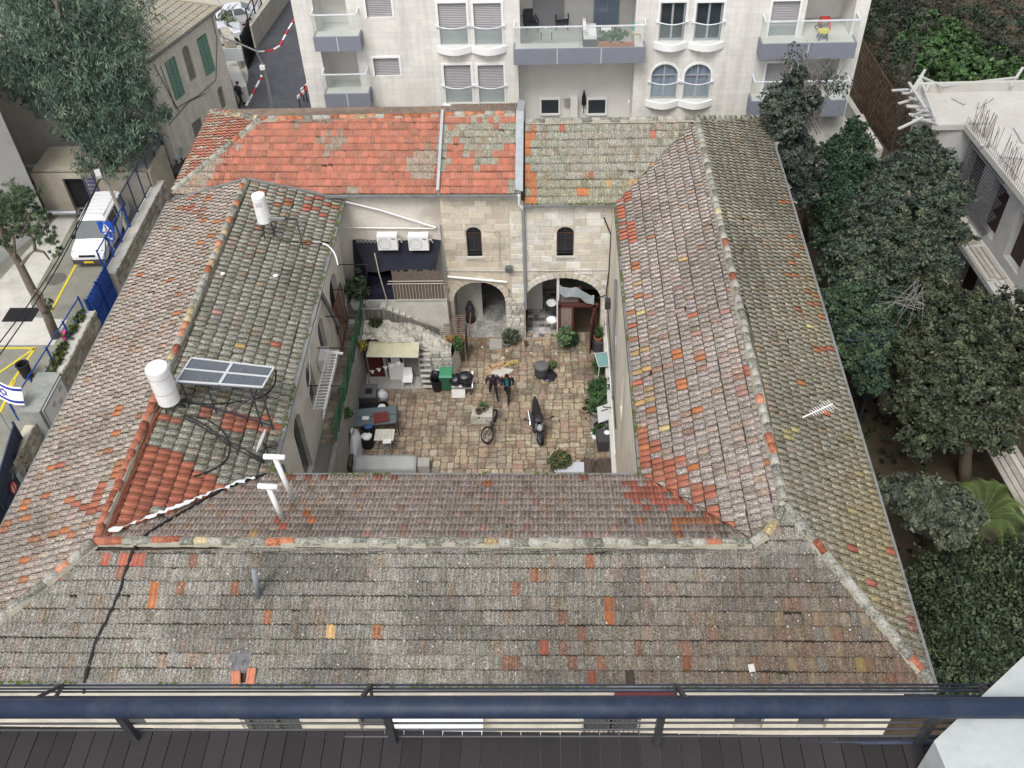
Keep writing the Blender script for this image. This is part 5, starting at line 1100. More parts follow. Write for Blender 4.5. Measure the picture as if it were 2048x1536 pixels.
# ================================================================== ROAD BESIDE THE APARTMENTS
def kerb(pts, label):
    t = thing('kerb', None, None, tuple(pts[0])); t['kind'] = 'structure'; k = 0
    for a, b in zip(pts, pts[1:]):
        n = max(1, int((b - a).length / .9))
        for i in range(n): p, q = a.lerp(b, i / n), a.lerp(b, (i + .97) / n); m = MB(); m.bar(p + Vector((0, 0, .04)), q + Vector((0, 0, .04)), .13, .10); m.build('kerb_stone', REDP if k % 2 else WHITE, t); k += 1
kerb([G(493, 212), G(505, 190), G(519, 163), G(524, 156), G(522, 152)], ''); kerb([G(510, 105), G(530, 104), G(548, 100), G(560, 93), G(577, 60), G(592, 35)], '')
for k_, q in enumerate(((606, 213), (613, 198))):
    a = G(*q, 0); t = thing('barrier', ('red and white striped barrier at the kerb by the apartments, nearer one', 'red and white striped barrier at the kerb by the apartments, farther one')[k_], 'barrier', tuple(a), 1.2, 'striped barriers by the apartments')
    for i in range(4): m = MB(); m.box(-.4 + i * .28, -.04, .75, -.13 + i * .28, .04, .95); m.build('plank', REDP if i % 2 else WHITE, t, w=False)
    for sx in (-.3, .6): m = MB(); m.bar((sx, 0, 0), (sx, 0, .8), .06); m.build('leg', IRON, t, w=False)
# street lamp: base hidden behind the roof, arm swings to the left
base = G(560, 262, 0); base = Vector((-18.2, 55.5, 0)); t = thing('street_lamp', 'tall grey street lamp rising in front of the asphalt road, thin curved arm', 'street lamp', tuple(base)); k = [PY(545, 214, 55.5), PY(535, 165, 55.5), PY(525, 130, 55.4), PY(512, 102, 55.0), PY(480, 88, 54.6), PY(440, 72, 54.0)]
m = MB(); m.tube([base] + k, [.12, .10, .09, .08, .06, .05, .05], 8); m.build('pole', STEEL, t); m = MB(); m.cbox(PY(525, 135, 55.3), (.3, .2, .25)); m.build('junction_box', WHITE, t)
# roadside walls left of the road
RWM = clad_mat('dark_old_stone', (.40, .37, .31), .5, .25, (.25, .22, .18))
def skew_wall(name, a, b, h, th, mt, label):
    return wall_thing(name, a, b, h, th, mt, label)
skew_wall('roadside_wall', G(508, 96), G(560, 22), 1.7, .35, RWM, 'old stone wall between the asphalt road and the parked silver cars')
skew_wall('roadside_wall', G(560, 22), G(592, -25), 2.0, .35, RWM, 'higher end of the roadside stone wall at the top edge of the photo')
skew_wall('gate_pier', G(489, 205), G(468, 150), 1.1, .8, LCONC, 'pale concrete entrance ramp wall at the corner of the stone house')
skew_wall('gate_pier', G(476, 140), G(462, 112), 2.2, .6, RWM, 'crumbling stone gate pier beside the black gate')
a, b = G(497, 138), G(510, 108); gate(a, b, 2.4, BLACK, 'black_gate', 'tall black metal gate beside the silver hatchback', 8)
gate(G(508, 92), G(530, 40), 1.5, IRON, 'black_fence_gate', 'open black iron fence panels in front of the silver saloon', 14, 1.2, infill='bar')
a = G(465, 104, 2.2); m = MB(); m.cbox((a.x, a.y, 2.0), (1.3, .06, .9)); m.build('wall_sign', mat('white_sign', (.6, .62, .64), .6, .2, 25), label='small white notice on the wall above the crumbling gate pier', category='sign')

# ================================================================== UNFINISHED CONCRETE BUILDING (right edge)
ub = thing('unfinished_building', 'unfinished grey concrete building shell with rebar sticking out of its roof slab', 'building', (24, 36, 0))
RC = mat('raw_concrete', (.42, .42, .41), .9, .15, 1.2, bump=.4, dirt=(.28, .27, .25), dscale=.8); SC = mat('slab_concrete', (.43, .42, .39), .9, .14, .5, bump=.2, dirt=(.40, .37, .31), dscale=.35)
ZU = 8.0; pA = G(1865, 250, ZU); pB = G(1930, 249, ZU); pC = G(2048, 395, ZU); pD = G(1822, 182, ZU); u_ = (pC - pB).normalized(); pE = pB + u_ * 20; pF = G(2048, 174, ZU) + Vector((20, 0, 0))
m = MB(); m.prism([(p.x, p.y) for p in (pD, pA, pB, pE, pE + Vector((22, 0, 0)), pF)], ZU - .28, ZU); m.build('roof_slab', SC, ub)
m = MB(); m.bar(pD + Vector((.1, -.1, .2)), pF + Vector((0, 0, .2)), .22, .5); m.build('parapet', SC, ub)
L_ = 20.0; n_ = Vector((u_.y, -u_.x, 0)); n_ = n_ if n_.x < 0 else -n_
b0 = pB + n_ * -.35; b0.z = 0; opsU = [(.7 + k * 2.55, 2.15 + k * 2.55, 4.7, 7.1) for k in range(7)] + [(.7 + k * 2.55, 2.15 + k * 2.55, .6, 3.4) for k in range(7)]
m = MB(); wall(m, b0, u_, n_, L_, ZU - .28, opsU, .35); m.build('wall', RC, ub)
q0 = pA.copy(); q0.z = 0; q1 = pB.copy(); q1.z = 0; m = MB(); m.quad(q0 + Vector((.3, .3, 0)), b0, b0 + Vector((0, 0, ZU - .28)), q0 + Vector((.3, .3, ZU - .28))); d0 = pD.copy(); d0.z = 0; m.quad(d0 + Vector((.5, 0, 0)), q0 + Vector((.3, .3, 0)), q0 + Vector((.3, .3, ZU - .28)), d0 + Vector((.5, 0, ZU - .28))); m.build('wall', RC, ub)
for a, b, c, d in opsU: arch_pane(b0, u_, n_, a, b, c, d, 0, .34).build('window_opening', mat('dark_opening', (.05, .03, .03), .9), ub)
m = MB(); o1 = b0 + n_ * .55; m.bar(o1 + Vector((0, 0, 4.1)), o1 + u_ * L_ + Vector((0, 0, 4.1)), 1.1, .25); m.build('floor_ledge', RC, ub)
PL = mat('formwork_plank', (.40, .37, .33), .9, .25, 3, rv=.25, bump=.3)
for k in range(7):
    for i in range(4):
        if rnd.random() < .15: continue
        a = b0 + n_ * (.25 + i * .24) + u_ * (2 + k * 2.5 + rnd.uniform(-.2, .2)) + Vector((0, 0, 4.26 + rnd.uniform(0, .04))); m = MB(); m.bar(a, a + u_ * 2.4, .2, .035); m.build('plank', PL, ub)
for i in range(24):                     # thin shutter battens on the wall
    z = 4.5 + i * .14; a = b0 + n_ * .03 + Vector((0, 0, z)); m = MB(); m.bar(a + u_ * .3, a + u_ * (4.0 + .1 * (i % 5)), .03, .03); m.build('batten', mat('dark_batten', (.10, .10, .11), .9), ub)
for k in range(2):                      # scaffold walkways lower down
    for i in range(5):
        a = b0 + n_ * (1.5 + i * .26 + k * .9) + u_ * (3 + k * 6.5) + Vector((0, 0, 2.4 - k * .6)); m = MB(); m.bar(a, a + u_ * 9, .22, .05); m.build('plank', PL, ub)
    for i in range(4): a = b0 + n_ * (1.3 + k * .9) + u_ * (3.5 + k * 6.5 + i * 2.5); m = MB(); m.bar(a, a + n_ * 1.6 + Vector((0, 0, 3.2)), .06); m.build('scaffold_tube', IRON, ub)
m = MB(); rb = random.Random(4)
for i in range(64):
    f = rb.choice((.5, 1, 1.4, 2.2, 3.6, 4.4, 4.8, 5.8, 6.6, 7.4)); p = pB + u_ * (f + rb.uniform(-.35, .35)) - n_ * rb.uniform(.1, .5); p.z = ZU; m.tube([p, p + Vector((rb.uniform(-.15, .15), rb.uniform(-.1, .1), rb.uniform(.8, 1.4)))], .012, 4)
for i in range(10): p = pB + u_ * 1.0 * i - n_ * .05; m.tube([p + Vector((0, 0, .35)), p + u_ * 1.05 + Vector((0, 0, .35))], .010, 4)
for i in range(60): p = pB + u_ * .17 * i - n_ * .05; m.tube([p + Vector((0, 0, 0)), p + Vector((0, 0, .4))], .010, 4)
m.build('rebar', mat('rebar_rust', (.13, .10, .09), .8), ub, kind='stuff')
rp = random.Random(8); LW = mat('bleached_timber', (.40, .40, .385), .85, .15, 4)
for i in range(13):                     # loose timber sticking out at the corner
    f = i / 12; p = pD.lerp(pA, f) + Vector((.2, 0, .05 + rp.uniform(0, .2))); q = p + Vector((-rp.uniform(.5, 1.3), rp.uniform(-.5, .4), rp.uniform(-.2, .3))); m = MB(); m.bar(p, q, .14, .06); m.build('formwork_timber', LW, ub)
for a, b in (((1822, 185), (1850, 140)), ((1838, 152), (1885, 172)), ((1840, 155), (1870, 235)), ((1860, 165), (1852, 182)), ((1885, 172), (2035, 155)), ((1830, 180), (1845, 150)), ((1818, 165), (1850, 215)), ((1797, 258), (1845, 235)), ((2022, 172), (2046, 135))):
    m = MB(); m.bar(G(*a, ZU + .35), G(*b, ZU + .5), .13, .07); m.build('formwork_timber', LW, ub)
for a, b in (((2000, 312), (2048, 316)), ((1940, 246), (1980, 244)), ((1905, 195), (1930, 208)), ((1955, 215), (1985, 195)), ((2030, 255), (2048, 285)), ((1960, 350 - 60), (1985, 290))):
    m = MB(); m.bar(G(*a, ZU + .06), G(*b, ZU + .06), .16, .06); m.build('formwork_timber', mat('bleached_timber', ()), ub)
# brown stone retaining wall behind, pole
t = thing('retaining_wall', 'long brown stone retaining wall curving behind the apartment building', 'wall', tuple(G(1760, 230)))
bot = [G(1700, 195), G(1745, 255), G(1800, 330)]; top = [G(1722, 70, 3.4), G(1765, 140, 3.4), G(1845, 262, 3.4)]; rows_ = 13; vs, fs, cs = [], [], []
for i in range(2):
    for r_ in range(rows_):
        n = 16
        for k in range(n):
            f0, f1 = k / n + .006, (k + 1) / n - .006; s_ = .5 * (r_ % 2) / n; g0, g1 = (r_ + .1) / rows_, (r_ + .92) / rows_
            def pt(f, g_, o_=0): f = min(1, max(0, f + s_)); return bot[i].lerp(bot[i + 1], f).lerp(top[i].lerp(top[i + 1], f), g_) + Vector((-.06, -.03, .03)) * o_
            j = rnd.uniform(.4, 1.3); n0 = len(vs); vs += [pt(f0, g0), pt(f1, g0), pt(f1, g1), pt(f0, g1), pt(f0, g0, j), pt(f1, g0, j), pt(f1, g1, j), pt(f0, g1, j)]; fs += [tuple(n0 + q for q in f) for f in BF]
            c = rnd.uniform(.7, 1.2); cs += [(.15 * c, .105 * c, .075 * c, 1)] * 8
me = bpy.data.meshes.new('stones'); off = wloc(t); me.from_pydata([tuple(v - off) for v in vs], [], fs); me.update(); a = me.color_attributes.new('tc', 'FLOAT_COLOR', 'POINT'); a.data.foreach_set('color', np.array(cs, np.float32).ravel()); me.materials.append(M_BLOCK); o = link('stones', me, t); o['kind'] = 'stuff'
m = MB()
for i in range(2): m.quad(bot[i] - Vector((-.1, 0, 0)), bot[i + 1] - Vector((-.1, 0, 0)), top[i + 1] + Vector((.1, 0, 0)), top[i] + Vector((.1, 0, 0)))
m.build('core', EARTH, t)
t = thing('utility_pole', 'dark slanting wooden pole in front of the brown retaining wall', 'pole', tuple(G(1775, 335))); m = MB(); m.tube([G(1775, 335), PY(1828, 105, G(1775, 335).y - 1)], [.13, .09], 8); m.build('pole_shaft', mat('dark_pole', (.07, .065, .06), .9), t)
# metal grid fence by the right wing
gate(G(1722, 795), G(1715, 850), 1.6, IRON, 'grid_fence', 'black diamond grid fence glimpsed between the right roof edge and the shrubs', 9, infill='bar')

# ================================================================== RAISED WALKWAY, TERRACE, STAIR (part of the courtyard)
ZW = 2.2; XR = -8.62; WK = mat('walkway_stone', (.34, .28, .20), .8, .3, 3, bump=.5, dirt=(.18, .14, .1), dscale=1.4)
GREYW = mat('grey_render', (.26, .25, .235), .9, .2, 1.2, bump=.3, dirt=(.14, .13, .11), dscale=.8)
rt = thing('raised_walkway', 'raised stone walkway along the left wing with a grey retaining wall and green netting', 'walkway', (-9, 30, 0))
m = MB(); m.box(-9.5, 19.5, 0, XR, 34.6, ZW); m.build('retaining_wall', GREYW, rt)
m = MB(); m.box(XR - .16, 19.5, ZW, XR + .01, 34.2, ZW + .35); m.build('kerb_wall', GREYW, rt)
m = MB(); pv = None
for i in range(40): 
    y = 25 + i * .19; m.box(XR + .0, y, 0, XR + rnd.uniform(.03, .09), y + .2, rnd.uniform(.06, .18))
m.build('plaster_skirt', mat('white_plaster_edge', (.56, .55, .5), .9, .15, 4), rt, kind='stuff')
ys = 26.0; k = 0
while ys < 34.5:
    h = rnd.uniform(.2, .42); xs = -9.48
    while xs < XR - .2:
        w = min(rnd.uniform(.22, .5), XR - .18 - xs); z = ZW + rnd.uniform(.015, .03)
        if w > .08:
            vs = [(xs + .01, ys + .01, ZW - .01), (xs + w - .01, ys + .01, ZW - .01), (xs + w - .01, ys + h - .01, ZW - .01), (xs + .01, ys + h - .01, ZW - .01)]; vs += [(a, b, z) for a, b, c in vs]
            colored_box('stone', (xs, ys, ZW), vs, BF, tuple(np.array(PT[int(rnd.random() * 10.99)]) * rnd.uniform(.7, 1.0)), M_PAVE, rt)
        xs += w
    ys += h
m = MB(); m.box(-9.45, 33.4, ZW + .03, XR - .15, 33.7, ZW + .18); m.build('step', LCONC, rt)
# green netting on the parapet
m = MB(); m.bar((XR - .08, 25.8, ZW + 1.15), (XR - .08, 34.2, ZW + 1.15), .05)
for i in range(8): y = 25.9 + i * 1.18; m.bar((XR - .08, y, ZW + .3), (XR - .08, y, ZW + 1.2), .045)
m.build('green_rail', GREENP, rt)
m = MB()
for i in range(85): y = 25.8 + i * .1; m.bar((XR - .08 + .02 * math.sin(i), y, ZW + .35), (XR - .08, y + .1, ZW + 1.1), .008)
for i in range(9): m.bar((XR - .08, 25.8, ZW + .38 + i * .085), (XR - .08, 34.2, ZW + .38 + i * .085), .008)
m.build('green_netting', GREENP, rt, kind='stuff')
for i, y in enumerate((26.4, 28.6, 30.6, 32.4, 34.2)):       # line frames reaching over the walkway
    t = thing('line_bracket', ('rusty clothes line bracket on the left wing, ' + ('nearest the front eave', 'second from the front eave', 'third from the front eave', 'fourth from the front eave', 'last one before the terrace')[i]), 'bracket', (XL, y, 5.2), 0, 'line brackets on the left wing')
    m = MB(); m.bar((0, 0, 0), (1.3, 0, 0), .035); m.build('arm', IRON, t, w=False); m = MB(); m.bar((1.3, 0, 0), (.85, -.05, -2.6), .03); m.build('stay', IRON, t, w=False)
for k_, pts in enumerate(([(XL + .03, 35.0, 7.2), (XL + .03, 33.5, 6.6), (XL + .04, 30, 6.2), (XL + .03, 27.5, 6.3), (XL + .03, 26.8, 5.2), (XL + .03, 26, 4.9)], [(XL + .03, 34.8, 6.5), (XL + .03, 34.4, 3.2), (XL + .03, 33.6, 2.9)])):
    m = MB(); m.tube(pts, .022 + .01 * (1 - k_), 6); m.build('wall_pipe', PVC, house)
m = MB(); m.bar((XL + .12, 30.2, 6.9), (XL + .3, 31.2, 4.2), .14); m.build('downpipe', mat('grey_pipe', (.16, .16, .17), .6), house)
# brick-red grille in front of the doorway
t = thing('red_grille', 'rusty red diagonal lattice gate before the door of the left wing', 'grille', (XL + .12, 32.6, 2.3))
m = MB()
for i in range(14): m.bar((0, -.9 + i * .13, 0), (0, -.9 + i * .13, 2.4), .018)
o = m.build('bars', RUSTY, t, w=False); o['kind'] = 'stuff'; m = MB(); m.bar((0, -.95, 0), (0, -.95, 2.45), .05); m.bar((0, .9, 0), (0, .9, 2.45), .05); m.bar((0, -.95, 2.42), (0, .9, 2.42), .05); m.bar((0, -.95, 1.2), (0, .9, 1.2), .04); m.bar((0, -.95, 2.4), (0, .9, 0), .03); m.build('frame', RUSTY, t, w=False)
# small air conditioner
t = thing('air_conditioner', 'single white air conditioner on the left wing wall above the walkway', 'air conditioner', (XL + .2, 28.6, 4.3)); m = MB(); m.box(-.17, -.42, 0, .17, .42, .6); m.build('casing', WHITE, t, w=False); m = MB(); m.bar((.1, -.3, -.04), (-.18, -.3, -.3), .04); m.bar((.1, .3, -.04), (-.18, .3, -.3), .04); m.build('bracket', IRON, t, w=False)
# white balcony cage
t = thing('white_railing_cage', 'white painted steel ladder-like balcony cage on the left wing', 'balcony cage', (-8.7, 26.8, 4.2))
m = MB(); y0, y1 = 25.0, 28.3
for z, xx in ((0, 0), (.22, .04), (.44, .08)): m.bar((xx, y0 - 26.8, z + .6), (xx, y1 - 26.8, z + .6), .035)
m.bar((-.4, y1 - 26.8, 1.1), (.35, y1 - 26.8 - .15, 1.1), .10, .05); m.build('rail', WHITE, t, w=False)
for i in range(20): m = MB(); y = y0 - 26.8 + .08 + i * .17; m.bar((-.06, y, .5), (.14, y + .02, 1.1), .03); m.bar((-.28, y, 1.08), (.12, y, 1.1), .03); m.build('bar', WHITE, t, w=False)
m = MB(); m.bar((-.3, y0 - 26.8, 1.08), (-.3, y1 - 26.8, 1.08), .04); m.bar((.12, y0 - 26.8, 1.12), (.12, y1 - 26.8, 1.12), .04); m.build('rail', WHITE, t, w=False)

# ---- back left: terrace deck, stair, hut
tz = 3.0
tr = thing('terrace_block', 'rough stone terrace block in the back corner, with a stair, hut and balcony', 'terrace', (-6.6, 33.5, 0))
m = MB(); m.box(-8.6, 34.35, 0, -4.78, 35.4, tz); m.build('wall', mat('white_plaster', (.56, .55, .51), .9, .12, 1, dirt=(.34, .33, .3), dscale=1.2, bump=.2), tr)
m = MB(); m.box(-9.5, 34.3, ZW, -8.6, 35.4, tz - .2); m.build('wall', GREYW, tr)
n = 11
for i in range(n): x = -7.9 + i * .27; z = tz - .15 - i * .2; m = MB(); m.box(x, 33.45, 0, x + .27, 34.34, z); m.build('step', LCONC, tr)
m = MB(); m.box(-8.55, 32.25, 0, -5.9, 33.45, 2.0); m.build('hut_wall', GREYW, tr)
# lumpy rock top
V = []; m = MB(); nx, ny = 60, 24; x0, x1, y0, y1 = -8.58, -4.6, 32.2, 33.5
g_ = [[None] * (ny + 1) for _ in range(nx + 1)]; vs = []
for i in range(nx + 1):
    for j in range(ny + 1):
        x = x0 + (x1 - x0) * i / nx; y = y0 + (y1 - y0) * j / ny; h = 2.15 - max(0, (x + 6.6)) * .62 + .28 * float(vnoise(x, y, .42, 2)) + .20 * abs(float(vnoise(x, y, .17, 5)) - .5) + .09 * float(vnoise(x, y, .07, 9)) + .1 * (y - y0)
        vs.append((x, y, h)); 
for i in range(nx):
    for j in range(ny): pass
m.add(vs, [(i * (ny + 1) + j, (i + 1) * (ny + 1) + j, (i + 1) * (ny + 1) + j + 1, i * (ny + 1) + j + 1) for i in range(nx) for j in range(ny)])
m.build('rock_face', mat('weathered_rock', (.46, .44, .38), .95, .3, 5, bump=.9, dirt=(.10, .10, .085), dscale=2.2, damt=.95), tr)
m = MB(); m.add([(-5.9, 32.2, 0), (-4.55, 31.9, 0), (-4.55, 32.4, 1.15), (-5.9, 32.5, 2.1), (-4.2, 33.5, 0), (-4.3, 33.5, 1.1)], [(0, 1, 2, 3), (1, 4, 5, 2)]); m.build('wall', mat('white_plaster', ()), tr)
rubble(tr, 32.17, -5.9, -4.5, 0, 1.5, 9, s=.34, axis='x', tone=[(.56, .55, .5), (.48, .47, .43), (.60, .59, .55)])
# rubble pier between the arches
rubble(house, YB - .05, -2.08, -1.22, 0, 2.3, 12, s=.26, axis='x', tone=[(.58, .56, .5), (.5, .48, .43), (.62, .6, .56), (.40, .38, .34)])
# hut front: door, white panel, awning
m = MB(); m.box(-8.45, 32.2, 0, -7.75, 32.24, 1.95); m.build('door', mat('maroon_curtain', (.10, .022, .02), .8, .2, 6), tr)
m = MB(); m.box(-7.72, 32.1, 0, -7.6, 32.24, 1.95); m.build('door_post', LCONC, tr)
m = MB(); m.box(-7.5, 32.0, 0, -6.75, 32.1, 1.5); m.build('white_door', WHITE, tr); m = MB()
for x in (-7.48, -6.92): m.box(x, 31.99, 1.2, x + .15, 32.0 - .005, 1.95)
m.build('curtain', mat('navy_cloth', (.03, .04, .10), .8), tr)
m = MB(); m.box(-8.5, 31.4, 0, -5.8, 32.2, .12); m.build('threshold', CONC, tr)
t = thing('awning', 'moss-stained pale yellow awning sheet over the hut door', 'awning', (-7.1, 31.9, 2.2)); m = MB(); vs = []
aw = [PY(740, 682, 32.35), PY(838, 684, 32.25), PY(836, 715, 31.3), PY(733, 713, 31.3)]
for i in range(13):
    for j in range(5): p = aw[0].lerp(aw[1], i / 12).lerp(aw[3].lerp(aw[2], i / 12), j / 4); vs.append(p + Vector((0, 0, .02 * math.sin(i * 2.2) - .03 * (j / 4) ** 2)))
m.add(vs, [(i * 5 + j, (i + 1) * 5 + j, (i + 1) * 5 + j + 1, i * 5 + j + 1) for i in range(12) for j in range(4)]); m.build('sheet', mat('awning_cloth', (.50, .48, .33), .85, .12, 2, dirt=(.26, .27, .16), dscale=1.4), t)
m = MB(); m.bar(aw[3], aw[2], .04); m.bar(aw[0], aw[3], .03); m.bar(aw[1], aw[2], .03); m.build('frame', LCONC, t)
for k_ in range(5):           # bunting
    a = PY(735, 742, 31.25).lerp(PY(800, 722, 31.25), (k_ + .3) / 5); m = MB(); m.extr([a, a + Vector((.24, 0, .03)), a + Vector((.13, 0, -.24))], (0, .004, 0)); m.build('pennant', WHITE, tr)
m = MB(); m.tube([PY(733, 745, 31.25), PY(765, 735, 31.24), PY(800, 720, 31.25)], .008, 4); m.build('bunting_string', BLACK, tr)
# reed fence following the stair
t = thing('reed_fence', 'weathered grey reed screen fence stepping down along the terrace stair', 'fence', (-6.4, 33.4, 2))
fp = [(-8.55, 33.42, 2.1, 1.15), (-7.6, 33.42, 2.1, 1.15), (-6.4, 33.42, 1.55, 1.1), (-5.1, 33.42, .85, 1.2)]
for a, b in zip(fp, fp[1:]):
    n = int((b[0] - a[0]) / .10)
    for i in range(n):
        f = i / n; x = a[0] + (b[0] - a[0]) * f; z = a[2] + (b[2] - a[2]) * f; h = a[3] + (b[3] - a[3]) * f + rnd.uniform(-.06, .05); m = MB(); m.cbox((x + .05, 33.42 + rnd.uniform(-.015, .015), z + h / 2), (.092, .02, h), rnd.uniform(-.15, .15)); m.build('slat', mat('old_reed', (.14, .13, .12), .95, .3, 12, rv=.3), t)
for x, y, z, h in fp: m = MB(); m.bar((x, 33.36, z), (x, 33.36, z + h + .15), .05); m.build('post', WOOD, t)
m = MB()
for a, b in zip(fp, fp[1:]): m.bar((a[0], 33.39, a[2] + a[3] + .02), (b[0], 33.39, b[2] + b[3] + .02), .05)
m.build('top_rail', WOOD, t)
# dark gate and reed panel at the foot of the stair
t = thing('reed_gate', 'dark brown reed gate with a basket of dried flowers on top, at the stair foot', 'gate', (-4.55, 33.4, 0))
for i in range(12): m = MB(); m.cbox((-5.0 + i * .083, 33.35, .72), (.075, .025, 1.45 + rnd.uniform(-.05, .05))); m.build('slat', mat('dark_reed', (.075, .058, .05), .9, .3, 10, rv=.3), t)
m = MB(); m.bar((-5.05, 33.32, 0), (-5.05, 33.32, 1.7), .06); m.bar((-4.0, 33.32, 0), (-4.0, 33.32, 1.7), .06); m.build('post', WOOD, t)
for i in range(10): m = MB(); m.cbox((-3.98, 33.4 + i * .09, .75), (.03, .085, 1.5)); m.build('slat', mat('dark_reed', ()), t)
m = MB(); 
for i in range(10): m.bar((-5.05, 33.6 + i * .13, 1.5 + .02 * i), (-4.05, 33.6 + i * .13, 1.5 + .02 * i), .03)
o = m.build('grate', mat('rail_brown', (.24, .18, .15), .8, .2, 5), t); o['kind'] = 'stuff'
for i in range(2): m = MB(); q = -4.05 + i * .3; m.bar((q, 33.5, 1.9), (q, 34.6, 2.0), .035); m.bar((q, 33.5, 1.9), (q, 33.5, 1.4), .03); m.build('rail', RUSTY, t)
# balcony rail with reed mats
by = 34.3; bx0, bx1 = -7.2, -4.85
t = thing('balcony_railing', 'cream iron railing with tall reed mats on the terrace under the black tarpaulin', 'railing', ((bx0 + bx1) / 2, by, tz)); CR = mat('cream_iron', (.52, .46, .38), .6, .1, 5)
for i in range(17): m = MB(); x = bx0 + (bx1 - bx0) * i / 16; m.bar((x, by, tz + .03), (x, by, tz + .98), .02); m.build('baluster', CR, t)
m = MB(); m.bar((bx0 - .25, by, tz + 1.0), (bx1, by, tz + 1.0), .03); m.bar((bx0 - .2, by, tz + 1.15), (bx1, by, tz + 1.15), .03); m.bar((bx0, by, tz + .03), (bx1, by, tz + .03), .03); m.build('rail', CR, t)
for i in range(24): m = MB(); w = (bx1 - bx0) / 24; h = 1.62 + rnd.uniform(-.1, .06); m.cbox((bx0 + (i + .5) * w, by + .07, tz + .1 + h / 2), (w * .96, .02, h), rnd.uniform(-.1, .1)); m.build('reed', mat('reed_screen', (), rv=.2) if 0 else REED, t)
m = MB(); m.tube([(-7.55, 34.2, tz), (-7.75, 34.3, tz + 1.6), (-7.85, 34.5, 5.6)], .025); m.build('post', CR, t)
# black tarpaulin canopy
t = thing('tarpaulin', 'sagging black tarpaulin hung under two air conditioners over the terrace', 'tarpaulin', (-7, 35, 4)); vs = []; TP = mat('black_tarp', (.012, .014, .024), .75, .3, 2.5, spec=.25, bump=.6)
tl, trr, brr, bll = Vector((-8.95, 35.3, 5.75)), Vector((-4.9, 35.3, 5.7)), Vector((-5.2, 34.5, 4.6)), Vector((-8.3, 34.45, 4.6))
for i in range(17):
    for j in range(9): u, v = i / 16, j / 8; p = tl.lerp(trr, u).lerp(bll.lerp(brr, u), v); vs.append(p + Vector((0, .05 * math.sin(u * 9 + v * 4), -.16 * math.sin(math.pi * v) * (.6 + .4 * math.sin(u * 5)) + .03 * math.sin(u * 23 + v * 7))))
m = MB(); m.add(vs, [(i * 9 + j, (i + 1) * 9 + j, (i + 1) * 9 + j + 1, i * 9 + j + 1) for i in range(16) for j in range(8)]); m.build('sheet', TP, t, smooth=True)
m = MB(); m.quad(tl + Vector((0, 0, 0)), (-9.05, 34.6, 3.4), bll + Vector((-.1, 0, -1.3)), bll); m.build('side_sheet', TP, t)
m = MB()
for i in range(12): m.bar((-8.8 + i * .17, 35.26, 5.62), (-8.6 + i * .17, 35.26, 5.82), .015); m.bar((-8.6 + i * .17, 35.26, 5.62), (-8.8 + i * .17, 35.26, 5.82), .015)
m.build('lattice_trim', LCONC, t, kind='stuff')
t = thing('dark_sofa', 'long dark sofa on the terrace under the black tarpaulin', 'sofa', (-7.9, 34.8, tz)); NB = mat('navy_fabric', (.02, .02, .04), .8); m = MB(); m.box(-.75, -.4, 0, .75, .4, .42); m.build('seat', NB, t, w=False); m = MB(); m.box(-.75, .25, .42, .75, .45, .85); m.build('backrest', NB, t, w=False)
# air conditioners
t = thing('air_conditioner', 'white air conditioner outdoor unit, nearer the left wing, above the black tarpaulin', 'air conditioner', (-7.27, 35.0, 5.55), 0, 'outdoor units above the tarpaulin')
m = MB(); m.box(-.45, -.22, 0, .45, .16, .75); m.build('casing', WHITE, t, w=False); m = MB(); m.lathe((-.12, -.225, .36), [(.28, -.012), (.30, 0), (.28, .004)], 24, axis='Y', cap=False)
for i in range(5): m.lathe((-.12, -.232, .36), [(.05 + i * .05, -.004), (.055 + i * .05, .0)], 20, axis='Y', cap=False)
m.build('fan_grille', mat('grille_grey', (.42, .43, .44), .5), t, w=False); m = MB(); m.lathe((-.12, -.236, .36), [(.07, -.004), (.07, .004)], 12, axis='Y'); m.build('fan_hub', WHITE, t, w=False); m = MB(); m.box(.2, -.228, .58, .38, -.222, .64); m.build('label_plate', mat('grey_plate', (.2, .2, .2), .5), t, w=False)
m = MB(); m.bar((-.35, .1, -.03), (-.35, .4, -.03), .04); m.bar((.35, .1, -.03), (.35, .4, -.03), .04); m.bar((-.35, -.2, -.03), (-.35, .2, -.03), .04); m.bar((.35, -.2, -.03), (.35, .2, -.03), .04); m.build('bracket', IRON, t, w=False); m = MB(); m.tube([(.45, 0, .4), (.55, 0, .45), (.6, .1, .2), (.55, .3, .1)], .03); m.build('hose', PVC, t, w=False)
dup(t, (-5.87, 35.0, 5.52), None, 'white air conditioner outdoor unit, nearer the arches, above the black tarpaulin')
# pipes on the rear walls
def pipe(pts, r, mt, name='wall_pipe'): m = MB(); m.tube(pts, r, 6); m.build(name, mt, house)
pipe([PY(658, 395, 35.2), PY(760, 420, 35.25), PY(872, 455, 35.28)], .045, PVC); pipe([PY(690, 455, 35.3), PY(870, 457, 35.3)], .03, PVC)
pipe([(-1.12, 34.85, 7.7), (-1.12, 34.85, 2.0)], .07, mat('grey_downpipe', (.24, .25, .27), .5), 'downpipe'); pipe([(-1.3, 34.75, 8.4), (-1.3, 34.8, 7.9), (-1.12, 34.85, 7.6)], .06, PVC, 'downpipe')
pipe([PY(881, 450, 34.9), PY(889, 530, 34.9), PY(895, 555, 34.9)], .04, mat('grey_downpipe', ())); pipe([PY(895, 553, 34.85), PY(1014, 564, 34.85)], .055, PVC); pipe([PY(893, 540, 34.92), PY(1000, 542, 34.92), PY(1215, 540, 34.92)], .02, LCONC)
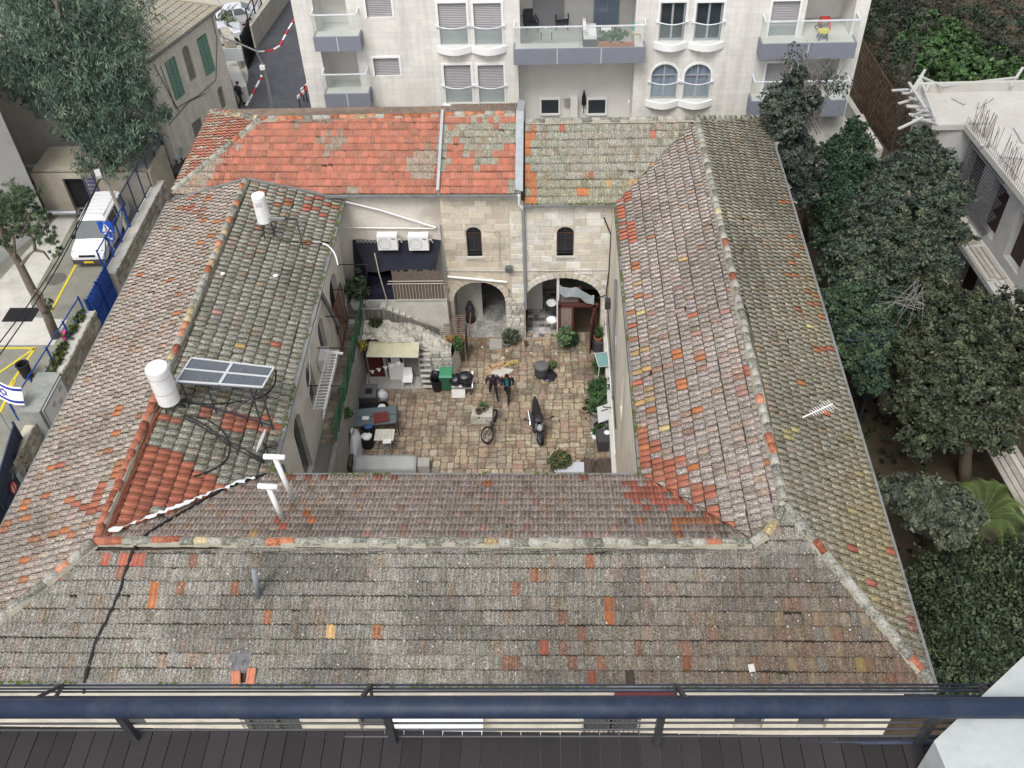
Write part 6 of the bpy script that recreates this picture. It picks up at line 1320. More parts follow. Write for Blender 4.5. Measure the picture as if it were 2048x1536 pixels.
pipe([PY(966, 462, 34.92), PY(998, 462, 34.92), PY(999, 535, 34.92)], .018, LCONC); pipe([PY(1208, 435, 34.9), PY(1222, 470, 34.88), PY(1218, 540, 34.86), PY(1212, 590, 34.86), PY(1195, 596, 34.9)], .028, BLACK, 'cable'); pipe([PY(1228, 450, 34.9), PY(1220, 540, 34.9)], .015, BLACK, 'cable')
m = MB(); p = PY(1018, 538, 34.85); m.box(p.x - .16, 34.72, p.z - .12, p.x + .16, 34.97, p.z + .12); m.build('floodlight', mat('dark_lamp', (.10, .12, .11), .4), house)
m = MB(); c = PY(1017, 600, 34.2); m.tube([c + Vector((.22 * math.cos(k * .52), .22 * math.sin(k * .52), 0)) for k in range(13)], .012, 4); m.bar(c + Vector((0, .2, 0)), (c.x, 34.98, c.z), .03); m.build('hoop', IRON, label='thin iron hoop fixed to the pier between the two arches', category='hoop')
# right arch: frame, washbasins, tarp, doors
t = thing('timber_door_frame', 'dark red timber and glass porch frame with an open door in the wider arch', 'door frame', (1.4, 34.9, 0)); RDW = mat('dark_red_wood', (.10, .035, .03), .7, .3, 6)
m = MB(); m.box(.40, 34.7, 0, .52, 34.85, 2.5); m.box(2.05, 34.7, 0, 2.2, 34.85, 2.3); m.box(.4, 34.7, 2.2, 2.3, 34.85, 2.35); m.box(1.05, 34.7, 0, 1.15, 34.8, 2.2); m.box(1.35, 34.9, 2.35, 1.45, 35.0, 3.2); m.build('frame', RDW, t)
m = MB(); m.box(.53, 34.76, 0, 1.05, 34.8, 2.2); m.build('panel', mat('faded_plank', (.26, .20, .17), .85, .2, 5), t); m = MB(); m.cbox((2.0, 34.25, 1.0), (.06, 1.0, 2.0), -.18); m.build('door', RDW, t)
m = MB(); m.box(.52, 34.88, 2.36, 1.35, 34.92, 3.15); m.build('glass_panel', mat('dusty_glass', (.20, .17, .15), .3), t)
for k_, zz in enumerate((1.05, .5)):
    t = thing('washbasin', ('round white washbasin on the partition wall, the upper one', 'round white washbasin on the partition wall, the lower one')[k_], 'washbasin', (.10, 36.0 - k_ * .65, zz + .35), 0, 'washbasins in the wide arch'); m = MB(); m.lathe((0, 0, 0), [(.08, -.12), (.2, -.08), (.27, .06), (.24, .06), (.17, -.02), (.02, -.05)], 20); m.build('bowl', WHITE, t, w=False, smooth=True); m = MB(); m.tube([(.2, 0, .05), (.2, 0, .2), (.08, 0, .2)], .015); m.build('tap', STEEL, t, w=False)
m = MB(); vs = []
for i in range(14):
    for j in range(5): a = PY(1118 + i * 5.4, 568 + i * 1.6 + 9 * math.sin(i * .7) * .4, 34.8); vs.append(a + Vector((0, -.05 * j, -.10 * j - .03 * math.sin(i * 1.7 + j))))
m.add(vs, [(i * 5 + j, (i + 1) * 5 + j, (i + 1) * 5 + j + 1, i * 5 + j + 1) for i in range(13) for j in range(4)]); m.build('plastic_sheet', mat('grey_plastic', (.24, .27, .29), .3, .25, 7, spec=.6), smooth=True, label='crumpled grey plastic sheet hanging across the top of the wide arch', category='plastic sheet')
t = thing('statue', 'dark hooded shape standing against the white wall inside the narrow arch', 'statue', (-3.95, 36.3, 0)); m = MB(); m.lathe((0, 0, 0), [(.26, 0), (.2, .5), (.24, .8), (.16, 1.05), (.08, 1.1)], 10); m.build('cloak', IRON, t, w=False, smooth=True); m = MB(); m.ball((0, 0, 1.2), .12, 10, 7); m.build('head', IRON, t, w=False, smooth=True)

# ================================================================== THINGS STANDING IN THE COURTYARD
def at(px, py, z=.04): p = G(px, py, z); return (p.x, p.y, z)
# wheelie bin
t = thing('wheelie_bin', 'green wheelie bin with a lighter lid beside the heap of bin bags', 'bin', at(895, 775)); GB = mat('bin_green', (.03, .12, .07), .5, .1, 3)
m = MB(); m.add([(-.22, -.24, .05), (.22, -.24, .05), (.22, .24, .05), (-.22, .24, .05), (-.29, -.32, .95), (.29, -.32, .95), (.29, .32, .95), (-.29, .32, .95)], [(0, 3, 2, 1), (4, 5, 6, 7), (0, 1, 5, 4), (1, 2, 6, 5), (2, 3, 7, 6), (3, 0, 4, 7)]); m.build('body', GB, t, w=False)
m = MB(); m.add([(-.31, -.36, .96), (.31, -.36, .96), (.31, .34, .98), (-.31, .34, .98), (-.27, -.28, 1.04), (.27, -.28, 1.04), (.27, .28, 1.06), (-.27, .28, 1.06)], [(0, 3, 2, 1), (4, 5, 6, 7), (0, 1, 5, 4), (1, 2, 6, 5), (2, 3, 7, 6), (3, 0, 4, 7)]); m.build('lid', mat('lid_green', (.05, .24, .12), .45), t, w=False)
for s_ in (-1, 1): m = MB(); m.lathe((s_ * .26 - .025, .25, .1), [(.1, 0), (.1, .05)], 12, axis='X'); m.build('wheel', BLACK, t, w=False)
m = MB(); m.bar((-.2, .38, .95), (.2, .38, .95), .03); m.build('handle', GB, t, w=False)
# bin bags
BAG = mat('bin_bag', (.012, .013, .02), .28, .3, 5, spec=.7, bump=.8)
def bag(px, py, z, r, label, s=(1, 1, .9)):
    p = G(px, py, z); m = MB(); m.ball((p.x, p.y, z + r * .8), r, 14, 10, .12, s); m.lathe((p.x, p.y, z + r * 1.55 * s[2]), [(.05, 0), (.03, .05), (.08, .12)], 8); return m.build('bin_bag', BAG, smooth=True, label=label, category='bin bag', group='black bin bags by the stone terrace')
bag(913, 768, .5, .32, 'tied black bin bag right next to the green wheelie bin'); bag(931, 762, .85, .30, 'black bin bag lying on top of the others in the trolley', (1.2, 1, .8)); bag(930, 770, .45, .26, 'small black bin bag at the bottom of the trolley')
t = thing('black_bin', 'open round black dustbin lined with a bag, between metal stairs and wheelie bin', 'bin', at(876, 778)); m = MB(); m.lathe((0, 0, 0), [(.24, 0), (.30, .62), (.33, .64), (.33, .68), (.26, .66), (.2, .3)], 18); m.build('body', BLACK, t, w=False); m = MB(); m.ball((-.05, .12, .75), .3, 14, 8, .15, (.9, .5, 1)); m.build('bag_lining', BAG, t, w=False, smooth=True)
# trolley and the white board
t = thing('trolley', 'low steel trolley holding black bin bags behind a white board', 'trolley', at(925, 780)); m = MB(); m.box(-.45, -.3, .34, .45, .35, .38); m.build('deck', IRON, t, w=False)
for a_ in (-1, 1):
    for b_ in (-1, 1): m = MB(); m.bar((a_ * .4, b_ * .28, .34), (a_ * .4, b_ * .28, .08), .04); m.lathe((a_ * .4 - .02, b_ * .28, .07), [(.07, 0), (.07, .04)], 10, axis='X'); m.build('castor', BLACK, t, w=False)
m = MB(); m.bar((-.45, -.33, .45), (.55, -.33, .45), .06); m.bar((.5, -.33, .38), (.5, .3, .9), .04); m.build('push_bar', STEEL, t, w=False)
p = Vector(at(918, 792)); t = thing('white_board', 'stained white board leaning against the trolley', 'board', tuple(p)); m = MB(); m.add([(-.33, -.12, .0), (.30, -.12, 0), (.31, .16, .62), (-.31, .16, .62), (-.33, -.09, 0), (.30, -.09, 0), (.31, .19, .62), (-.31, .19, .62)], [(0, 1, 2, 3), (7, 6, 5, 4), (0, 4, 5, 1), (3, 2, 6, 7), (0, 3, 7, 4), (1, 5, 6, 2)]); m.build('panel', mat('stained_white', (.66, .65, .64), .6, .06, 3, dirt=(.4, .38, .36), dscale=5, damt=.5), t, w=False)
# metal step ladder
t = thing('metal_stairs', 'grey metal step ladder with open treads leaning on the stone terrace', 'ladder', at(856, 775)); L0 = Vector((0, -.15, 0)); L1 = Vector((-.12, .75, 1.7))
for s_ in (-.27, .27): m = MB(); m.bar(L0 + Vector((s_, 0, 0)), L1 + Vector((s_, 0, 0)), .04, .1); m.build('stringer', STEEL, t, w=False)
for i in range(7): q = L0.lerp(L1, (i + .6) / 7.4); m = MB(); m.cbox(q, (.5, .16, .03)); m.build('tread', LCONC, t, w=False)
# white chair, frames, bowls by the hut
t = thing('plastic_chair', 'white plastic chair standing in front of the hut beside the metal stairs', 'chair', at(817, 772)); m = MB(); m.box(-.23, -.22, .42, .23, .22, .46); m.build('seat', WHITE, t, w=False); m = MB(); m.add([(-.23, .2, .46), (.23, .2, .46), (.2, .3, .9), (-.2, .3, .9), (-.23, .23, .46), (.23, .23, .46), (.2, .33, .9), (-.2, .33, .9)], [(0, 1, 2, 3), (7, 6, 5, 4), (3, 2, 6, 7), (0, 3, 7, 4), (1, 5, 6, 2)]); m.build('backrest', WHITE, t, w=False)
for a_ in (-1, 1):
    for b_ in (-1, 1): m = MB(); m.bar((a_ * .2, b_ * .18, .42), (a_ * .26, b_ * .25, 0), .03); m.build('leg', WHITE, t, w=False)
# covered boxes, oven, grey tables
t = thing('black_cabinet', 'dark grey plastic chest with a square tray on its lid beside the retaining wall', 'chest', at(737, 810), .03); DG = mat('charcoal_plastic', (.055, .055, .06), .6, .2, 4)
m = MB(); m.box(-.45, -.4, 0, .45, .4, .85); m.build('body', DG, t, w=False); m = MB(); m.box(-.48, -.44, .85, .48, .44, .93); m.build('lid', mat('grey_lid', (.12, .12, .12), .6), t, w=False); m = MB(); m.box(.0, -.2, .93, .3, .1, .97); m.build('tray', BLACK, t, w=False)
p = Vector(at(737, 828)); t = thing('open_grill', 'black open fronted metal grill below the dark grey chest', 'grill', tuple(p)); m = MB(); m.box(-.42, -.3, 0, .42, .35, .5); m.build('body', BLACK, t, w=False); m = MB(); m.bar((-.42, -.32, .52), (.42, -.32, .52), .05); m.build('rim', STEEL, t, w=False)
SG = mat('slate_table', (.13, .17, .18), .45, .12, 2)
t = thing('folding_table', 'big slate grey work table crowded against the retaining wall', 'table', at(754, 856, .04), .12)
m = MB(); m.box(-1.05, .05, .70, .95, .55, .75); m.box(-1.05, -.5, .70, .95, .0, .75); m.build('tabletop', SG, t, w=False)
for a_ in (-.95, .85):
    for b_ in (-.42, .46): m = MB(); m.bar((a_, b_, .7), (a_, b_, 0), .05); m.build('leg', IRON, t, w=False)
m = MB(); m.bar((1.0, -.55, .85), (1.0, .6, .85), .05); m.bar((1.0, -.55, .85), (1.0, -.55, 0), .05); m.build('rail', IRON, t, w=False)
tp = G(754, 846, .8)
t = thing('red_crate', 'faded red plastic crate lying on the slate grey table', 'crate', (tp.x + .15, tp.y + .25, .80), .25); m = MB(); m.box(-.32, -.24, 0, .32, .24, .04); m.build('base', mat('faded_red', (.24, .07, .06), .7, .2, 6), t, w=False)
for i in range(5): m = MB(); m.box(-.32, -.24 + i * .11, .04, .32, -.20 + i * .11, .2); m.build('slat', mat('faded_red', ()), t, w=False)
for s_ in (-.33, .3): m = MB(); m.box(s_, -.24, .04, s_ + .03, .24, .22); m.build('side', mat('faded_red', ()), t, w=False)
m = MB(); m.cbox((tp.x - .55, tp.y + .3, .81), (.3, .2, .02)); m.build('white_card', WHITE, label='white card lying at the wall end of the slate grey table', category='card')
m = MB(); m.ball((tp.x - .35, tp.y - .25, .84), .17, 10, 6, .3, (1.2, .8, .35)); m.build('blue_cloth', mat('blue_cloth', (.06, .12, .26), .8), label='crumpled blue cloth on the near half of the slate grey table', category='cloth', smooth=True)
for k_, (px, py, r_, mt, cap) in enumerate(((740, 872, .27, 'b', 'black round drum topped with a blue and white bag, beside the slate table'), (737, 892, .28, 'w', 'black round drum lined with a white bag, nearest the white slatted table'))):
    t = thing('drum_bin', cap, 'bin', at(px, py)); m = MB(); m.lathe((0, 0, 0), [(r_ * .85, 0), (r_, .6), (r_ * 1.05, .62), (r_ * .9, .6)], 18); m.build('body', BLACK, t, w=False); m = MB(); m.ball((0, 0, .6), r_ * .85, 12, 8, .2, (1, 1, .45)); m.build('bag', mat('navy_cloth', ()) if mt == 'b' else WHITE, t, w=False, smooth=True)
    if mt == 'b': m = MB(); m.ball((.05, -.03, .68), r_ * .5, 9, 6, .3, (1, 1, .35)); m.build('bag', WHITE, t, w=False)
t = thing('slatted_table', 'small white slatted table with a white tray, on a crossed metal foot', 'table', at(773, 892)); 
for i in range(6): m = MB(); m.box(-.42 + i * .142, -.33, .71, -.42 + i * .142 + .132, .33, .735); m.build('slat', mat('cream_slat', (.62, .60, .52), .6), t, w=False)
m = MB(); m.bar((0, 0, .7), (0, 0, .1), .06); m.bar((-.3, -.25, .03), (.3, .25, .03), .04); m.bar((.3, -.25, .03), (-.3, .25, .03), .04); m.build('foot', STEEL, t, w=False)
q = G(773, 884, .78); m = MB(); m.cbox((q.x + .02, q.y + .02, .80), (.36, .25, .04), .1); m.build('tray', WHITE, label='white tray lying on the small slatted table', category='tray')
# white sheet over a rack
t = thing('covered_bicycle', 'tall rack or bicycle draped with a crumpled white sheet against the retaining wall', 'covered rack', at(712, 905)); vs = []; nn = 22; kk = 9
for i in range(kk):
    f = i / (kk - 1)
    for j in range(nn):
        a = 2 * math.pi * j / nn; r_ = (.12 + .40 * (1 - (1 - f) ** 1.6)) * (1 + .16 * math.sin(a * 5 + f * 2) * f + rnd.uniform(-.06, .06)); vs.append((r_ * .62 * math.cos(a) + .06 * math.sin(f * 5), r_ * 1.5 * math.sin(a) + .1, 1.25 * (1 - f) + .04 + .05 * math.sin(a * 3) * f))
m = MB(); m.add(vs, [(i * nn + j, i * nn + (j + 1) % nn, (i + 1) * nn + (j + 1) % nn, (i + 1) * nn + j) for i in range(kk - 1) for j in range(nn)] + [tuple(range(nn))]); m.build('sheet', mat('white_tarp', (.62, .64, .67), .35, .1, 4, spec=.5, bump=.4), t, w=False, smooth=True)
# low bench covered in grey plastic at the front edge
t = thing('covered_sofa', 'long low sofa wrapped in a grey tarpaulin at the front edge of the court', 'sofa', at(772, 938)); m = MB(); vs = []
for i in range(15):
    for (y, z) in ((.30, 0), (.32, .42), (.26, .62), (.08, .64), (0, .44), (-.3, .42), (-.36, .3), (-.38, 0)): vs.append((-1.35 + i * .193, y + rnd.uniform(-.02, .02), max(0, z + rnd.uniform(-.03, .03))))
m.add(vs, [(i * 8 + j, (i + 1) * 8 + j, (i + 1) * 8 + j + 1, i * 8 + j + 1) for i in range(14) for j in range(7)] + [tuple(range(8)), tuple(range(119, 111, -1))]); m.build('cover', mat('grey_tarp', (.33, .34, .34), .5, .1, 3, spec=.4, bump=.4), t, w=False, smooth=True)
m = MB(); m.box(-1.5, -.35, 0, -1.38, .35, .6); m.build('armrest', mat('brown_wood', (.08, .05, .035), .7), t, w=False); m = MB(); m.cbox((1.65, .05, .2), (.5, .5, .4), .05); m.build('footstool', CONC, t, w=False)
m = MB(); p = at(690, 925); m.bar((p[0], p[1] - .3, .1), (p[0] - .25, p[1] + 1.5, .1), .08, .1); m.build('timber_beam', WOOD, label='grey timber beam lying beside the white draped rack', category='beam')
# white washing machine / bags beside the grey chest
m = MB(); p = at(765, 800); m.ball((p[0], p[1], .32), .3, 12, 8, .2, (1, .9, 1)); m.build('white_sack', mat('white_tarp', ()), smooth=True, label='white sack behind the plank beside the dark grey chest', category='sack')
m = MB(); p = at(757, 815); m.bar((p[0] - .15, p[1] + .5, .5), (p[0] + .1, p[1] - .7, .1), .3, .04); m.build('plank', mat('brown_plank', (.17, .09, .06), .8, .2, 5), label='brown plank leaning between the dark grey chest and the white sack', category='plank')
t = thing('metal_tub', 'black bucket with a round white lid, full of tools, beside the red crate', 'bucket', at(768, 826)); m = MB(); m.lathe((0, 0, 0), [(.2, 0), (.27, .5), (.24, .5), (.18, .1)], 16); m.build('body', BLACK, t, w=False); m = MB(); m.lathe((-.02, -.12, .52), [(.17, 0), (.17, .03)], 18); m.build('lid', WHITE, t, w=False)
for i in range(6): m = MB(); m.bar((-.1 + i * .04, .05, .2), (-.2 + i * .09, .15, .8), .02); m.build('tool_handle', IRON, t, w=False)
# black pot with cover in the middle
t = thing('round_cistern', 'black round cistern with a domed lid standing alone near the arches', 'cistern', at(1083, 750)); m = MB(); m.lathe((0, 0, 0), [(.30, 0), (.33, .1), (.33, .5), (.36, .52), (.36, .58)], 22); m.build('body', DG, t, w=False, smooth=False); m = MB(); m.lathe((0, 0, .58), [(.35, 0), (.33, .06), (.2, .1), (.06, .12)], 22); m.build('lid', mat('grey_lid', ()), t, w=False)
m = MB(); p = at(1097, 752); m.ball((p[0] - .0, p[1], .12), .38, 12, 6, .25, (.9, 1.1, .3)); m.build('black_sheet', BAG, label='black crumpled plastic beside the round cistern', category='plastic sheet')
# stone block table with pots
t = thing('stone_block', 'pale stone block in the middle of the court carrying flower pots', 'stone block', at(965, 838)); m = MB(); m.add([(-.5, -.32, 0), (.5, -.36, 0), (.48, .35, 0), (-.46, .38, 0), (-.48, -.3, .42), (.47, -.33, .45), (.46, .33, .44), (-.44, .35, .42)], [(4, 5, 6, 7), (0, 1, 5, 4), (1, 2, 6, 5), (2, 3, 7, 6), (3, 0, 4, 7)]); m.build('slab', mat('weathered_rock', ()), t, w=False)
PT_R = mat('pot_brown', (.14, .09, .07), .8, .2, 5); PT_T = mat('terracotta', ()); PT_G = mat('pot_grey', (.22, .21, .2), .8, .2, 5); SOIL = mat('soil', (.03, .022, .015), .95)
def pot(px, py, z, r, h, mt, label, grp=None):
    p = G(px, py, z); t = thing('flower_pot', label, 'pot', (p.x, p.y, z), 0, grp); m = MB(); m.lathe((0, 0, 0), [(r * .7, 0), (r * .95, h * .85), (r, h * .86), (r, h), (r * .88, h), (r * .85, h * .85)], 16); m.build('body', mt, t, w=False); m = MB(); m.lathe((0, 0, h * .84), [(r * .86, 0), (r * .1, .01)], 14); m.build('soil', SOIL, t, w=False); return p
pot(958, 826, .47, .17, .2, PT_R, 'brown bowl of soil on the end of the pale stone block nearest the spiky plant')

# ================================================================== BICYCLE, MOTORCYCLE, PEOPLE
def spoked(par, c, r, axle, steer=None, tyre=.03):
    """wheel in the plane perpendicular to axle"""
    c = Vector(c); ax = Vector(axle).normalized(); a = ax.cross(Vector((0, 0, 1))).normalized(); b = ax.cross(a)
    P = lambda q, t: c + (a * math.cos(t) + b * math.sin(t)) * q
    m = MB(); m.tube([P(r, k * math.pi / 12) for k in range(25)], tyre, 6, cap=False); o = m.build('wheel', BLACK, par, w=False)
    m = MB(); m.tube([P(r - .045, k * math.pi / 12) for k in range(25)], .012, 4, cap=False); m.tube([c - ax * .05, c + ax * .05], .03, 8)
    for k in range(14): m.bar(c + ax * (.03 if k % 2 else -.03), P(r - .05, k * 2 * math.pi / 14), .005)
    off = m.mesh('rim', STEEL); link('rim', off, o); return o
rw_ = G(981, 837, .36); fw_ = G(970, 867, .36); d_ = fw_ - rw_; d_.z = 0; hd = math.atan2(d_.y, d_.x)
t = bike = thing('bicycle', 'dark mountain bicycle with fat tyres leaning on the pale stone block', 'bicycle', ((rw_.x + fw_.x) / 2, (rw_.y + fw_.y) / 2, .04), hd)
lean = Vector((0, .22, 1)).normalized(); wb_ = .56
def bp(x, z, y=0): return Vector((x, y + z * .38, z))
spoked(t, bp(-wb_, .34), .34, Vector((-.30, 1, -.55)), tyre=.046); spoked(t, bp(wb_, .36), .35, Vector((-.62, .55, -.62)), tyre=.046)
BKF = mat('bike_frame', (.03, .03, .032), .3, .1, 3, spec=.6); m = MB()
for a_, b_, r_ in ((bp(-wb_, .34), bp(-.12, .33), .026), (bp(-wb_, .34), bp(-.2, .72), .024), (bp(-.12, .33), bp(-.25, .9), .03), (bp(-.12, .33), bp(.36, .72), .055), (bp(-.2, .74), bp(.34, .80), .038)): m.tube([a_, b_], r_, 6)
m.build('frame', BKF, t, w=False); m = MB(); m.tube([bp(.34, .86), bp(.40, .66)], .028, 6); m.tube([bp(.40, .66, -.06), bp(wb_, .34, -.06)], .018, 6); m.tube([bp(.40, .66, .06), bp(wb_, .34, .06)], .018, 6); m.build('fork', BKF, t, w=False)
m = MB(); m.tube([bp(.30, .98, -.34), bp(.36, .96, -.1), bp(.36, .96, .1), bp(.30, .98, .34)], .014, 6); m.build('handlebar', BKF, t, w=False); m = MB(); m.add([tuple(bp(x, .93, y)) for x, y in ((-.40, -.07), (-.14, -.02), (-.14, .02), (-.40, .07))] + [tuple(bp(x, .97, y)) for x, y in ((-.40, -.07), (-.14, -.02), (-.14, .02), (-.40, .07))], [(0, 3, 2, 1), (4, 5, 6, 7), (0, 1, 5, 4), (1, 2, 6, 5), (2, 3, 7, 6), (3, 0, 4, 7)]); m.build('saddle', BLACK, t, w=False)
m = MB(); m.lathe(bp(-.12, .33, -.04), [(.10, 0), (.10, .012)], 14, axis='Y'); m.bar(bp(-.12, .33, .06), bp(-.02, .2, .06), .02); m.bar(bp(-.02, .2, .02), bp(-.02, .2, .14), .05); m.bar(bp(-.12, .33, -.06), bp(-.22, .46, -.06), .02); m.build('crank', IRON, t, w=False)
# motorcycle
a = G(1068, 820, .3); b = G(1079, 885, .3); d_ = b - a; c_ = (a + b) / 2
t = thing('motorcycle', 'black naked motorcycle parked on its stand, headlight towards the front wing', 'motorcycle', (c_.x, c_.y, .04), math.atan2(d_.y, d_.x)); t.scale = (1.08, 1.35, 1.08); MK = mat('moto_black', (.012, .012, .016), .2, .2, 3, spec=.8)
for x_, r_, w_, st_a in ((-.72, .30, .085, 0), (.74, .30, .06, .18)):
    ax_ = Vector((-math.sin(st_a), math.cos(st_a), -.12)).normalized(); c = Vector((x_, .04, .31)); a1 = ax_.cross(Vector((0, 0, 1))).normalized(); b1 = ax_.cross(a1); m = MB()
    m.tube([c + (a1 * math.cos(k * math.pi / 12) + b1 * math.sin(k * math.pi / 12)) * (.30 - w_ * .7) for k in range(25)], w_, 8, cap=False); o = m.build('wheel', BLACK, t, w=False); m = MB()
    for k in range(5): m.bar(c, c + (a1 * math.cos(k * 1.2566) + b1 * math.sin(k * 1.2566)) * .22, .04)
    m.lathe(c - Vector((0, .06, 0)), [(.13, 0), (.13, .008)], 14, axis='Y'); link('rim', m.mesh('rim', STEEL), o)
def hull(secs, n=10):
    """loft of superellipse sections (x, zc, half width, half height)"""
    m = MB(); vs = []
    for x, zc, hw, hh in secs:
        for j in range(n): tt_ = 2 * math.pi * j / n; cs, sn = math.cos(tt_), math.sin(tt_); vs.append((x, hw * math.copysign(abs(cs) ** .7, cs) + zc * .04, zc + hh * math.copysign(abs(sn) ** .7, sn)))
    m.add(vs, [(i * n + j, i * n + (j + 1) % n, (i + 1) * n + (j + 1) % n, (i + 1) * n + j) for i in range(len(secs) - 1) for j in range(n)] + [tuple(range(n)), tuple((len(secs) - 1) * n + j for j in range(n - 1, -1, -1))]); return m
hull([(-1.02, .93, .03, .02), (-.8, .88, .09, .06), (-.5, .82, .13, .07), (-.2, .78, .13, .07), (-.08, .80, .08, .06)]).build('seat', BLACK, t, w=False, smooth=True)
hull([(-.15, .80, .08, .08), (0, .86, .16, .13), (.22, .90, .19, .14), (.40, .88, .14, .12), (.48, .86, .08, .06)]).build('fuel_tank', MK, t, w=False, smooth=True)
hull([(-.35, .42, .12, .14), (-.1, .42, .18, .22), (.25, .45, .18, .24), (.42, .5, .12, .18)]).build('engine', mat('engine_dark', (.05, .05, .055), .4, .3, 12, metal=.4), t, w=False)
hull([(.42, .62, .20, .08), (.56, .58, .22, .16), (.68, .60, .18, .12)]).build('radiator_shroud', MK, t, w=False)
hull([(.60, .92, .05, .05), (.70, .90, .09, .08), (.80, .86, .08, .07), (.84, .85, .04, .04)]).build('headlight', mat('headlight_glass', ()), t, w=False)
hull([(.50, .63, .05, .01), (.74, .66, .07, .02), (.98, .58, .05, .01)]).build('mudguard', MK, t, w=False)
for s_ in (-.10, .10): m = MB(); m.tube([(.52, s_ + .04, .95), (.74, s_ + .02, .31)], .03, 8); m.build('fork', STEEL, t, w=False); m = MB(); m.tube([(-.72, s_, .31), (-.2, s_, .4)], .03, 6); m.build('swing_arm', IRON, t, w=False)
m = MB(); m.tube([(.34, -.40, 1.02), (.46, -.2, 1.06), (.5, 0, 1.04), (.46, .26, 1.06), (.34, .46, 1.02)], .018, 6); m.build('handlebar', IRON, t, w=False)
for s_ in (-1, 1): m = MB(); m.bar((.44, s_ * .32 + .03, 1.05), (.5, s_ * .42 + .03, 1.2), .015); m.ball((.5, s_ * .44 + .03, 1.23), .07, 8, 5, 0, (.3, 1, .6)); m.build('mirror', BLACK, t, w=False)
m = MB(); m.tube([(.25, -.14, .25), (-.1, -.2, .25), (-.3, -.20, .40)], .03, 8); m.tube([(-.3, -.20, .40), (-.62, -.21, .55)], .055, 10); m.build('exhaust', mat('bright_steel', (.6, .6, .6), .2, .1, 3, metal=.9), t, w=False)
m = MB(); m.tube([(-.05, .1, .3), (-.15, .36, .0)], .015); m.build('side_stand', IRON, t, w=False)

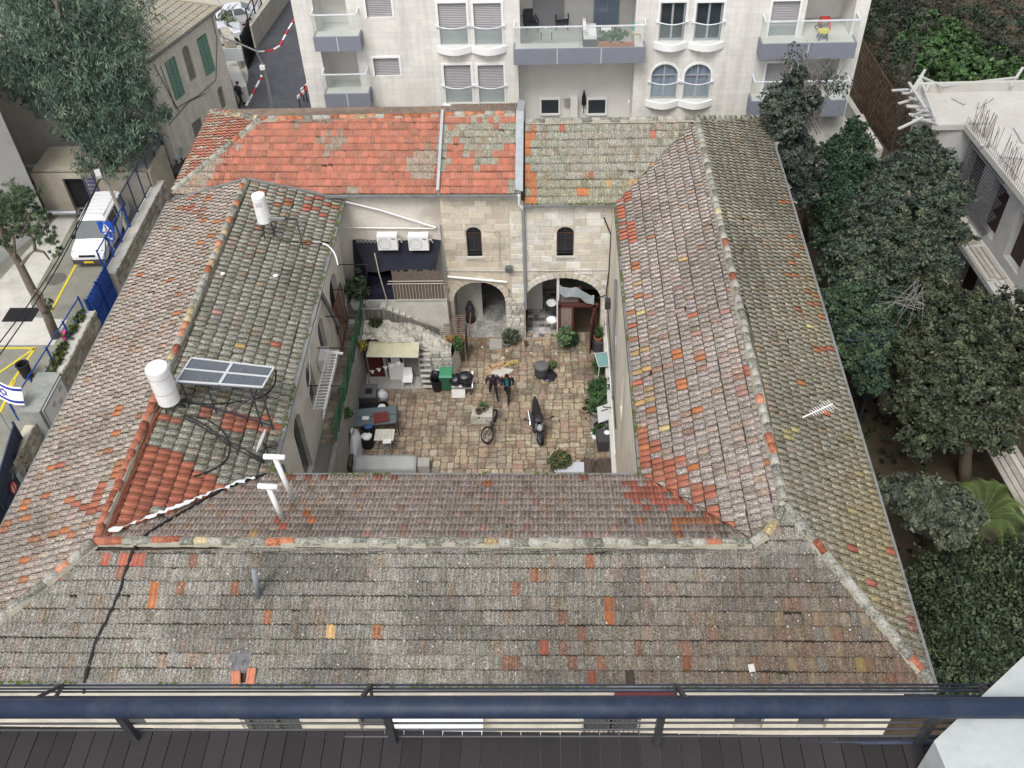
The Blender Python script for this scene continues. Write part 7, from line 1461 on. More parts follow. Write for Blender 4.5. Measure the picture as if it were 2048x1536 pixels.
def person(label, loc, rz, J, col_top, col_leg, hair, inner=None, group=None, hood=False):
    """J: joint dict overrides; the figure faces -y; one skinned body mesh, hair and open jacket as children"""
    K = dict(pelvis=(0, 0, .95), waist=(0, -.01, 1.08), chest=(0, -.03, 1.30), neck=(0, -.04, 1.48), headb=(0, -.06, 1.56), head=(0, -.09, 1.66), top=(0, -.10, 1.72),
             shL=(.18, -.03, 1.42), elL=(.25, .04, 1.15), wrL=(.24, -.10, .93), haL=(.23, -.14, .87), shR=(-.18, -.03, 1.42), elR=(-.25, .04, 1.15), wrR=(-.24, -.10, .93), haR=(-.23, -.14, .87),
             hiL=(.09, 0, .92), knL=(.10, -.16, .52), anL=(.10, -.24, .10), toL=(.11, -.40, .04), hiR=(-.09, 0, .92), knR=(-.10, .06, .50), anR=(-.10, .34, .18), toR=(-.11, .26, .06)); K.update(J)
    order = ['pelvis', 'waist', 'chest', 'neck', 'headb', 'head', 'top', 'shL', 'elL', 'wrL', 'haL', 'shR', 'elR', 'wrR', 'haR', 'hiL', 'knL', 'anL', 'toL', 'hiR', 'knR', 'anR', 'toR']
    rad = dict(pelvis=(.17, .13), waist=(.19, .15), chest=(.225, .16), neck=(.06, .06), headb=(.075, .08), head=(.082, .098), top=(.05, .06), shL=(.10, .095), elL=(.072, .07), wrL=(.04, .04), haL=(.036, .022), shR=(.10, .095), elR=(.072, .07), wrR=(.04, .04), haR=(.036, .022),
               hiL=(.10, .10), knL=(.068, .07), anL=(.045, .05), toL=(.045, .035), hiR=(.10, .10), knR=(.068, .07), anR=(.045, .05), toR=(.045, .035))
    ed = [('pelvis', 'waist'), ('waist', 'chest'), ('chest', 'neck'), ('neck', 'headb'), ('headb', 'head'), ('head', 'top'), ('chest', 'shL'), ('shL', 'elL'), ('elL', 'wrL'), ('wrL', 'haL'), ('chest', 'shR'), ('shR', 'elR'), ('elR', 'wrR'), ('wrR', 'haR'), ('pelvis', 'hiL'), ('hiL', 'knL'), ('knL', 'anL'), ('anL', 'toL'), ('pelvis', 'hiR'), ('hiR', 'knR'), ('knR', 'anR'), ('anR', 'toR')]
    fing = []
    for s_ in ('L', 'R'):                      # four fingers and a thumb on each hand
        h = Vector(K['ha' + s_]); w_ = Vector(K['wr' + s_]); d = (h - w_).normalized(); side = d.cross(Vector((1, 0, 0))).normalized(); inn = Vector((-1 if s_ == 'L' else 1, 0, 0))
        for i, ln in enumerate((.07, .085, .08, .06)):
            b0 = h + side * ((i - 1.5) * .021); fing.append((b0 - d * .02, b0 + d * ln * .5, b0 + d * ln * .9 + inn * .02))
        fing.append((h - d * .05 - side * .03, h - side * .055 + d * .0, h - side * .05 + d * .035 + inn * .015))
    V = [Vector(K[k]) for k in order]; E = [(order.index(a), order.index(b)) for a, b in ed]
    def skin(V, E, Rr, lvl):
        me = bpy.data.meshes.new('body'); me.from_pydata([tuple(v) for v in V], E, []); o = bpy.data.objects.new('body', me); COL.objects.link(o); md = o.modifiers.new('s', 'SKIN'); md.use_smooth_shade = True
        for i, r_ in enumerate(Rr): sv = me.skin_vertices[0].data[i]; sv.radius = r_; sv.use_root = (i == 0)
        sb = o.modifiers.new('u', 'SUBSURF'); sb.levels = lvl; sb.render_levels = lvl
        dg = bpy.context.evaluated_depsgraph_get(); dg.update(); res = bpy.data.meshes.new_from_object(o.evaluated_get(dg)); bpy.data.objects.remove(o); return res
    me = skin(V, E, [rad[k] for k in order], 2); verts = [v.co.copy() for v in me.vertices]; faces = [tuple(p.vertices) for p in me.polygons]
    for f in fing:
        fm = skin(list(f), [(0, 1), (1, 2)], [(.0095, .0095), (.0088, .0088), (.007, .007)], 1); n = len(verts); verts += [v.co.copy() for v in fm.vertices]; faces += [tuple(i + n for i in p.vertices) for p in fm.polygons]
    b = bpy.data.meshes.new('body'); b.from_pydata([tuple(v) for v in verts], [], faces); b.update()
    for mt in (col_top, col_leg, SKIN, BLACK): b.materials.append(mt)
    hz = Vector(K['neck']).z + .03
    def near(p, k1, k2, r_): a1 = Vector(K[k1]); a2 = Vector(K[k2]); d = a2 - a1; f = max(0, min(1.2, (p - a1).dot(d) / d.length_squared)); return (p - a1 - d * f).length < r_
    for p in b.polygons:
        c = p.center; k = 0
        if c.z > hz: k = 2
        elif any(near(c, 'wr' + s_, 'ha' + s_, .075) and (c - Vector(K['wr' + s_])).dot(Vector(K['ha' + s_]) - Vector(K['wr' + s_])) > 0 for s_ in 'LR') or any((c - Vector(K['ha' + s_])).length < .13 and c.z < Vector(K['wr' + s_]).z for s_ in 'LR'): k = 2
        elif any((c - Vector(K['to' + s_])).length < .17 and c.z < .16 + Vector(K['to' + s_]).z for s_ in 'LR'): k = 3
        elif c.z < .96 and abs(c.x) < .21 and not near(c, 'elL', 'wrL', .06) and not near(c, 'elR', 'wrR', .06): k = 1
        p.material_index = k
    b.polygons.foreach_set('use_smooth', [True] * len(b.polygons))
    t = thing('person', label, 'person', loc, rz, group); link('body', b, t)
    hd_ = Vector(K['head']); f_ = Vector((0, -1, 0)); m = MB()
    m.ball(hd_ + Vector((0, .018, .03)), .108, 14, 10, .03, (.86, 1.0, .98)); hm = m.build('hair', hair, t, w=False, smooth=True)
    m = MB(); m.ball(hd_ + Vector((0, -.095, -.015)), .018, 6, 5, 0, (.8, 1, 1.5)); m.ball(hd_ + Vector((.088, 0, -.01)), .025, 6, 5, 0, (.4, .8, 1.2)); m.ball(hd_ + Vector((-.088, 0, -.01)), .025, 6, 5, 0, (.4, .8, 1.2)); m.build('nose_and_ears', SKIN, t, w=False, smooth=True)
    m = MB(); m.ball(hd_ + Vector((.032, -.088, .012)), .011, 6, 4); m.ball(hd_ + Vector((-.032, -.088, .012)), .011, 6, 4); m.build('eyes', BLACK, t, w=False); m = MB(); m.bar(hd_ + Vector((-.022, -.087, -.05)), hd_ + Vector((.022, -.087, -.05)), .008); m.build('mouth', mat('lips', (.28, .09, .08), .6), t, w=False)
    if inner:
        ch = Vector(K['chest']); wa = Vector(K['waist']); m = MB(); m.add([ch + Vector((-.055, -.15, .13)), ch + Vector((.055, -.15, .13)), wa + Vector((.07, -.155, -.1)), wa + Vector((-.07, -.155, -.1)), ch + Vector((-.06, -.165, 0)), ch + Vector((.06, -.165, 0))], [(0, 1, 5, 4), (4, 5, 2, 3)]); m.build('shirt_front', inner, t, w=False)
    return t
PUR = mat('purple_jacket', (.050, .035, .060), .8, .25, 8); NVJ = mat('navy_jacket', (.018, .022, .04), .7, .25, 8); TRO = mat('dark_trousers', (.022, .016, .02), .85, .2, 8); HAIR = mat('dark_hair', (.012, .010, .010), .7)
p = at(990, 796, .045); person('person in a dark purple jacket walking head down, the one nearer the bicycle', (p[0] - .05, p[1] + .10, .04), .12, dict(chest=(0, -.10, 1.28), neck=(0, -.22, 1.44), headb=(0, -.29, 1.49), head=(.0, -.34, 1.56), top=(0, -.37, 1.61), waist=(0, -.03, 1.07), shL=(.19, -.14, 1.38), shR=(-.20, -.12, 1.38), elL=(.29, -.12, 1.14), wrL=(.24, -.30, 1.04), haL=(.20, -.36, 1.02), elR=(-.29, .0, 1.12), wrR=(-.33, -.14, .93), haR=(-.33, -.18, .87), anR=(-.16, .30, .20), toR=(-.17, .20, .08), knR=(-.15, -.02, .52), knL=(.12, -.14, .52), anL=(.15, -.26, .1), toL=(.17, -.42, .045)), PUR, TRO, HAIR, None, 'two people crossing the courtyard')
p = at(1017, 803, .045); person('person in a black open jacket over a teal shirt walking towards the motorcycle', (p[0] - .02, p[1] + .15, .04), -.05, dict(neck=(0, -.10, 1.46), headb=(0, -.15, 1.53), head=(0, -.19, 1.62), top=(0, -.21, 1.68), elL=(.27, .06, 1.15), wrL=(.26, -.06, .94), haL=(.26, -.10, .91), anL=(.04, -.30, .1), toL=(.04, -.46, .045), knL=(.07, -.18, .52), anR=(-.02, .28, .22)), NVJ, TRO, HAIR, mat('teal_shirt', (.02, .17, .20), .8), 'two people crossing the courtyard')
p = G(484, 213); person('person in dark clothes with a white edged bag walking beside the stone house', (p.x, p.y, 0), 2.6, {}, NVJ, TRO, HAIR)
p = G(57, 962); person('person in black clothes standing at the barred sliding gate', (p.x, p.y, 0), 1.0, {}, BLACK, TRO, HAIR)

# ================================================================== ROOF FITTINGS
def rz_at(x, y):
    z = min(7.9 + .463 * (y - 12.45), 7.9 + .3875 * (x + 16.8)) if y < 15.75 else 0
    if y < 15.75: return min(z, 7.9 + .56 * (9.85 - x))
    if x < -9.05: return min(7.9 + .3875 * (x + 16.8), 7.9 + .413 * (-9.05 - x)) if not (y < 19.45 and 7.9 + .419 * (19.45 - y) > 7.9 + .413 * (-9.05 - x)) else min(7.9 + .419 * (19.45 - y), 7.9 + .3875 * (x + 16.8))
    if x > 2.95: return max(7.9 + .419 * (19.45 - y), min(7.9 + .563 * (x - 2.95), 7.9 + .56 * (10.1 - x)))
    return 7.9 + .419 * (19.45 - y)
def RF(px, py, up=.08):
    z = 8.6
    for _ in range(25): p = G(px, py, z); z = .5 * z + .5 * (rz_at(p.x, p.y) + up)
    return G(px, py, z)
TANKW = mat('white_tank', (.76, .76, .75), .4, .05, 3, spec=.4, dirt=(.48, .44, .38), dscale=2.5, damt=.45)
def tank(base, r, h, stand, label, hoops=False):
    t = thing('water_tank', label, 'water tank', tuple(base)); m = MB(); m.lathe((0, 0, stand), [(r * .85, 0), (r, .03), (r, h - .06), (r * .93, h - .01), (r * .5, h + .02), (.01, h + .03)], 28); m.build('cylinder', TANKW, t, w=False, smooth=False)
    for k in range(3): a = k * 2.09 + .3; m = MB(); m.bar((r * .8 * math.cos(a), r * .8 * math.sin(a), stand + .02), (r * 1.05 * math.cos(a), r * 1.05 * math.sin(a), -.15), .045); m.build('leg', IRON, t, w=False)
    if hoops:
        for z in (.35, .78): m = MB(); m.lathe((0, 0, stand + h * z), [(r + .004, 0), (r + .008, .01), (r + .004, .02)], 28, cap=False); m.build('hoop', mat('hoop_grey', (.3, .3, .3), .5), t, w=False)
    return t
def text(body, size, par, loc, rot, mt):
    cu = bpy.data.curves.new('lettering', 'FONT'); cu.body = body; cu.size = size; cu.extrude = .002; cu.align_x = 'CENTER'; o = bpy.data.objects.new('lettering', cu); COL.objects.link(o); dg = bpy.context.evaluated_depsgraph_get(); dg.update()
    me = bpy.data.meshes.new_from_object(o.evaluated_get(dg)); bpy.data.objects.remove(o); me.materials.append(mt); l = link('lettering', me, par, loc); l.rotation_euler = rot; return l
b_ = RF(537, 474, 0); tk = tank(b_, .27, 1.25, .75, 'white cylindrical water tank with black lettering near the rear roof')
for i, w_ in enumerate(((-.09, .05), (-.03, .03), (.03, .05), (.09, .02))):
    for k in range(3): m = MB(); m.bar((w_[0], -.272, 1.62 + k * .07 - .02), (w_[0] + .03, -.272, 1.62 + k * .07 + w_[1] * .5), .02, .006); m.build('lettering', BLACK, tk, w=False)
m = MB(); e_ = G(610, 415, 9.25) - Vector(b_); m.bar((-.4, -.1, .95), (.25, -.1, .95), .08); m.bar((.25, -.1, .95), (.85, -.05, .9), .09); m.build('frame_arm', STEEL, tk, w=False); m = MB(); m.bar((.85, -.05, .9), (1.3, 0, .85), .07); m.bar((1.3, 0, .85), (1.38, -.25, -.4), .05); m.build('stand', IRON, tk, w=False)
b_ = RF(345, 816, 0); tank(b_, .36, 1.5, .35, 'larger white cylindrical water tank on the ridge beside the solar panels', True)
# solar collectors
zf_, zn_ = 9.75, 10.15
FA, FB_, NB_, NA = G(383, 717, zf_), G(548, 736, zf_ - .1), G(525, 775, zn_ - .15), G(353, 763, zn_)
PVB = mat('collector_glass', (.075, .085, .10), .12, .5, 3, spec=.7, stretch=(9, .5, 1))
for k_, (f0, f1) in enumerate(((0, .492), (.508, 1))):
    a, b, c, d = FA.lerp(FB_, f0), FA.lerp(FB_, f1), NA.lerp(NB_, f1), NA.lerp(NB_, f0); up = (b - a).cross(c - a).normalized(); up = up if up.z > 0 else -up
    t = thing('solar_panel', ('solar water collector on the roof, the one nearer the large tank', 'solar water collector on the roof, the one nearer the courtyard')[k_], 'solar panel', tuple((a + b + c + d) / 4), 0, 'solar collectors')
    m = MB(); m.add([a, b, c, d, a - up * .08, b - up * .08, c - up * .08, d - up * .08], [(0, 1, 2, 3), (7, 6, 5, 4), (0, 4, 5, 1), (1, 5, 6, 2), (2, 6, 7, 3), (3, 7, 4, 0)]); m.build('glass', PVB, t)
    m = MB(); o_ = up * .015
    for p, q in ((a, b), (b, c), (c, d), (d, a), (a.lerp(d, .48), b.lerp(c, .48))): m.bar(p + o_, q + o_, .05, .05)
    m.build('frame', mat('alu_bright', (.68, .69, .70), .35, .05, 3, metal=.3), t)
    for p in ((a + b) / 2, d.lerp(c, .1 if k_ == 0 else .95), d.lerp(c, .7)): q = p.copy(); q.z = rz_at(p.x, p.y) + .05; m = MB(); m.bar(p - up * .05, q, .045); m.build('leg', IRON, t)
    m = MB(); q1, q2 = d.copy(), c.copy(); q1.z = rz_at(d.x, d.y) + .25; q2.z = rz_at(c.x, c.y) + .25; m.bar(q1, q2, .04); m.bar(q1, c - up * .1, .03); m.build('brace', IRON, t)
# vent pipes with T heads
for (bx, by_), (tx, ty_), w_, lab in (((588, 1003), (549, 914), .62, 'taller white vent pipe with a T head at the courtyard corner'), ((566, 1041), (536, 973), .55, 'shorter white vent pipe with a T head on the front roof')):
    p = RF(bx, by_, 0); q = PY(tx, ty_, p.y - .05); t = thing('vent_pipe', lab, 'vent pipe', tuple(p), 0, 'white vent pipes'); m = MB(); m.tube([(0, 0, -.1), tuple(q - p)], .075, 14); m.build('pipe', PVC, t, w=False, smooth=True); m = MB(); c = q - p; m.tube([c + Vector((-w_ / 2, 0, .02)), c + Vector((w_ / 2, -.02, .0))], .085, 14); m.build('head', PVC, t, w=False, smooth=True)
# satellite dish
p = G(535, 925, 8.6); t = thing('satellite_dish', 'pale satellite dish on the courtyard eave behind the taller vent pipe', 'satellite dish', (-9.15, 20.3, 7.9)); m = MB(); vs = []
for i in range(6):
    for j in range(20): r_ = .42 * i / 5; a = 2 * math.pi * j / 20; vs.append((r_ * math.cos(a) * .5 - .1, r_ * math.sin(a), .75 + r_ * math.cos(a) * .8 + .0 + .25 * (r_ / .42) ** 2 * .3))
m.add(vs, [(i * 20 + j, i * 20 + (j + 1) % 20, (i + 1) * 20 + (j + 1) % 20, (i + 1) * 20 + j) for i in range(5) for j in range(20)]); m.build('reflector', mat('dish_grey', (.55, .56, .57), .5), t, w=False, smooth=True); m = MB(); m.tube([(0, 0, 0), (0, 0, .6), (-.05, 0, .75)], .025); m.bar((-.05, 0, .5), (.35, 0, .6), .02); m.cbox((.36, 0, .62), (.1, .1, .1)); m.build('arm', IRON, t, w=False)
def cable(pts, r, label, px=True, mt=BLACK):
    P = [RF(*q) if len(q) == 2 else G(q[0], q[1], q[2]) for q in pts]; out = []
    for i in range(len(P) - 1):
        for k in range(6):
            t_ = k / 6; p0, p1, p2, p3 = P[max(i - 1, 0)], P[i], P[i + 1], P[min(i + 2, len(P) - 1)]
            out.append(.5 * ((2 * p1) + (p2 - p0) * t_ + (2 * p0 - 5 * p1 + 4 * p2 - p3) * t_ ** 2 + (3 * p1 - p0 - 3 * p2 + p3) * t_ ** 3))
    out.append(P[-1]); m = MB(); m.tube(out, r, 6); return m.build('cable', mt, label=label, category='cable')
cable([(531, 948), (453, 975), (387, 1012), (312, 1056), (275, 1087), (256, 1128), (240, 1181), (215, 1237), (194, 1278), (178, 1330), (170, 1362), (168, 1385, 7.2)], .046, 'thick black cable curving down the front roof from the courtyard corner')
cable([(360, 826), (400, 845), (450, 878), (500, 905), (528, 922, 8.3)], .035, 'thick black hose from the large tank to the satellite dish, the straight upper one'); cable([(362, 832), (405, 855), (455, 888), (505, 915), (528, 926, 8.2)], .030, 'thick black hose from the large tank to the satellite dish, the straight lower one')
cable([(365, 830), (410, 838), (445, 862), (459, 890), (452, 920), (420, 942), (388, 953)], .030, 'black hose looping across the grey tiles above the new orange patch')
cable([(350, 800), (400, 808), (460, 806), (520, 795), (548, 770, 8.9), (552, 740, 9.4)], .03, 'black hose passing below the solar collectors')
cable([(545, 470), (575, 483), (620, 485), (660, 487)], .022, 'thin black pipe from the lettered tank to the courtyard eave'); cable([(626, 484), (650, 488), (668, 505, 8.0), (676, 530, 7.6)], .03, 'white pipe bending over the courtyard eave above the walkway', mt=PVC)
# tv aerial
c = RF(1640, 850, 0); t = thing('tv_aerial', 'white television aerial on a thin mast above the tree side roof', 'aerial', tuple(c)); a = G(1605, 835, c.z + 1.3) - c; b = G(1665, 808, c.z + 1.3) - c; m = MB(); m.bar(a, b, .03); m.build('boom', WHITE, t, w=False); mid = a.lerp(b, .5); m = MB(); m.tube([(0, 0, -.1), tuple(mid)], .015); m.build('mast', STEEL, t, w=False); d_ = (b - a).normalized(); s_ = Vector((-d_.y, d_.x, 0))
for i in range(10): q = a.lerp(b, .3 + i * .075); w_ = .12 + .01 * i; m = MB(); m.bar(q - s_ * w_, q + s_ * w_, .012); m.build('element', WHITE, t, w=False)
# black plastic patch over a hole and two loose tiles
z_ = .07; p0 = RF(460, 1306, .03); p1 = RF(505, 1306, .03); p2 = RF(502, 1350, .03); p3 = RF(464, 1345, .03); vs = []
for i in range(8):
    for j in range(8): p = p0.lerp(p1, i / 7).lerp(p3.lerp(p2, i / 7), j / 7); vs.append(p + Vector((0, 0, .05 + .05 * math.sin(i * 2.1 + j) * rnd.random())))
m = MB(); m.add(vs, [(i * 8 + j, (i + 1) * 8 + j, (i + 1) * 8 + j + 1, i * 8 + j + 1) for i in range(7) for j in range(7)]); m.build('plastic_patch', BAG, smooth=True, label='black plastic patch tucked over missing tiles near the front eave', category='plastic sheet')
for k_, (a, rr_) in enumerate((((472, 1358), .15), ((502, 1352), -.05))):
    p = RF(*a, .12); me = RM['b'].copy(); m = MB(); mm = Matrix.Rotation(.43, 3, 'X'); m.cbox(p, (.24, .40, .03), rr_, Matrix.Rotation(.43, 3, 'X'))
    for q in (-.08, .08): m.cbox(p + Vector((q, 0, .025)), (.05, .40, .03), rr_, Matrix.Rotation(.43, 3, 'X'))
    m.build('loose_tile', mat('loose_tile', (.44, .17, .10), .85, .2, 8), label=('loose orange tile lying skewed below the black plastic patch, nearer the black cable', 'loose orange tile lying straight below the black plastic patch')[k_], category='roof tile', group='loose tiles under the black patch')
p = RF(1503, 1336, .1); m = MB(); m.cbox(p, (.16, .2, .03), .2, Matrix.Rotation(.43, 3, 'X')); m.build('slate_piece', LCONC, label='small pale square slab lying on the brown tiles near the front eave', category='slab')
p = RF(517, 1195, 0); q = PY(508, 1140, p.y); m = MB(); m.tube([p, q], .08, 10); m.build('vent_stub', mat('dull_zinc', (.22, .24, .25), .6), smooth=True, label='short grey vent stub on the front roof', category='vent pipe')
for k_, q in enumerate(((445, 547), (551, 551))): p = RF(*q, .08); m = MB(); m.ball(p, .09, 8, 5, .2, (1.2, 1, .4)); m.build('pebble', WHITE, label=('white lump lying on the courtyard side tiles, nearer the ridge', 'white lump lying on the courtyard side tiles, nearer the eave')[k_], category='stone')
m = MB()
for i in range(150): p = RF(rnd.uniform(200, 1750), rnd.uniform(1110, 1360), .1); m.ball(p, rnd.uniform(.015, .035), 5, 3, .3)
m.build('mortar_crumbs', LCONC, kind='stuff')

# ================================================================== TREES AND PLANTS
def leaf_cloud(name, blobs, n, size, cols, par=None, seed=1, aspect=.6, droop=0.0, clump=.34, per=26, kind=None, mt=None):
    """thousands of leaf faces scattered in small sprays through the volume of several lobes; blobs: (centre, (rx,ry,rz))"""
    r = np.random.RandomState(seed); vol = np.array([np.prod(b[1]) ** .66 for b in blobs]); vol /= vol.sum(); nc = max(1, n // per); bi = r.choice(len(blobs), nc, p=vol)
    C = np.array([b[0] for b in blobs], float)[bi]; Rr = np.array([b[1] for b in blobs], float)[bi]
    d = r.normal(size=(nc, 3)); d /= np.linalg.norm(d, axis=1)[:, None]; rad = r.uniform(.25, 1, nc) ** .45; rad *= 1 + .12 * r.normal(size=nc)
    cc = C + d * Rr * rad[:, None]; cr = clump * (.5 + r.rand(nc)) * Rr.min(1).clip(.3, 2.2) * .8
    shade = r.uniform(.5, 1.5, nc); ci = r.randint(0, len(cols), nc); N = nc * per; k = np.repeat(np.arange(nc), per)
    P = cc[k] + r.normal(size=(N, 3)) * cr[k][:, None] * np.array([.55, .55, .42])
    out = d[k] * .7 + r.normal(size=(N, 3)) * .75; out[:, 2] += .35 - droop; out /= np.linalg.norm(out, axis=1)[:, None]
    t = np.cross(out, r.normal(size=(N, 3))); t /= np.linalg.norm(t, axis=1)[:, None] + 1e-9
    if droop: t = t * .5 + np.array([0, 0, -droop]); t /= np.linalg.norm(t, axis=1)[:, None]
    b = np.cross(out, t); b /= np.linalg.norm(b, axis=1)[:, None] + 1e-9; s = size * r.uniform(.55, 1.35, N); L = t * s[:, None]; Wd = b * (s * aspect)[:, None]
    V = np.stack([P - L, P - Wd + L * .1, P + L, P + Wd + L * .1], 1).reshape(-1, 3); col = np.array(cols, float)[ci][k] * (shade[k] * r.uniform(.75, 1.25, N))[:, None]
    col = np.repeat(np.concatenate([col, np.ones((N, 1))], 1), 4, 0); off = np.array(wloc(par)) if par is not None else np.zeros(3)
    me = np_mesh(name, V - off, np.arange(N * 4).reshape(-1, 4), mt or M_LEAF, col); o = link(name, me, par)
    if kind: o['kind'] = kind
    return o
def tree(name, label, base, blobs, n, size, cols, trunk_r=.2, seed=1, group=None, mt=BARK, cat='tree', limbs=None, **kw):
    base = Vector(base); t = thing(name, label, cat, tuple(base), 0, group); cen = sum((Vector(b[0]) for b in blobs), Vector()) / len(blobs); r = random.Random(seed)
    m = MB(); k = [base + Vector((0, 0, -.1))]; topz = max(b[0][2] for b in blobs); tip = Vector((cen.x, cen.y, topz))
    for i in range(1, 7): k.append(base.lerp(tip, i / 6) + Vector((r.uniform(-.12, .12), r.uniform(-.12, .12), 0)))
    m.tube(k, [trunk_r * (1 - .13 * i) for i in range(7)], 8); m.build('trunk', mt, t, smooth=True)
    for b in blobs[:limbs or 12]:
        p0 = k[2].lerp(k[5], r.uniform(0, .9)); p1 = Vector(b[0]); mid = p0.lerp(p1, .5) + Vector((r.uniform(-.2, .2), r.uniform(-.2, .2), .1)); m = MB(); m.tube([p0, mid, p1], [trunk_r * .38, trunk_r * .26, trunk_r * .1], 6)
        for q in range(4): e_ = p1 + Vector((r.uniform(-1, 1) * b[1][0], r.uniform(-1, 1) * b[1][1], r.uniform(-.3, .8) * b[1][2])) * .7; m.tube([mid.lerp(p1, r.uniform(.3, .9)), e_], [trunk_r * .12, trunk_r * .04], 4)
        m.build('limb', mt, t)
    leaf_cloud('crown', blobs, n, size, cols, t, seed, **kw); return t
def bl(px, py, z, r, flat=.75, ry=None): p = G(px, py, z); d = (p - Vector((0, 0, CAM_H))).length * r / FPX; return (tuple(p), (d, ry or d, d * flat))
def bly(px, py, y, r, flat=.8): p = PY(px, py, y); d = (p - Vector((0, 0, CAM_H))).length * r / FPX; return (tuple(p), (d, d, d * flat))
GR1 = [(.045, .075, .045), (.06, .095, .055), (.038, .062, .042), (.075, .11, .065)]
# feathery conifer over the yard
cb = [bly(px, py, y, r) for px, py, y, r in ((130, 30, 49.5, 90), (215, 70, 49, 75), (60, 60, 50, 70), (150, 120, 48.5, 80), (240, 140, 48, 62), (80, 150, 49, 60), (170, 200, 48, 70), (250, 215, 47.5, 62), (290, 190, 47.5, 38), (215, 280, 47, 55), (265, 270, 47, 45), (180, 250, 47.5, 45), (110, 205, 48, 34), (30, 110, 50, 50), (45, 185, 49.5, 22), (315, 235, 47, 26), (190, 325, 46.5, 36), (235, 320, 46.8, 35), (90, 0, 50, 80), (210, -20, 49.5, 80), (128, 262, 47.5, 24))]
tree('conifer', 'huge feathery green conifer overhanging the yard, hiding part of the stone house', tuple(G(228, 372, 0)), cb, 56000, .17, [(.085, .13, .10), (.11, .16, .115), (.065, .105, .085), (.14, .185, .13)], .38, 3, aspect=.16, droop=.55, clump=.34, per=30)
# leaning pine at the left edge
pb = [bly(px, py, y, r, .6) for px, py, y, r in ((25, 395, 35.5, 40), (60, 440, 35.2, 36), (90, 470, 35, 26), (20, 445, 35.4, 34), (50, 395, 35.4, 26), (100, 490, 35, 16), (5, 480, 35.3, 26), (112, 505, 35, 14), (0, 420, 35.4, 40))]
base = G(112, 674, 0); t = thing('pine_tree', 'leaning pine with a bare grey trunk and tufted crown at the left edge', 'tree', tuple(base)); m = MB(); m.tube([base, PY(92, 625, base.y), PY(62, 575, base.y + .1), PY(35, 520, base.y + .1), PY(5, 480, 35.4), PY(0, 430, 35.4)], [.24, .22, .20, .17, .13, .08], 10); m.build('trunk', mat('pine_bark', (.17, .14, .115), .95, .35, 6, bump=.8), t, smooth=True)
for a_, b_ in (((42, 530), (70, 500)), ((70, 500), (100, 520)), ((30, 515), (20, 450)), ((70, 580), (90, 610)), ((8, 485), (60, 440)), ((10, 470), (95, 470)), ((70, 500), (60, 470))): m = MB(); m.tube([PY(*a_, 35.2), PY((a_[0] + b_[0]) / 2 + 3, (a_[1] + b_[1]) / 2 - 6, 35.1), PY(*b_, 35.1)], [.09, .06, .035], 6); m.build('limb', BARK, t)
leaf_cloud('crown', pb, 11000, .13, [(.065, .10, .05), (.085, .12, .06), (.05, .08, .045)], t, 5, aspect=.12, clump=.25, per=30)
leaf_cloud('twigs', [bly(92, 612, 35.4, 14)], 250, .12, [(.07, .09, .05)], t, 6, aspect=.12)
# trees on the right
GG = [(.050, .062, .052), (.062, .078, .060), (.040, .052, .046), (.075, .090, .068)]; GD = [(.025, .048, .030), (.035, .062, .034), (.020, .038, .028), (.05, .075, .04)]; GO = [(.046, .056, .032), (.058, .070, .038), (.036, .044, .028), (.07, .08, .045)]
A1 = [bly(px, py, y, r) for px, py, y, r in ((1600, 150, 41, 20), (1580, 185, 41, 32), (1555, 215, 41, 32), (1610, 200, 41, 30), (1575, 250, 40.5, 38), (1600, 300, 40.5, 32), (1565, 315, 40, 28), (1590, 345, 40, 26), (1610, 385, 39.5, 26), (1630, 330, 41, 22))]
t = tree('cypress_tree', 'sparse grey green cypress with bare top branches right beside the rear roof corner', tuple(G(1610, 470, 0)), A1, 36000, .08, GG, .20, 7, aspect=.55, clump=.26, per=34)
m = MB(); r = random.Random(2)
for i in range(26):
    a = PY(1625 + r.uniform(-18, 18), 230 + r.uniform(-20, 40), 41); b = PY(1620 + r.uniform(-75, 75), 90 + r.uniform(0, 90), 41 + r.uniform(-1, 1)); c = a.lerp(b, .5) + Vector((r.uniform(-.2, .2), r.uniform(-.3, .3), r.uniform(0, .3))); m.tube([a, c, b], [.035, .02, .008], 4)
    for k in range(4): q = c.lerp(b, r.uniform(.2, .95)); m.tube([q, q + Vector((r.uniform(-.5, .5), r.uniform(-.4, .4), r.uniform(0, .5)))], [.010, .004], 3)
m.build('bare_branches', mat('dead_twig', (.20, .18, .16), .9), t, kind='stuff'); leaf_cloud('top_leaves', [bly(1590, 110, 41, 24), bly(1660, 165, 41, 30), bly(1540, 190, 41, 20)], 520, .09, GG, t, 8, clump=.7, per=6, kind='stuff')
A1 = [bl(px, py, z, r) for px, py, z, r in ((1712, 250, 6.5, 18), (1705, 285, 6, 34), (1690, 325, 5.5, 40), (1720, 340, 5.5, 36), (1700, 380, 5, 44), (1680, 420, 4.5, 42), (1715, 400, 5, 34), (1660, 300, 5, 22))]
tree('cypress_tree', 'dark green pointed cypress standing in front of the pale garden wall', tuple(G(1700, 520, 0)), A1, 36000, .08, [(.03, .058, .034), (.042, .075, .04), (.024, .045, .03)], .2, 9, aspect=.55)
A1 = [bl(px, py, z, r) for px, py, z, r in ((1840, 280, 8.0, 30), (1865, 330, 7.6, 46), (1815, 350, 7.6, 50), (1880, 390, 7.2, 50), (1780, 400, 7, 58), (1840, 430, 7, 60), (1740, 440, 6.5, 52), (1890, 460, 6.4, 44), (1800, 500, 6.5, 62), (1720, 500, 6, 56), (1860, 520, 6, 50), (1750, 560, 5.6, 58), (1690, 540, 5.3, 42))]
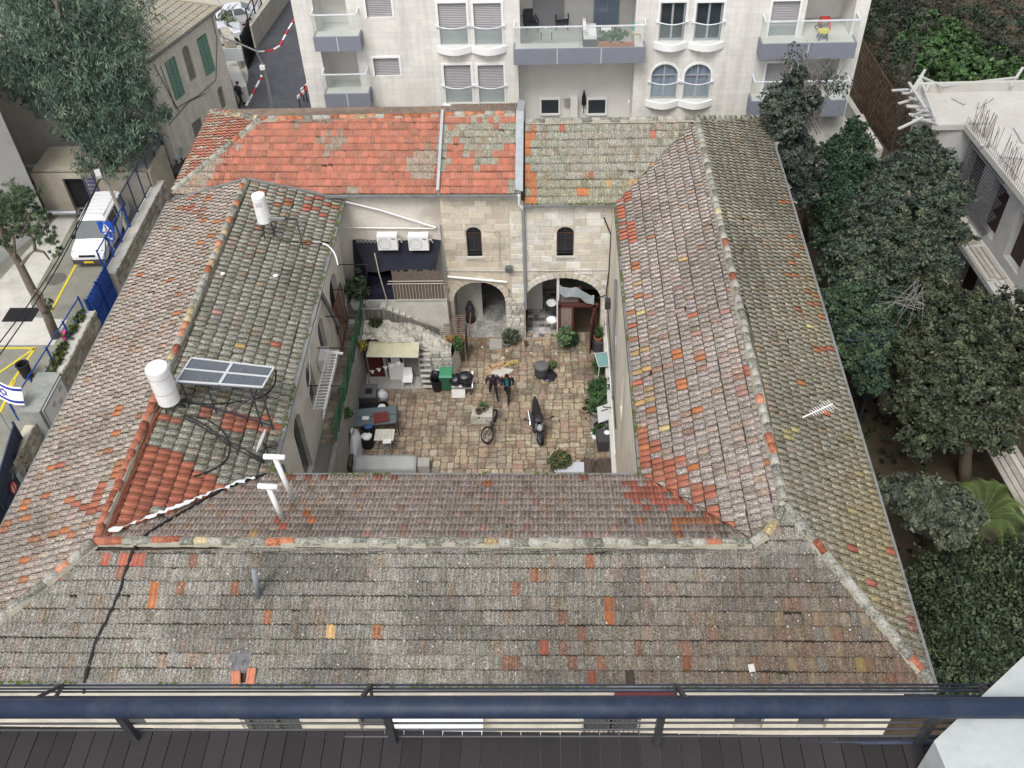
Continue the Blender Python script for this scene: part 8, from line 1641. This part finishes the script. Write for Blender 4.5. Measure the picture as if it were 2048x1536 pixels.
tree('evergreen_tree', 'large dense dark evergreen in front of the unfinished building wall', tuple(G(1810, 640, 0)), A1, 90000, .085, [(.050, .068, .050), (.065, .085, .056), (.040, .055, .042), (.08, .09, .058)], .32, 10, aspect=.55, clump=.24, per=40)
A1 = [bl(px, py, z, r) for px, py, z, r in ((1690, 600, 5.5, 46), (1740, 640, 5.4, 55), (1700, 680, 5, 46), (1790, 620, 5.4, 48), (1735, 710, 4.8, 44), (1780, 690, 5, 46), (1745, 760, 4.2, 34), (1680, 640, 5, 26))]
tree('evergreen_tree', 'mid green evergreen with dead twigs showing, next to the right wing gutter', tuple(G(1770, 830, 0)), A1, 48000, .08, [(.035, .062, .036), (.048, .078, .042), (.06, .085, .045), (.03, .05, .04)], .25, 11, aspect=.55, clump=.24, per=40)
A1 = [bl(px, py, z, r) for px, py, z, r in ((1870, 600, 6, 52), (1900, 660, 6, 60), (1850, 700, 5.6, 56), (1960, 640, 6.2, 56), (2010, 700, 6, 60), (1930, 730, 5.8, 62), (2030, 620, 6, 44), (1870, 780, 5.2, 56), (1960, 800, 5.4, 60), (2040, 780, 5.4, 50), (1820, 800, 4.6, 44), (1900, 850, 4.8, 52), (1985, 860, 4.8, 48), (1840, 880, 4.2, 40))]
tree('olive_tree', 'broad olive green tree with round leaf clusters at the right edge', tuple(G(1930, 960, 0)), A1, 85000, .08, GO, .3, 12, aspect=.6, clump=.22, per=40)
A1 = [bl(px, py, z, r) for px, py, z, r in ((1800, 985, 4.6, 36), (1850, 990, 4.8, 42), (1900, 1010, 4.8, 44), (1840, 1030, 4.6, 34), (1900, 1060, 4.5, 36), (1775, 970, 4.4, 18), (1935, 1030, 4.6, 30))]
tree('olive_tree', 'small dusty olive tree touching the eave of the right wing', tuple(G(1900, 1130, 0)), A1, 32000, .08, [(.075, .085, .058), (.095, .105, .07), (.06, .068, .05)], .16, 13, aspect=.6, clump=.24, per=36)
A1 = [bl(px, py, z, r) for px, py, z, r in ((1900, 1180, 2.4, 70), (1980, 1150, 2.6, 70), (2040, 1240, 2.6, 70), (1940, 1270, 2.4, 70), (1900, 1360, 2, 60), (1990, 1350, 2, 70), (2050, 1130, 3, 60), (1870, 1280, 2, 36))]
tree('shrub_mass', 'dark green low shrubs filling the corner under the front right eave', tuple(G(1960, 1300, 0)), A1, 50000, .08, [(.03, .045, .025), (.042, .058, .03), (.055, .068, .035)], .12, 14, cat='shrubs', aspect=.5)
m = MB(); r = random.Random(6); t = thing('dead_branches', 'bleached dead branches hanging between the two evergreen trees', 'branches', tuple(G(1800, 620, 6)))
for i in range(22): a = G(1840 + r.uniform(-12, 12), 560 + r.uniform(-10, 60), 6.8); b = G(1790 + r.uniform(-45, 60), 620 + r.uniform(-50, 40), 6.9 + r.uniform(-.3, .3)); m.tube([a, a.lerp(b, .5) + Vector((r.uniform(-.2, .2), r.uniform(-.2, .2), .1)), b], [.016, .010, .004], 4)
m.build('twigs', mat('bleached_twig', (.20, .185, .165), .9), t, kind='stuff')
A1 = [bl(px, py, z, r) for px, py, z, r in ((1655, 420, 3.5, 34), (1660, 480, 3.5, 36), (1640, 370, 3, 26), (1690, 470, 4, 40), (1675, 530, 3.6, 34))]
tree('evergreen_tree', 'low dark evergreen filling the gap along the gutter below the cypress', tuple(G(1670, 540, 0)), A1, 22000, .08, GD, .15, 17, aspect=.5, clump=.26, per=40)
# palm
t = thing('palm_tree', 'young palm with bright yellow green fronds behind the dusty olive tree', 'palm', tuple(G(1960, 1180, 0))); pc = G(1960, 1040, 3.2); m = MB(); m.tube([G(1960, 1180, 0), pc], [.22, .18], 10); m.build('trunk', BARK, t)
PGM = mat('palm_green', (.075, .11, .03), .6, .3, 4)
for i in range(15):
    a = i * 2.4; ln = rnd.uniform(1.0, 1.6); m = MB(); pts = [pc + Vector((math.cos(a) * ln * f, math.sin(a) * ln * f, 1.1 * math.sin(f * 2.4) - .2 * f)) for f in [k / 8 for k in range(9)]]
    m.tube(pts, [.02] * 9, 4); sd_ = Vector((-math.sin(a), math.cos(a), 0))
    for k in range(2, 26): f = k / 26; p = pts[int(f * 8)].lerp(pts[min(8, int(f * 8) + 1)], f * 8 % 1); lf = .42 * math.sin(math.pi * (f * .85 + .1)); dd = (pts[8] - pts[0]).normalized()
    for k in range(2, 26):
        f = k / 26; p = pts[int(f * 8)].lerp(pts[min(8, int(f * 8) + 1)], f * 8 % 1); lf = .45 * math.sin(math.pi * (f * .85 + .1)) + .05; dd = Vector((math.cos(a), math.sin(a), 0))
        for s_ in (-1, 1): e_ = p + (sd_ * s_ + dd * .7).normalized() * lf + Vector((0, 0, -.08)); m.add([p - dd * .022, p + dd * .022, e_], [(0, 1, 2)])
    m.build('frond', PGM, t)
# garden ground and undergrowth
leaf_cloud('undergrowth', [(tuple(G(px, py, .1)), (r_, r_, .35)) for px, py, r_ in ((1640, 400, 3), (1620, 440, 2), (1700, 600, 3), (1760, 800, 3), (1850, 900, 3), (1900, 1050, 3), (1950, 1250, 3), (1680, 450, 2.5), (1850, 700, 3), (1960, 700, 3), (1640, 330, 2))], 16000, .09, [(.04, .05, .022), (.06, .055, .03), (.03, .045, .02)], None, 20, kind='stuff')
leaf_cloud('bushes', [(tuple(G(px, py, .4)), (r_, r_, .9)) for px, py, r_ in ((1880, 90, 3.2), (1900, 130, 3), (1950, 150, 3.4), (1990, 140, 3), (1870, 60, 2.2), (2030, 145, 3), (1925, 115, 3.4), (1860, 120, 2.5))], 22000, .17, [(.045, .095, .03), (.055, .11, .035), (.04, .08, .03), (.07, .12, .045)], None, 21, kind='stuff', aspect=.7)
leaf_cloud('bushes', [(tuple(G(px, py, .6)), (r_, r_, 1.6)) for px, py, r_ in ((2040, 60, 4), (2030, 110, 3), (2000, 20, 4), (1800, 50, 3.5), (1760, 90, 2.5), (1850, 10, 4), (1800, 140, 2.5), (1780, 20, 4))], 17000, .17, [(.03, .05, .03), (.045, .055, .035), (.055, .05, .04)], None, 22, kind='stuff', aspect=.35)
sheet('garden_soil', P2((1870, 40), (2000, 20), (2040, 60), (1990, 120), (1930, 105)), .03, mat('bare_soil', (.13, .10, .065), .95, .3, 1))
leaf_cloud('wall_planting', [((YWX - .5, 29.5 + i * .75, 1.75), (.22, .5, .16)) for i in range(8)], 3800, .06, [(.06, .085, .02), (.085, .10, .03)], None, 23, kind='stuff')
t = thing('bare_shrub', 'bare branched shrub in front of the silver cars by the stone house', 'shrub', tuple(G(448, 50, 0))); leaf_cloud('leaves', [bl(450, 42, 1.2, 16)], 800, .12, [(.12, .16, .09), (.15, .19, .11)], t, 24); m = MB()
for i in range(22): a = G(440, 62, .2); b = G(440 + rnd.uniform(-50, 40), 20 + rnd.uniform(-25, 25), 2.5); m.tube([a, a.lerp(b, .6) + Vector((rnd.uniform(-.3, .3), 0, .3)), b], [.04, .025, .01], 4)
m.build('twigs', mat('dead_twig', ()), t)

# balcony plants of the apartments
fz = BZ[0]
for (px, py, zz, r_, n_, lab) in ((1232, 82, .35, .35, 700, 'dense green plants filling the terracotta troughs on the big balcony'), (1208, 84, .3, .22, 300, 'low green plants in the trough beside the sofa on the big balcony'), (1243, 40, .9, .28, 420, 'tall leafy potted plant at the curtained balcony door'), (1138, 50, .4, .2, 200, 'thin potted plant right of the second charcoal armchair')):
    p = G(px, py, fz); t = thing('balcony_plant', lab, 'plant', (p.x, p.y, fz)); leaf_cloud('foliage', [((p.x, p.y, fz + zz), (r_ * 1.6 if zz < .5 else r_, r_, zz * .8))], n_, .08, [(.06, .11, .05), (.08, .13, .06)], t, int(px)); m = MB(); m.bar((0, 0, 0), (0, 0, zz), .03); m.build('stem', BARK, t, w=False)
p = G(660, 70, fz); t = thing('clutter_box', 'small grey plastic box on the upper left corner balcony', 'box', (p.x, YA + .3, p.z)); m = MB(); m.cbox((0, 0, .12), (.4, .3, .24)); m.build('body', CONC, t, w=False)

p = PY(1646, 62, YA + .1); dup(bike, (p.x, p.y, BR[0]), 1.7, 'small dark bicycle parked between the red stool and the yellow stool on the right balcony', scale=(.62, .62, .62))

# ---- potted plants and climbers of the courtyard
PL1 = [(.05, .10, .035), (.07, .13, .045), (.04, .08, .03)]
def plant(name, label, base, blobs, n, size, cols, seed, stems=6, cat='plant', grp=None, **kw):
    base = Vector(base); t = thing(name, label, cat, tuple(base), 0, grp); m = MB()
    for i in range(stems): b = blobs[i % len(blobs)]; e_ = Vector(b[0]) + Vector((rnd.uniform(-.5, .5) * b[1][0], rnd.uniform(-.5, .5) * b[1][1], rnd.uniform(-.2, .4) * b[1][2])); m.tube([base, base.lerp(e_, .5) + Vector((0, 0, .05)), e_], [.018, .012, .005], 4)
    m.build('stem', BARK, t); leaf_cloud('foliage', blobs, n, size, cols, t, seed, **kw); return t
p = at(720, 600, ZW); base = G(718, 598, 3.0); zt = 3.0
tb = thing('white_planter', 'white rectangular planter at the top of the walkway', 'planter', (base.x, base.y, 2.5)); m = MB(); m.add([(-.3, -.2, 0), (.3, -.2, 0), (.3, .2, 0), (-.3, .2, 0), (-.38, -.26, .45), (.38, -.26, .45), (.38, .26, .45), (-.38, .26, .45)], [(0, 3, 2, 1), (4, 5, 6, 7), (0, 1, 5, 4), (1, 2, 6, 5), (2, 3, 7, 6), (3, 0, 4, 7)]); m.build('body', WHITE, tb, w=False)
c = Vector((base.x, base.y, 3.6)); plant('citrus_bush', 'bushy dark green citrus plant in the white planter below the tarpaulin', (base.x, base.y, 2.9), [(tuple(c), (.55, .45, .45)), (tuple(c + Vector((.15, 0, .45))), (.3, .3, .35)), (tuple(c + Vector((-.35, 0, .1))), (.3, .3, .25)), (tuple(c + Vector((.1, 0, 1.1))), (.12, .12, .2))], 2600, .065, [(.04, .075, .035), (.06, .10, .045), (.09, .13, .07)], 31, per=14)
def ground_plant(px, py, z, r, h, label, seed, cols=PL1, n=700, size=.05, name='potted_plant', grp=None):
    p = G(px, py, z); return plant(name, label, (p.x, p.y, z), [((p.x, p.y, z + h * .6), (r, r, h * .5))], n, size, cols, seed, cat='plant', grp=grp, per=12)
def spiky(px, py, z, r, n, label, col, wd=.03):
    p = G(px, py, z); t = thing('spiky_plant', label, 'plant', (p.x, p.y, z)); m = MB()
    for i in range(n):
        a = i * 2.4; el = rnd.uniform(.25, 1.3); d = Vector((math.cos(a) * math.cos(el), math.sin(a) * math.cos(el), math.sin(el))); s_ = Vector((-math.sin(a), math.cos(a), 0)) * wd; k = r * rnd.uniform(.7, 1.1); mid = d * k * .55; tip = d * k + Vector((0, 0, -.12 * k)); m.add([(0, 0, 0), tuple(mid + s_), tuple(tip), tuple(mid - s_)], [(0, 1, 2, 3)])
    m.build('leaves', mat(label[:12] + 'leaf', col, .5, .3, 8), t, w=False); return t
spiky(967, 815, .46, .42, 40, 'small spiky green plant standing on the pale stone block', (.06, .12, .045))
pot(968, 822, .46, .14, .14, PT_G, 'grey pot under the small spiky plant on the stone block')
spiky(1193, 815, .35, .75, 60, 'big spiky yucca fanning out by the right wing wall', (.07, .13, .05), .035); pot(1193, 830, .04, .3, .35, PT_G, 'wide grey pot holding the big yucca')
ground_plant(1200, 795, .04, .55, .9, 'dense dark green bush behind the big yucca', 41, [(.03, .07, .025), (.045, .095, .03)], 2600, .06, 'bush')
ground_plant(1202, 745, .04, .38, .9, 'green bush under the teal folding chair', 42, [(.04, .085, .03), (.06, .11, .04)], 1800, .06, 'bush')
ground_plant(1195, 830, .04, .35, .5, 'low green plant on the near side of the yucca pot', 43, PL1, 900)
ground_plant(1138, 690, .04, .40, .7, 'dark leafy shrub at the foot of the timber porch', 44, [(.025, .055, .025), (.04, .075, .03)], 2200, .06, 'shrub')
ground_plant(1130, 688, .9, .36, .9, 'light green fern like plant in front of the porch panel', 45, [(.11, .18, .08), (.14, .21, .1), (.08, .14, .06)], 1300, .07)
ground_plant(1022, 682, .2, .42, .55, 'grey green shrub in a pot at the pier between the arches', 46, [(.06, .075, .05), (.08, .095, .065)], 1500, .05, 'shrub'); pot(1014, 692, .04, .2, .25, PT_G, 'grey pot under the shrub at the pier'); pot(1052, 692, .04, .10, .3, PT_R, 'slim dark brown pot alone at the foot of the pier')
ground_plant(1102, 738, .04, .25, .5, 'thin green plant in front of the round cistern', 47, PL1, 260, .05)
ground_plant(1120, 940, .04, .42, .95, 'big variegated bush at the front edge of the court', 48, [(.05, .07, .035), (.08, .10, .045), (.14, .13, .06)], 2600, .06, 'bush')
ground_plant(1198, 870, .04, .30, .5, 'straggly plant between the planter bowl and the dark box', 49, PL1, 600)
ground_plant(918, 702, 1.3, .22, .8, 'green climber hanging on the white stone terrace wall', 50, PL1, 600, .05, 'climber')
ground_plant(725, 697, ZW + .2, .22, .35, 'yellow flowering plant on the parapet beside the awning', 51, [(.22, .20, .03), (.10, .13, .03), (.30, .25, .04)], 700, .05)
ground_plant(698, 832, ZW + .1, .2, .3, 'small green plant in a wall box on the netting parapet', 52, PL1, 500, .05)
ground_plant(753, 655, 2.2, .35, .5, 'dark moss and ivy on the rock behind the awning', 53, [(.05, .055, .02), (.035, .05, .02)], 1300, .05, 'ivy')
q = G(917, 661, 1.5); plant('dry_flowers', 'dried orange brown flowers filling the tray on the dark reed gate', (-4.5, 33.35, 1.4), [((-4.75 + i * .13, 33.3, 1.52), (.12, .14, .10)) for i in range(6)], 1500, .04, [(.30, .17, .05), (.38, .24, .08), (.24, .12, .04)], 54)
pot(1171, 818, .04, .13, .2, BLACK, 'small round black pot, first of the pair left of the yucca', 'small pots by the yucca'); pot(1174, 806, .04, .11, .18, BLACK, 'small round black pot right behind its twin by the yucca', 'small pots by the yucca'); pot(1170, 824, .04, .22, .25, mat('pot_sand', (.33, .28, .2), .8), 'sand coloured bowl on the paving beside the yucca')
pot(1197, 858, .04, .38, .3, PT_G, 'large oval grey planter bowl beside the white folding table'); pot(1196, 682, .5, .24, .32, PT_T, 'terracotta pot standing on a dark drum by the wall'); ground_plant(1198, 672, .8, .2, .45, 'green plant in the terracotta pot on the dark drum', 55, PL1, 500)
m = MB(); p = at(1196, 698); m.lathe((p[0], p[1], .04), [(.30, 0), (.30, .55)], 18); m.build('dark_drum', DG, label='dark upright drum under the terracotta pot', category='drum')
# things along the right wing wall
t = thing('teal_chair', 'teal folding garden chair tipped over the bushes by the right wing wall', 'chair', tuple(G(1206, 730, .8)), .3); TEAL = mat('teal_fabric', (.16, .30, .30), .7, .1, 4)
m = MB(); m.add([(-.35, -.35, .25), (.25, -.35, .15), (.3, .35, .35), (-.3, .35, .45), (-.35, -.35, .28), (.25, -.35, .18), (.3, .35, .38), (-.3, .35, .48)], [(0, 1, 2, 3), (7, 6, 5, 4)]); m.build('seat', TEAL, t, w=False)
for a_, b_ in (((-.35, -.35, .3), (.25, -.35, .2)), ((-.3, .35, .5), (.3, .35, .4)), ((-.35, -.35, .3), (-.3, .35, .5)), ((.25, -.35, .2), (.3, .35, .4)), ((-.3, -.3, .25), (-.5, -.7, -.6))): m = MB(); m.bar(a_, b_, .03); m.build('frame', mat('pale_metal', (.5, .53, .52), .5), t, w=False)
t = thing('blue_rack', 'tall pale blue metal rack leaning at the wall behind the terracotta pot', 'rack', tuple(G(1206, 690, .04)), 0)
for s_ in (0, .35): m = MB(); m.bar((s_, -.5, 0), (s_, .9, 1.7), .04); m.bar((s_, .9, 0), (s_, .9, 1.8), .04); m.build('upright', mat('pale_blue_metal', ()), t, w=False)
for i in range(4): m = MB(); q = i / 3; m.bar((0, -.5 + 1.4 * q, 1.7 * q), (.35, -.5 + 1.4 * q, 1.7 * q), .035); m.build('rung', mat('pale_blue_metal', ()), t, w=False)
t = thing('folding_table', 'white folding table with a grey top standing tilted at the right wing wall', 'table', tuple(G(1216, 832, .5)), .1); m = MB(); m.add([(-.5, -.5, .1), (.3, -.4, .3), (.35, .5, .35), (-.45, .4, .15), (-.5, -.5, .14), (.3, -.4, .34), (.35, .5, .39), (-.45, .4, .19)], [(0, 3, 2, 1), (4, 5, 6, 7), (0, 1, 5, 4), (1, 2, 6, 5), (2, 3, 7, 6), (3, 0, 4, 7)]); m.build('tabletop', mat('pale_grey_board', (.50, .50, .51), .5, .06, 3), t, w=False); m = MB(); m.bar((-.3, .1, .25), (.5, .15, .42), .03); m.bar((-.2, .3, .3), (.5, -.1, .5), .03); m.build('leg', IRON, t, w=False)
t = thing('dark_box', 'dark grey box with a white saucer on its lid at the right wing wall', 'box', at(1208, 890), .1); m = MB(); m.box(-.32, -.38, 0, .34, .38, .62); m.build('body', DG, t, w=False); m = MB(); m.lathe((.12, .12, .63), [(.06, 0), (.13, .03), (.11, .03)], 14); m.build('saucer', WHITE, t, w=False)
p = at(1200, 876); m = MB(); m.cbox((p[0] - .1, p[1] + .1, .12), (.55, .4, .12), .3); m.build('white_crate', WHITE, label='small white crate with black mugs between the planter bowl and the dark box', category='crate')
for k_ in range(3): m = MB(); m.lathe((p[0] - .25 + k_ * .16, p[1] + .12 + .05 * (k_ % 2), .19), [(.06, 0), (.06, .12)], 12); m.build('black_mug', BLACK, label=('black mug on the small white crate, nearest the paving', 'black mug in the middle of the small white crate', 'black mug on the small white crate, nearest the wall')[k_], category='mug', group='mugs on the white crate')
t = thing('white_box', 'white enamelled box with a steel pan on top at the front edge of the court', 'box', at(1130, 952), 0); m = MB(); m.box(-.45, -.2, 0, .8, .35, .5); m.build('body', mat('pale_box', (.50, .53, .57), .4, .06, 3), t, w=False); m = MB(); m.lathe((-.15, .1, .5), [(.12, 0), (.2, .1), (.18, .1), (.1, .02)], 16); m.build('pan', STEEL, t, w=False)
for k_, (px, lab) in enumerate(((1178, 'roll of dark reed matting at the front edge, beside the white box'), (1212, 'roll of dark reed matting at the front edge, in the corner by the wall'))):
    p = at(px, 946); t = thing('reed_roll', lab, 'reed mat', p, -.25 + .5 * k_, 'reed rolls at the front edge')
    for i in range(14): m = MB(); m.bar((-.35 + i * .05, -.4 + rnd.uniform(-.05, .05), .15 + .12 * math.sin(i * .24)), (-.42 + i * .06, .38 + rnd.uniform(-.08, .08), .35 + .2 * math.sin(i * .24)), .06, .03); m.build('reed', mat('dark_reed', ()), t, w=False)
# white litter, pipes and cables along the base of the right wall
pipe([(2.68, 26.5, 2.6), (2.66, 30, 2.9), (2.66, 34.6, 3.0)], .03, IRON, 'cable'); pipe([(2.66, 26.0, 1.6), (2.65, 30.2, 1.9), (2.66, 34.8, 1.4)], .025, PVC); pipe([(2.66, 30.4, 7.2), (2.62, 29.2, 5.0), (2.64, 28.2, 2.6)], .07, mat('grey_pipe', ()), 'downpipe')
m = MB(); m.box(2.56, 25.5, 0, 2.74, 34.9, .85); m.build('wall_base', mat('white_plaster', ()), house); m = MB(); m.box(2.5, 33.2, 3.3, 2.74, 33.5, 3.75); m.build('meter_box', IRON, house)
# loose ochre slabs in the dug-up patch
dg_ = random.Random(3); k_ = 0
for px, py, w_, h_, rz_, c_ in ((985, 742, .75, .3, .5, (.46, .33, .2)), (995, 730, .8, .28, .5, (.44, .29, .18)), (1005, 748, .6, .3, .5, (.50, .34, .17)), (1022, 726, .7, .22, .4, (.52, .42, .14)), (975, 735, .3, .3, .2, (.48, .38, .25)), (1004, 746 - 6, .3, .3, .9, (.5, .4, .27)), (992, 714, .45, .3, .1, (.55, .48, .36)), (1004, 717, .25, .2, .2, (.52, .46, .34))):
    p = G(px, py, .08); m = MB(); m.cbox((p.x, p.y, .085), (w_, h_, .07), rz_); k_ += 1; o = colored_box('stone', (p.x, p.y, .085), m.v, m.f, c_, M_PAVE, cy)
p = G(1004, 746, .09); m = MB(); m.prism([(p.x + .5 * math.cos(a) * (1 + .2 * math.sin(a * 3)), p.y + .26 * math.sin(a) + .1 * math.cos(a)) for a in [k * math.pi / 8 for k in range(16)]], .05, .13); m.build('white_slab', LCONC, label='large white irregular slab lying behind the two walking people', category='slab')
p = G(1004 - 18, 690, .05); m = MB(); m.cbox((G(992, 690).x, G(992, 690).y, .05), (.62, .75, .06)); m.build('rough_slab', mat('speckled_slab', (.32, .32, .29), .9, .3, 14), label='grey speckled square slab in front of the narrow arch', category='slab')
# string of festoon bulbs
for k_, (a, b) in enumerate((((940, 832), (1190, 834)), ((948, 690), (1178, 702)))):
    A2, B2 = G(*a, 2.6), G(*b, 2.6); t = thing('festoon_lights', ('string of small bulbs across the court above the bicycle and motorcycle', 'string of small white bulbs across the court before the arches')[k_], 'string lights', tuple(A2)); pts = [A2.lerp(B2, i / 14) - Vector((0, 0, .25 * math.sin(math.pi * i / 14))) for i in range(15)]; m = MB(); m.tube(pts, .006, 3); m.build('wire', IRON, t)
    for i in range(1, 14, 3): m = MB(); m.ball(pts[i] - Vector((0, 0, .05)), .04, 8, 5); m.build('bulb', BLACK if k_ == 0 else WHITE, t)

# ================================================================== FRONT FACADE DETAILS AND THE VIEWER'S OWN TERRACE
for k_, px in enumerate((522, 572, 1197, 1247)):
    c = PY(px, 1448, 12.75); t = thing('window_cage', ('curved black window cage on the front facade, beside the tall blue gate end', 'curved black window cage, twin of its neighbour under the black patch', 'bulging black window cage on the front facade, nearer the white canopy', 'bulging black window cage on the front facade, nearer the right corner')[k_], 'window grille', (c.x, 12.7, c.z - .75), 0, 'window cages on the front facade'); m = MB()
    for i in range(7): x = -.42 + i * .14; m.tube([(x, 0, 1.4), (x, -.12, 1.4), (x, -.15, .6), (x, -.42, .35), (x, -.42, .05), (x, 0, .05)], .012, 4)
    m.build('bars', IRON, t, w=False, kind='stuff'); m = MB()
    for y, z in ((-.13, 1.4), (-.14, 1.0), (-.15, .62), (-.42, .35), (-.42, .05)): m.tube([(-.45, 0, z), (-.45, y, z), (.45, y, z), (.45, 0, z)], .014, 4)
    m.build('hoop', IRON, t, w=False)
a = PY(1228, 1402, 12.6); b = PY(1352, 1368, 12.6); t = thing('red_signboard', 'dark red signboard with white bolts fixed under the front eave', 'signboard', (a.x, 12.6, a.z)); m = MB(); m.box(0, 0, 0, b.x - a.x, .06, b.z - a.z); m.build('panel', mat('maroon_board', (.16, .012, .018), .5, .15, 3), t, w=False)
for x in (.05, b.x - a.x - .05):
    for z in (.05, b.z - a.z - .05): m = MB(); m.ball((x, -.02, z), .035, 8, 5); m.build('bolt', WHITE, t, w=False)
a = PY(785, 1430, 12.7); b = PY(955, 1487, 11.3); t = thing('glass_canopy', 'translucent white canopy over a doorway of the front facade', 'canopy', (a.x, 12.7, a.z)); m = MB(); L_ = b.x - a.x; m.quad((0, 0, 0), (L_, 0, 0), (L_, -1.3, -.45), (0, -1.3, -.45)); m.build('sheet', mat('polycarbonate', (.62, .68, .70), .25, .1, 2, spec=.6), t, w=False)
for i in range(4): m = MB(); x = L_ * i / 3; m.bar((x, 0, -.02), (x, -1.3, -.47), .04); m.build('rib', STEEL, t, w=False)
# clothes rack, rail and parapet of the terrace the photo is taken from
D_ = 3.2; RLB = mat('blue_rail_paint', (.017, .027, .055), .55, .35, 4, spec=.35, dirt=(.06, .07, .09), dscale=5, damt=.4)
t = thing('terrace_railing', 'thick dark blue steel handrail with thin bars at the bottom of the photo', 'railing', tuple(PY(1000, 1490, D_)))
h0, h1 = PY(-400, 1417, D_), PY(2500, 1415, D_ - .02); m = MB(); m.tube([h0, h1], .072, 16); m.build('handrail', RLB, t, smooth=True)
for py in (1447, 1460, 1474): m = MB(); m.tube([PY(-400, py + 1, D_ + .05), PY(2500, py - 3, D_ + .05)], .009, 6); m.build('bar', IRON, t)
m = MB(); m.tube([PY(-400, 1489, D_ + .05), PY(2500, 1484, D_ + .05)], .02, 6); m.build('bottom_rail', RLB, t)
for px in (230, 770, 1325, 1880): a = PY(px, 1420, D_); b = PY(px, 1492, D_); m = MB(); m.bar(a, (a.x, a.y + .02, b.z), .05); m.build('post', IRON, t)
t = thing('clothes_rack', 'blue folding clothes rack with five parallel bars hung outside the handrail', 'clothes rack', tuple(PY(1000, 1405, 3.5)))
for k_, (py, yy) in enumerate(((1371, 4.12), (1384, 3.98), (1394, 3.86), (1404, 3.72), (1378, 4.05))): m = MB(); m.tube([PY(-300, py, yy), PY(2350, py - 2, yy)], .009, 6); m.build('bar', RLB, t)
for px, qx in ((125, 40), (742, 712), (1352, 1382), (1960, 2030)): m = MB(); m.bar(PY(px, 1370, 4.12), PY(qx, 1412, 3.3), .03); m.bar(PY(px, 1372, 4.1), PY((px + qx) / 2 + (18 if px < 1000 else -18), 1412, 3.5), .025); m.build('bracket', IRON, t)
zt_ = PY(1000, 1490, D_).z; t = thing('terrace_parapet', 'brown slab coping of the terrace under the blue handrail', 'parapet', (0, D_ - .4, zt_))
m = MB(); m.box(-6, D_ - 1.3, zt_ - 1.2, 3.4, D_ + .08, zt_ - .02); m.build('wall', CONC, t)
for i in range(62): x = -6 + i * .148; m = MB(); m.box(x + .003, D_ - 1.25, zt_ - .02, x + .145, D_ + .1, zt_ + rnd.uniform(.006, .012)); m.build('plank', mat('brown_coping', (.030, .026, .027), .6, .15, 3, rv=.2), t)
a = G(1875, 1480, zt_ + .02); t = thing('corner_pillar', 'pale stone corner wall cutting the lower right corner of the photo', 'pillar', tuple(a)); q = [G(1868, 1482, zt_ + .5), G(2048, 1312, zt_ + .5), G(2500, 1150, zt_ + .5), G(2500, 1700, zt_ + .5), G(1935, 1640, zt_ + .5)]
m = MB(); m.prism([(p.x, p.y) for p in q], zt_ - 3, zt_ + .5); m.build('wall', mat('terrace_white_stone', (.42, .45, .44), .8, .12, 1.5, dirt=(.25, .27, .26), dscale=2), t)
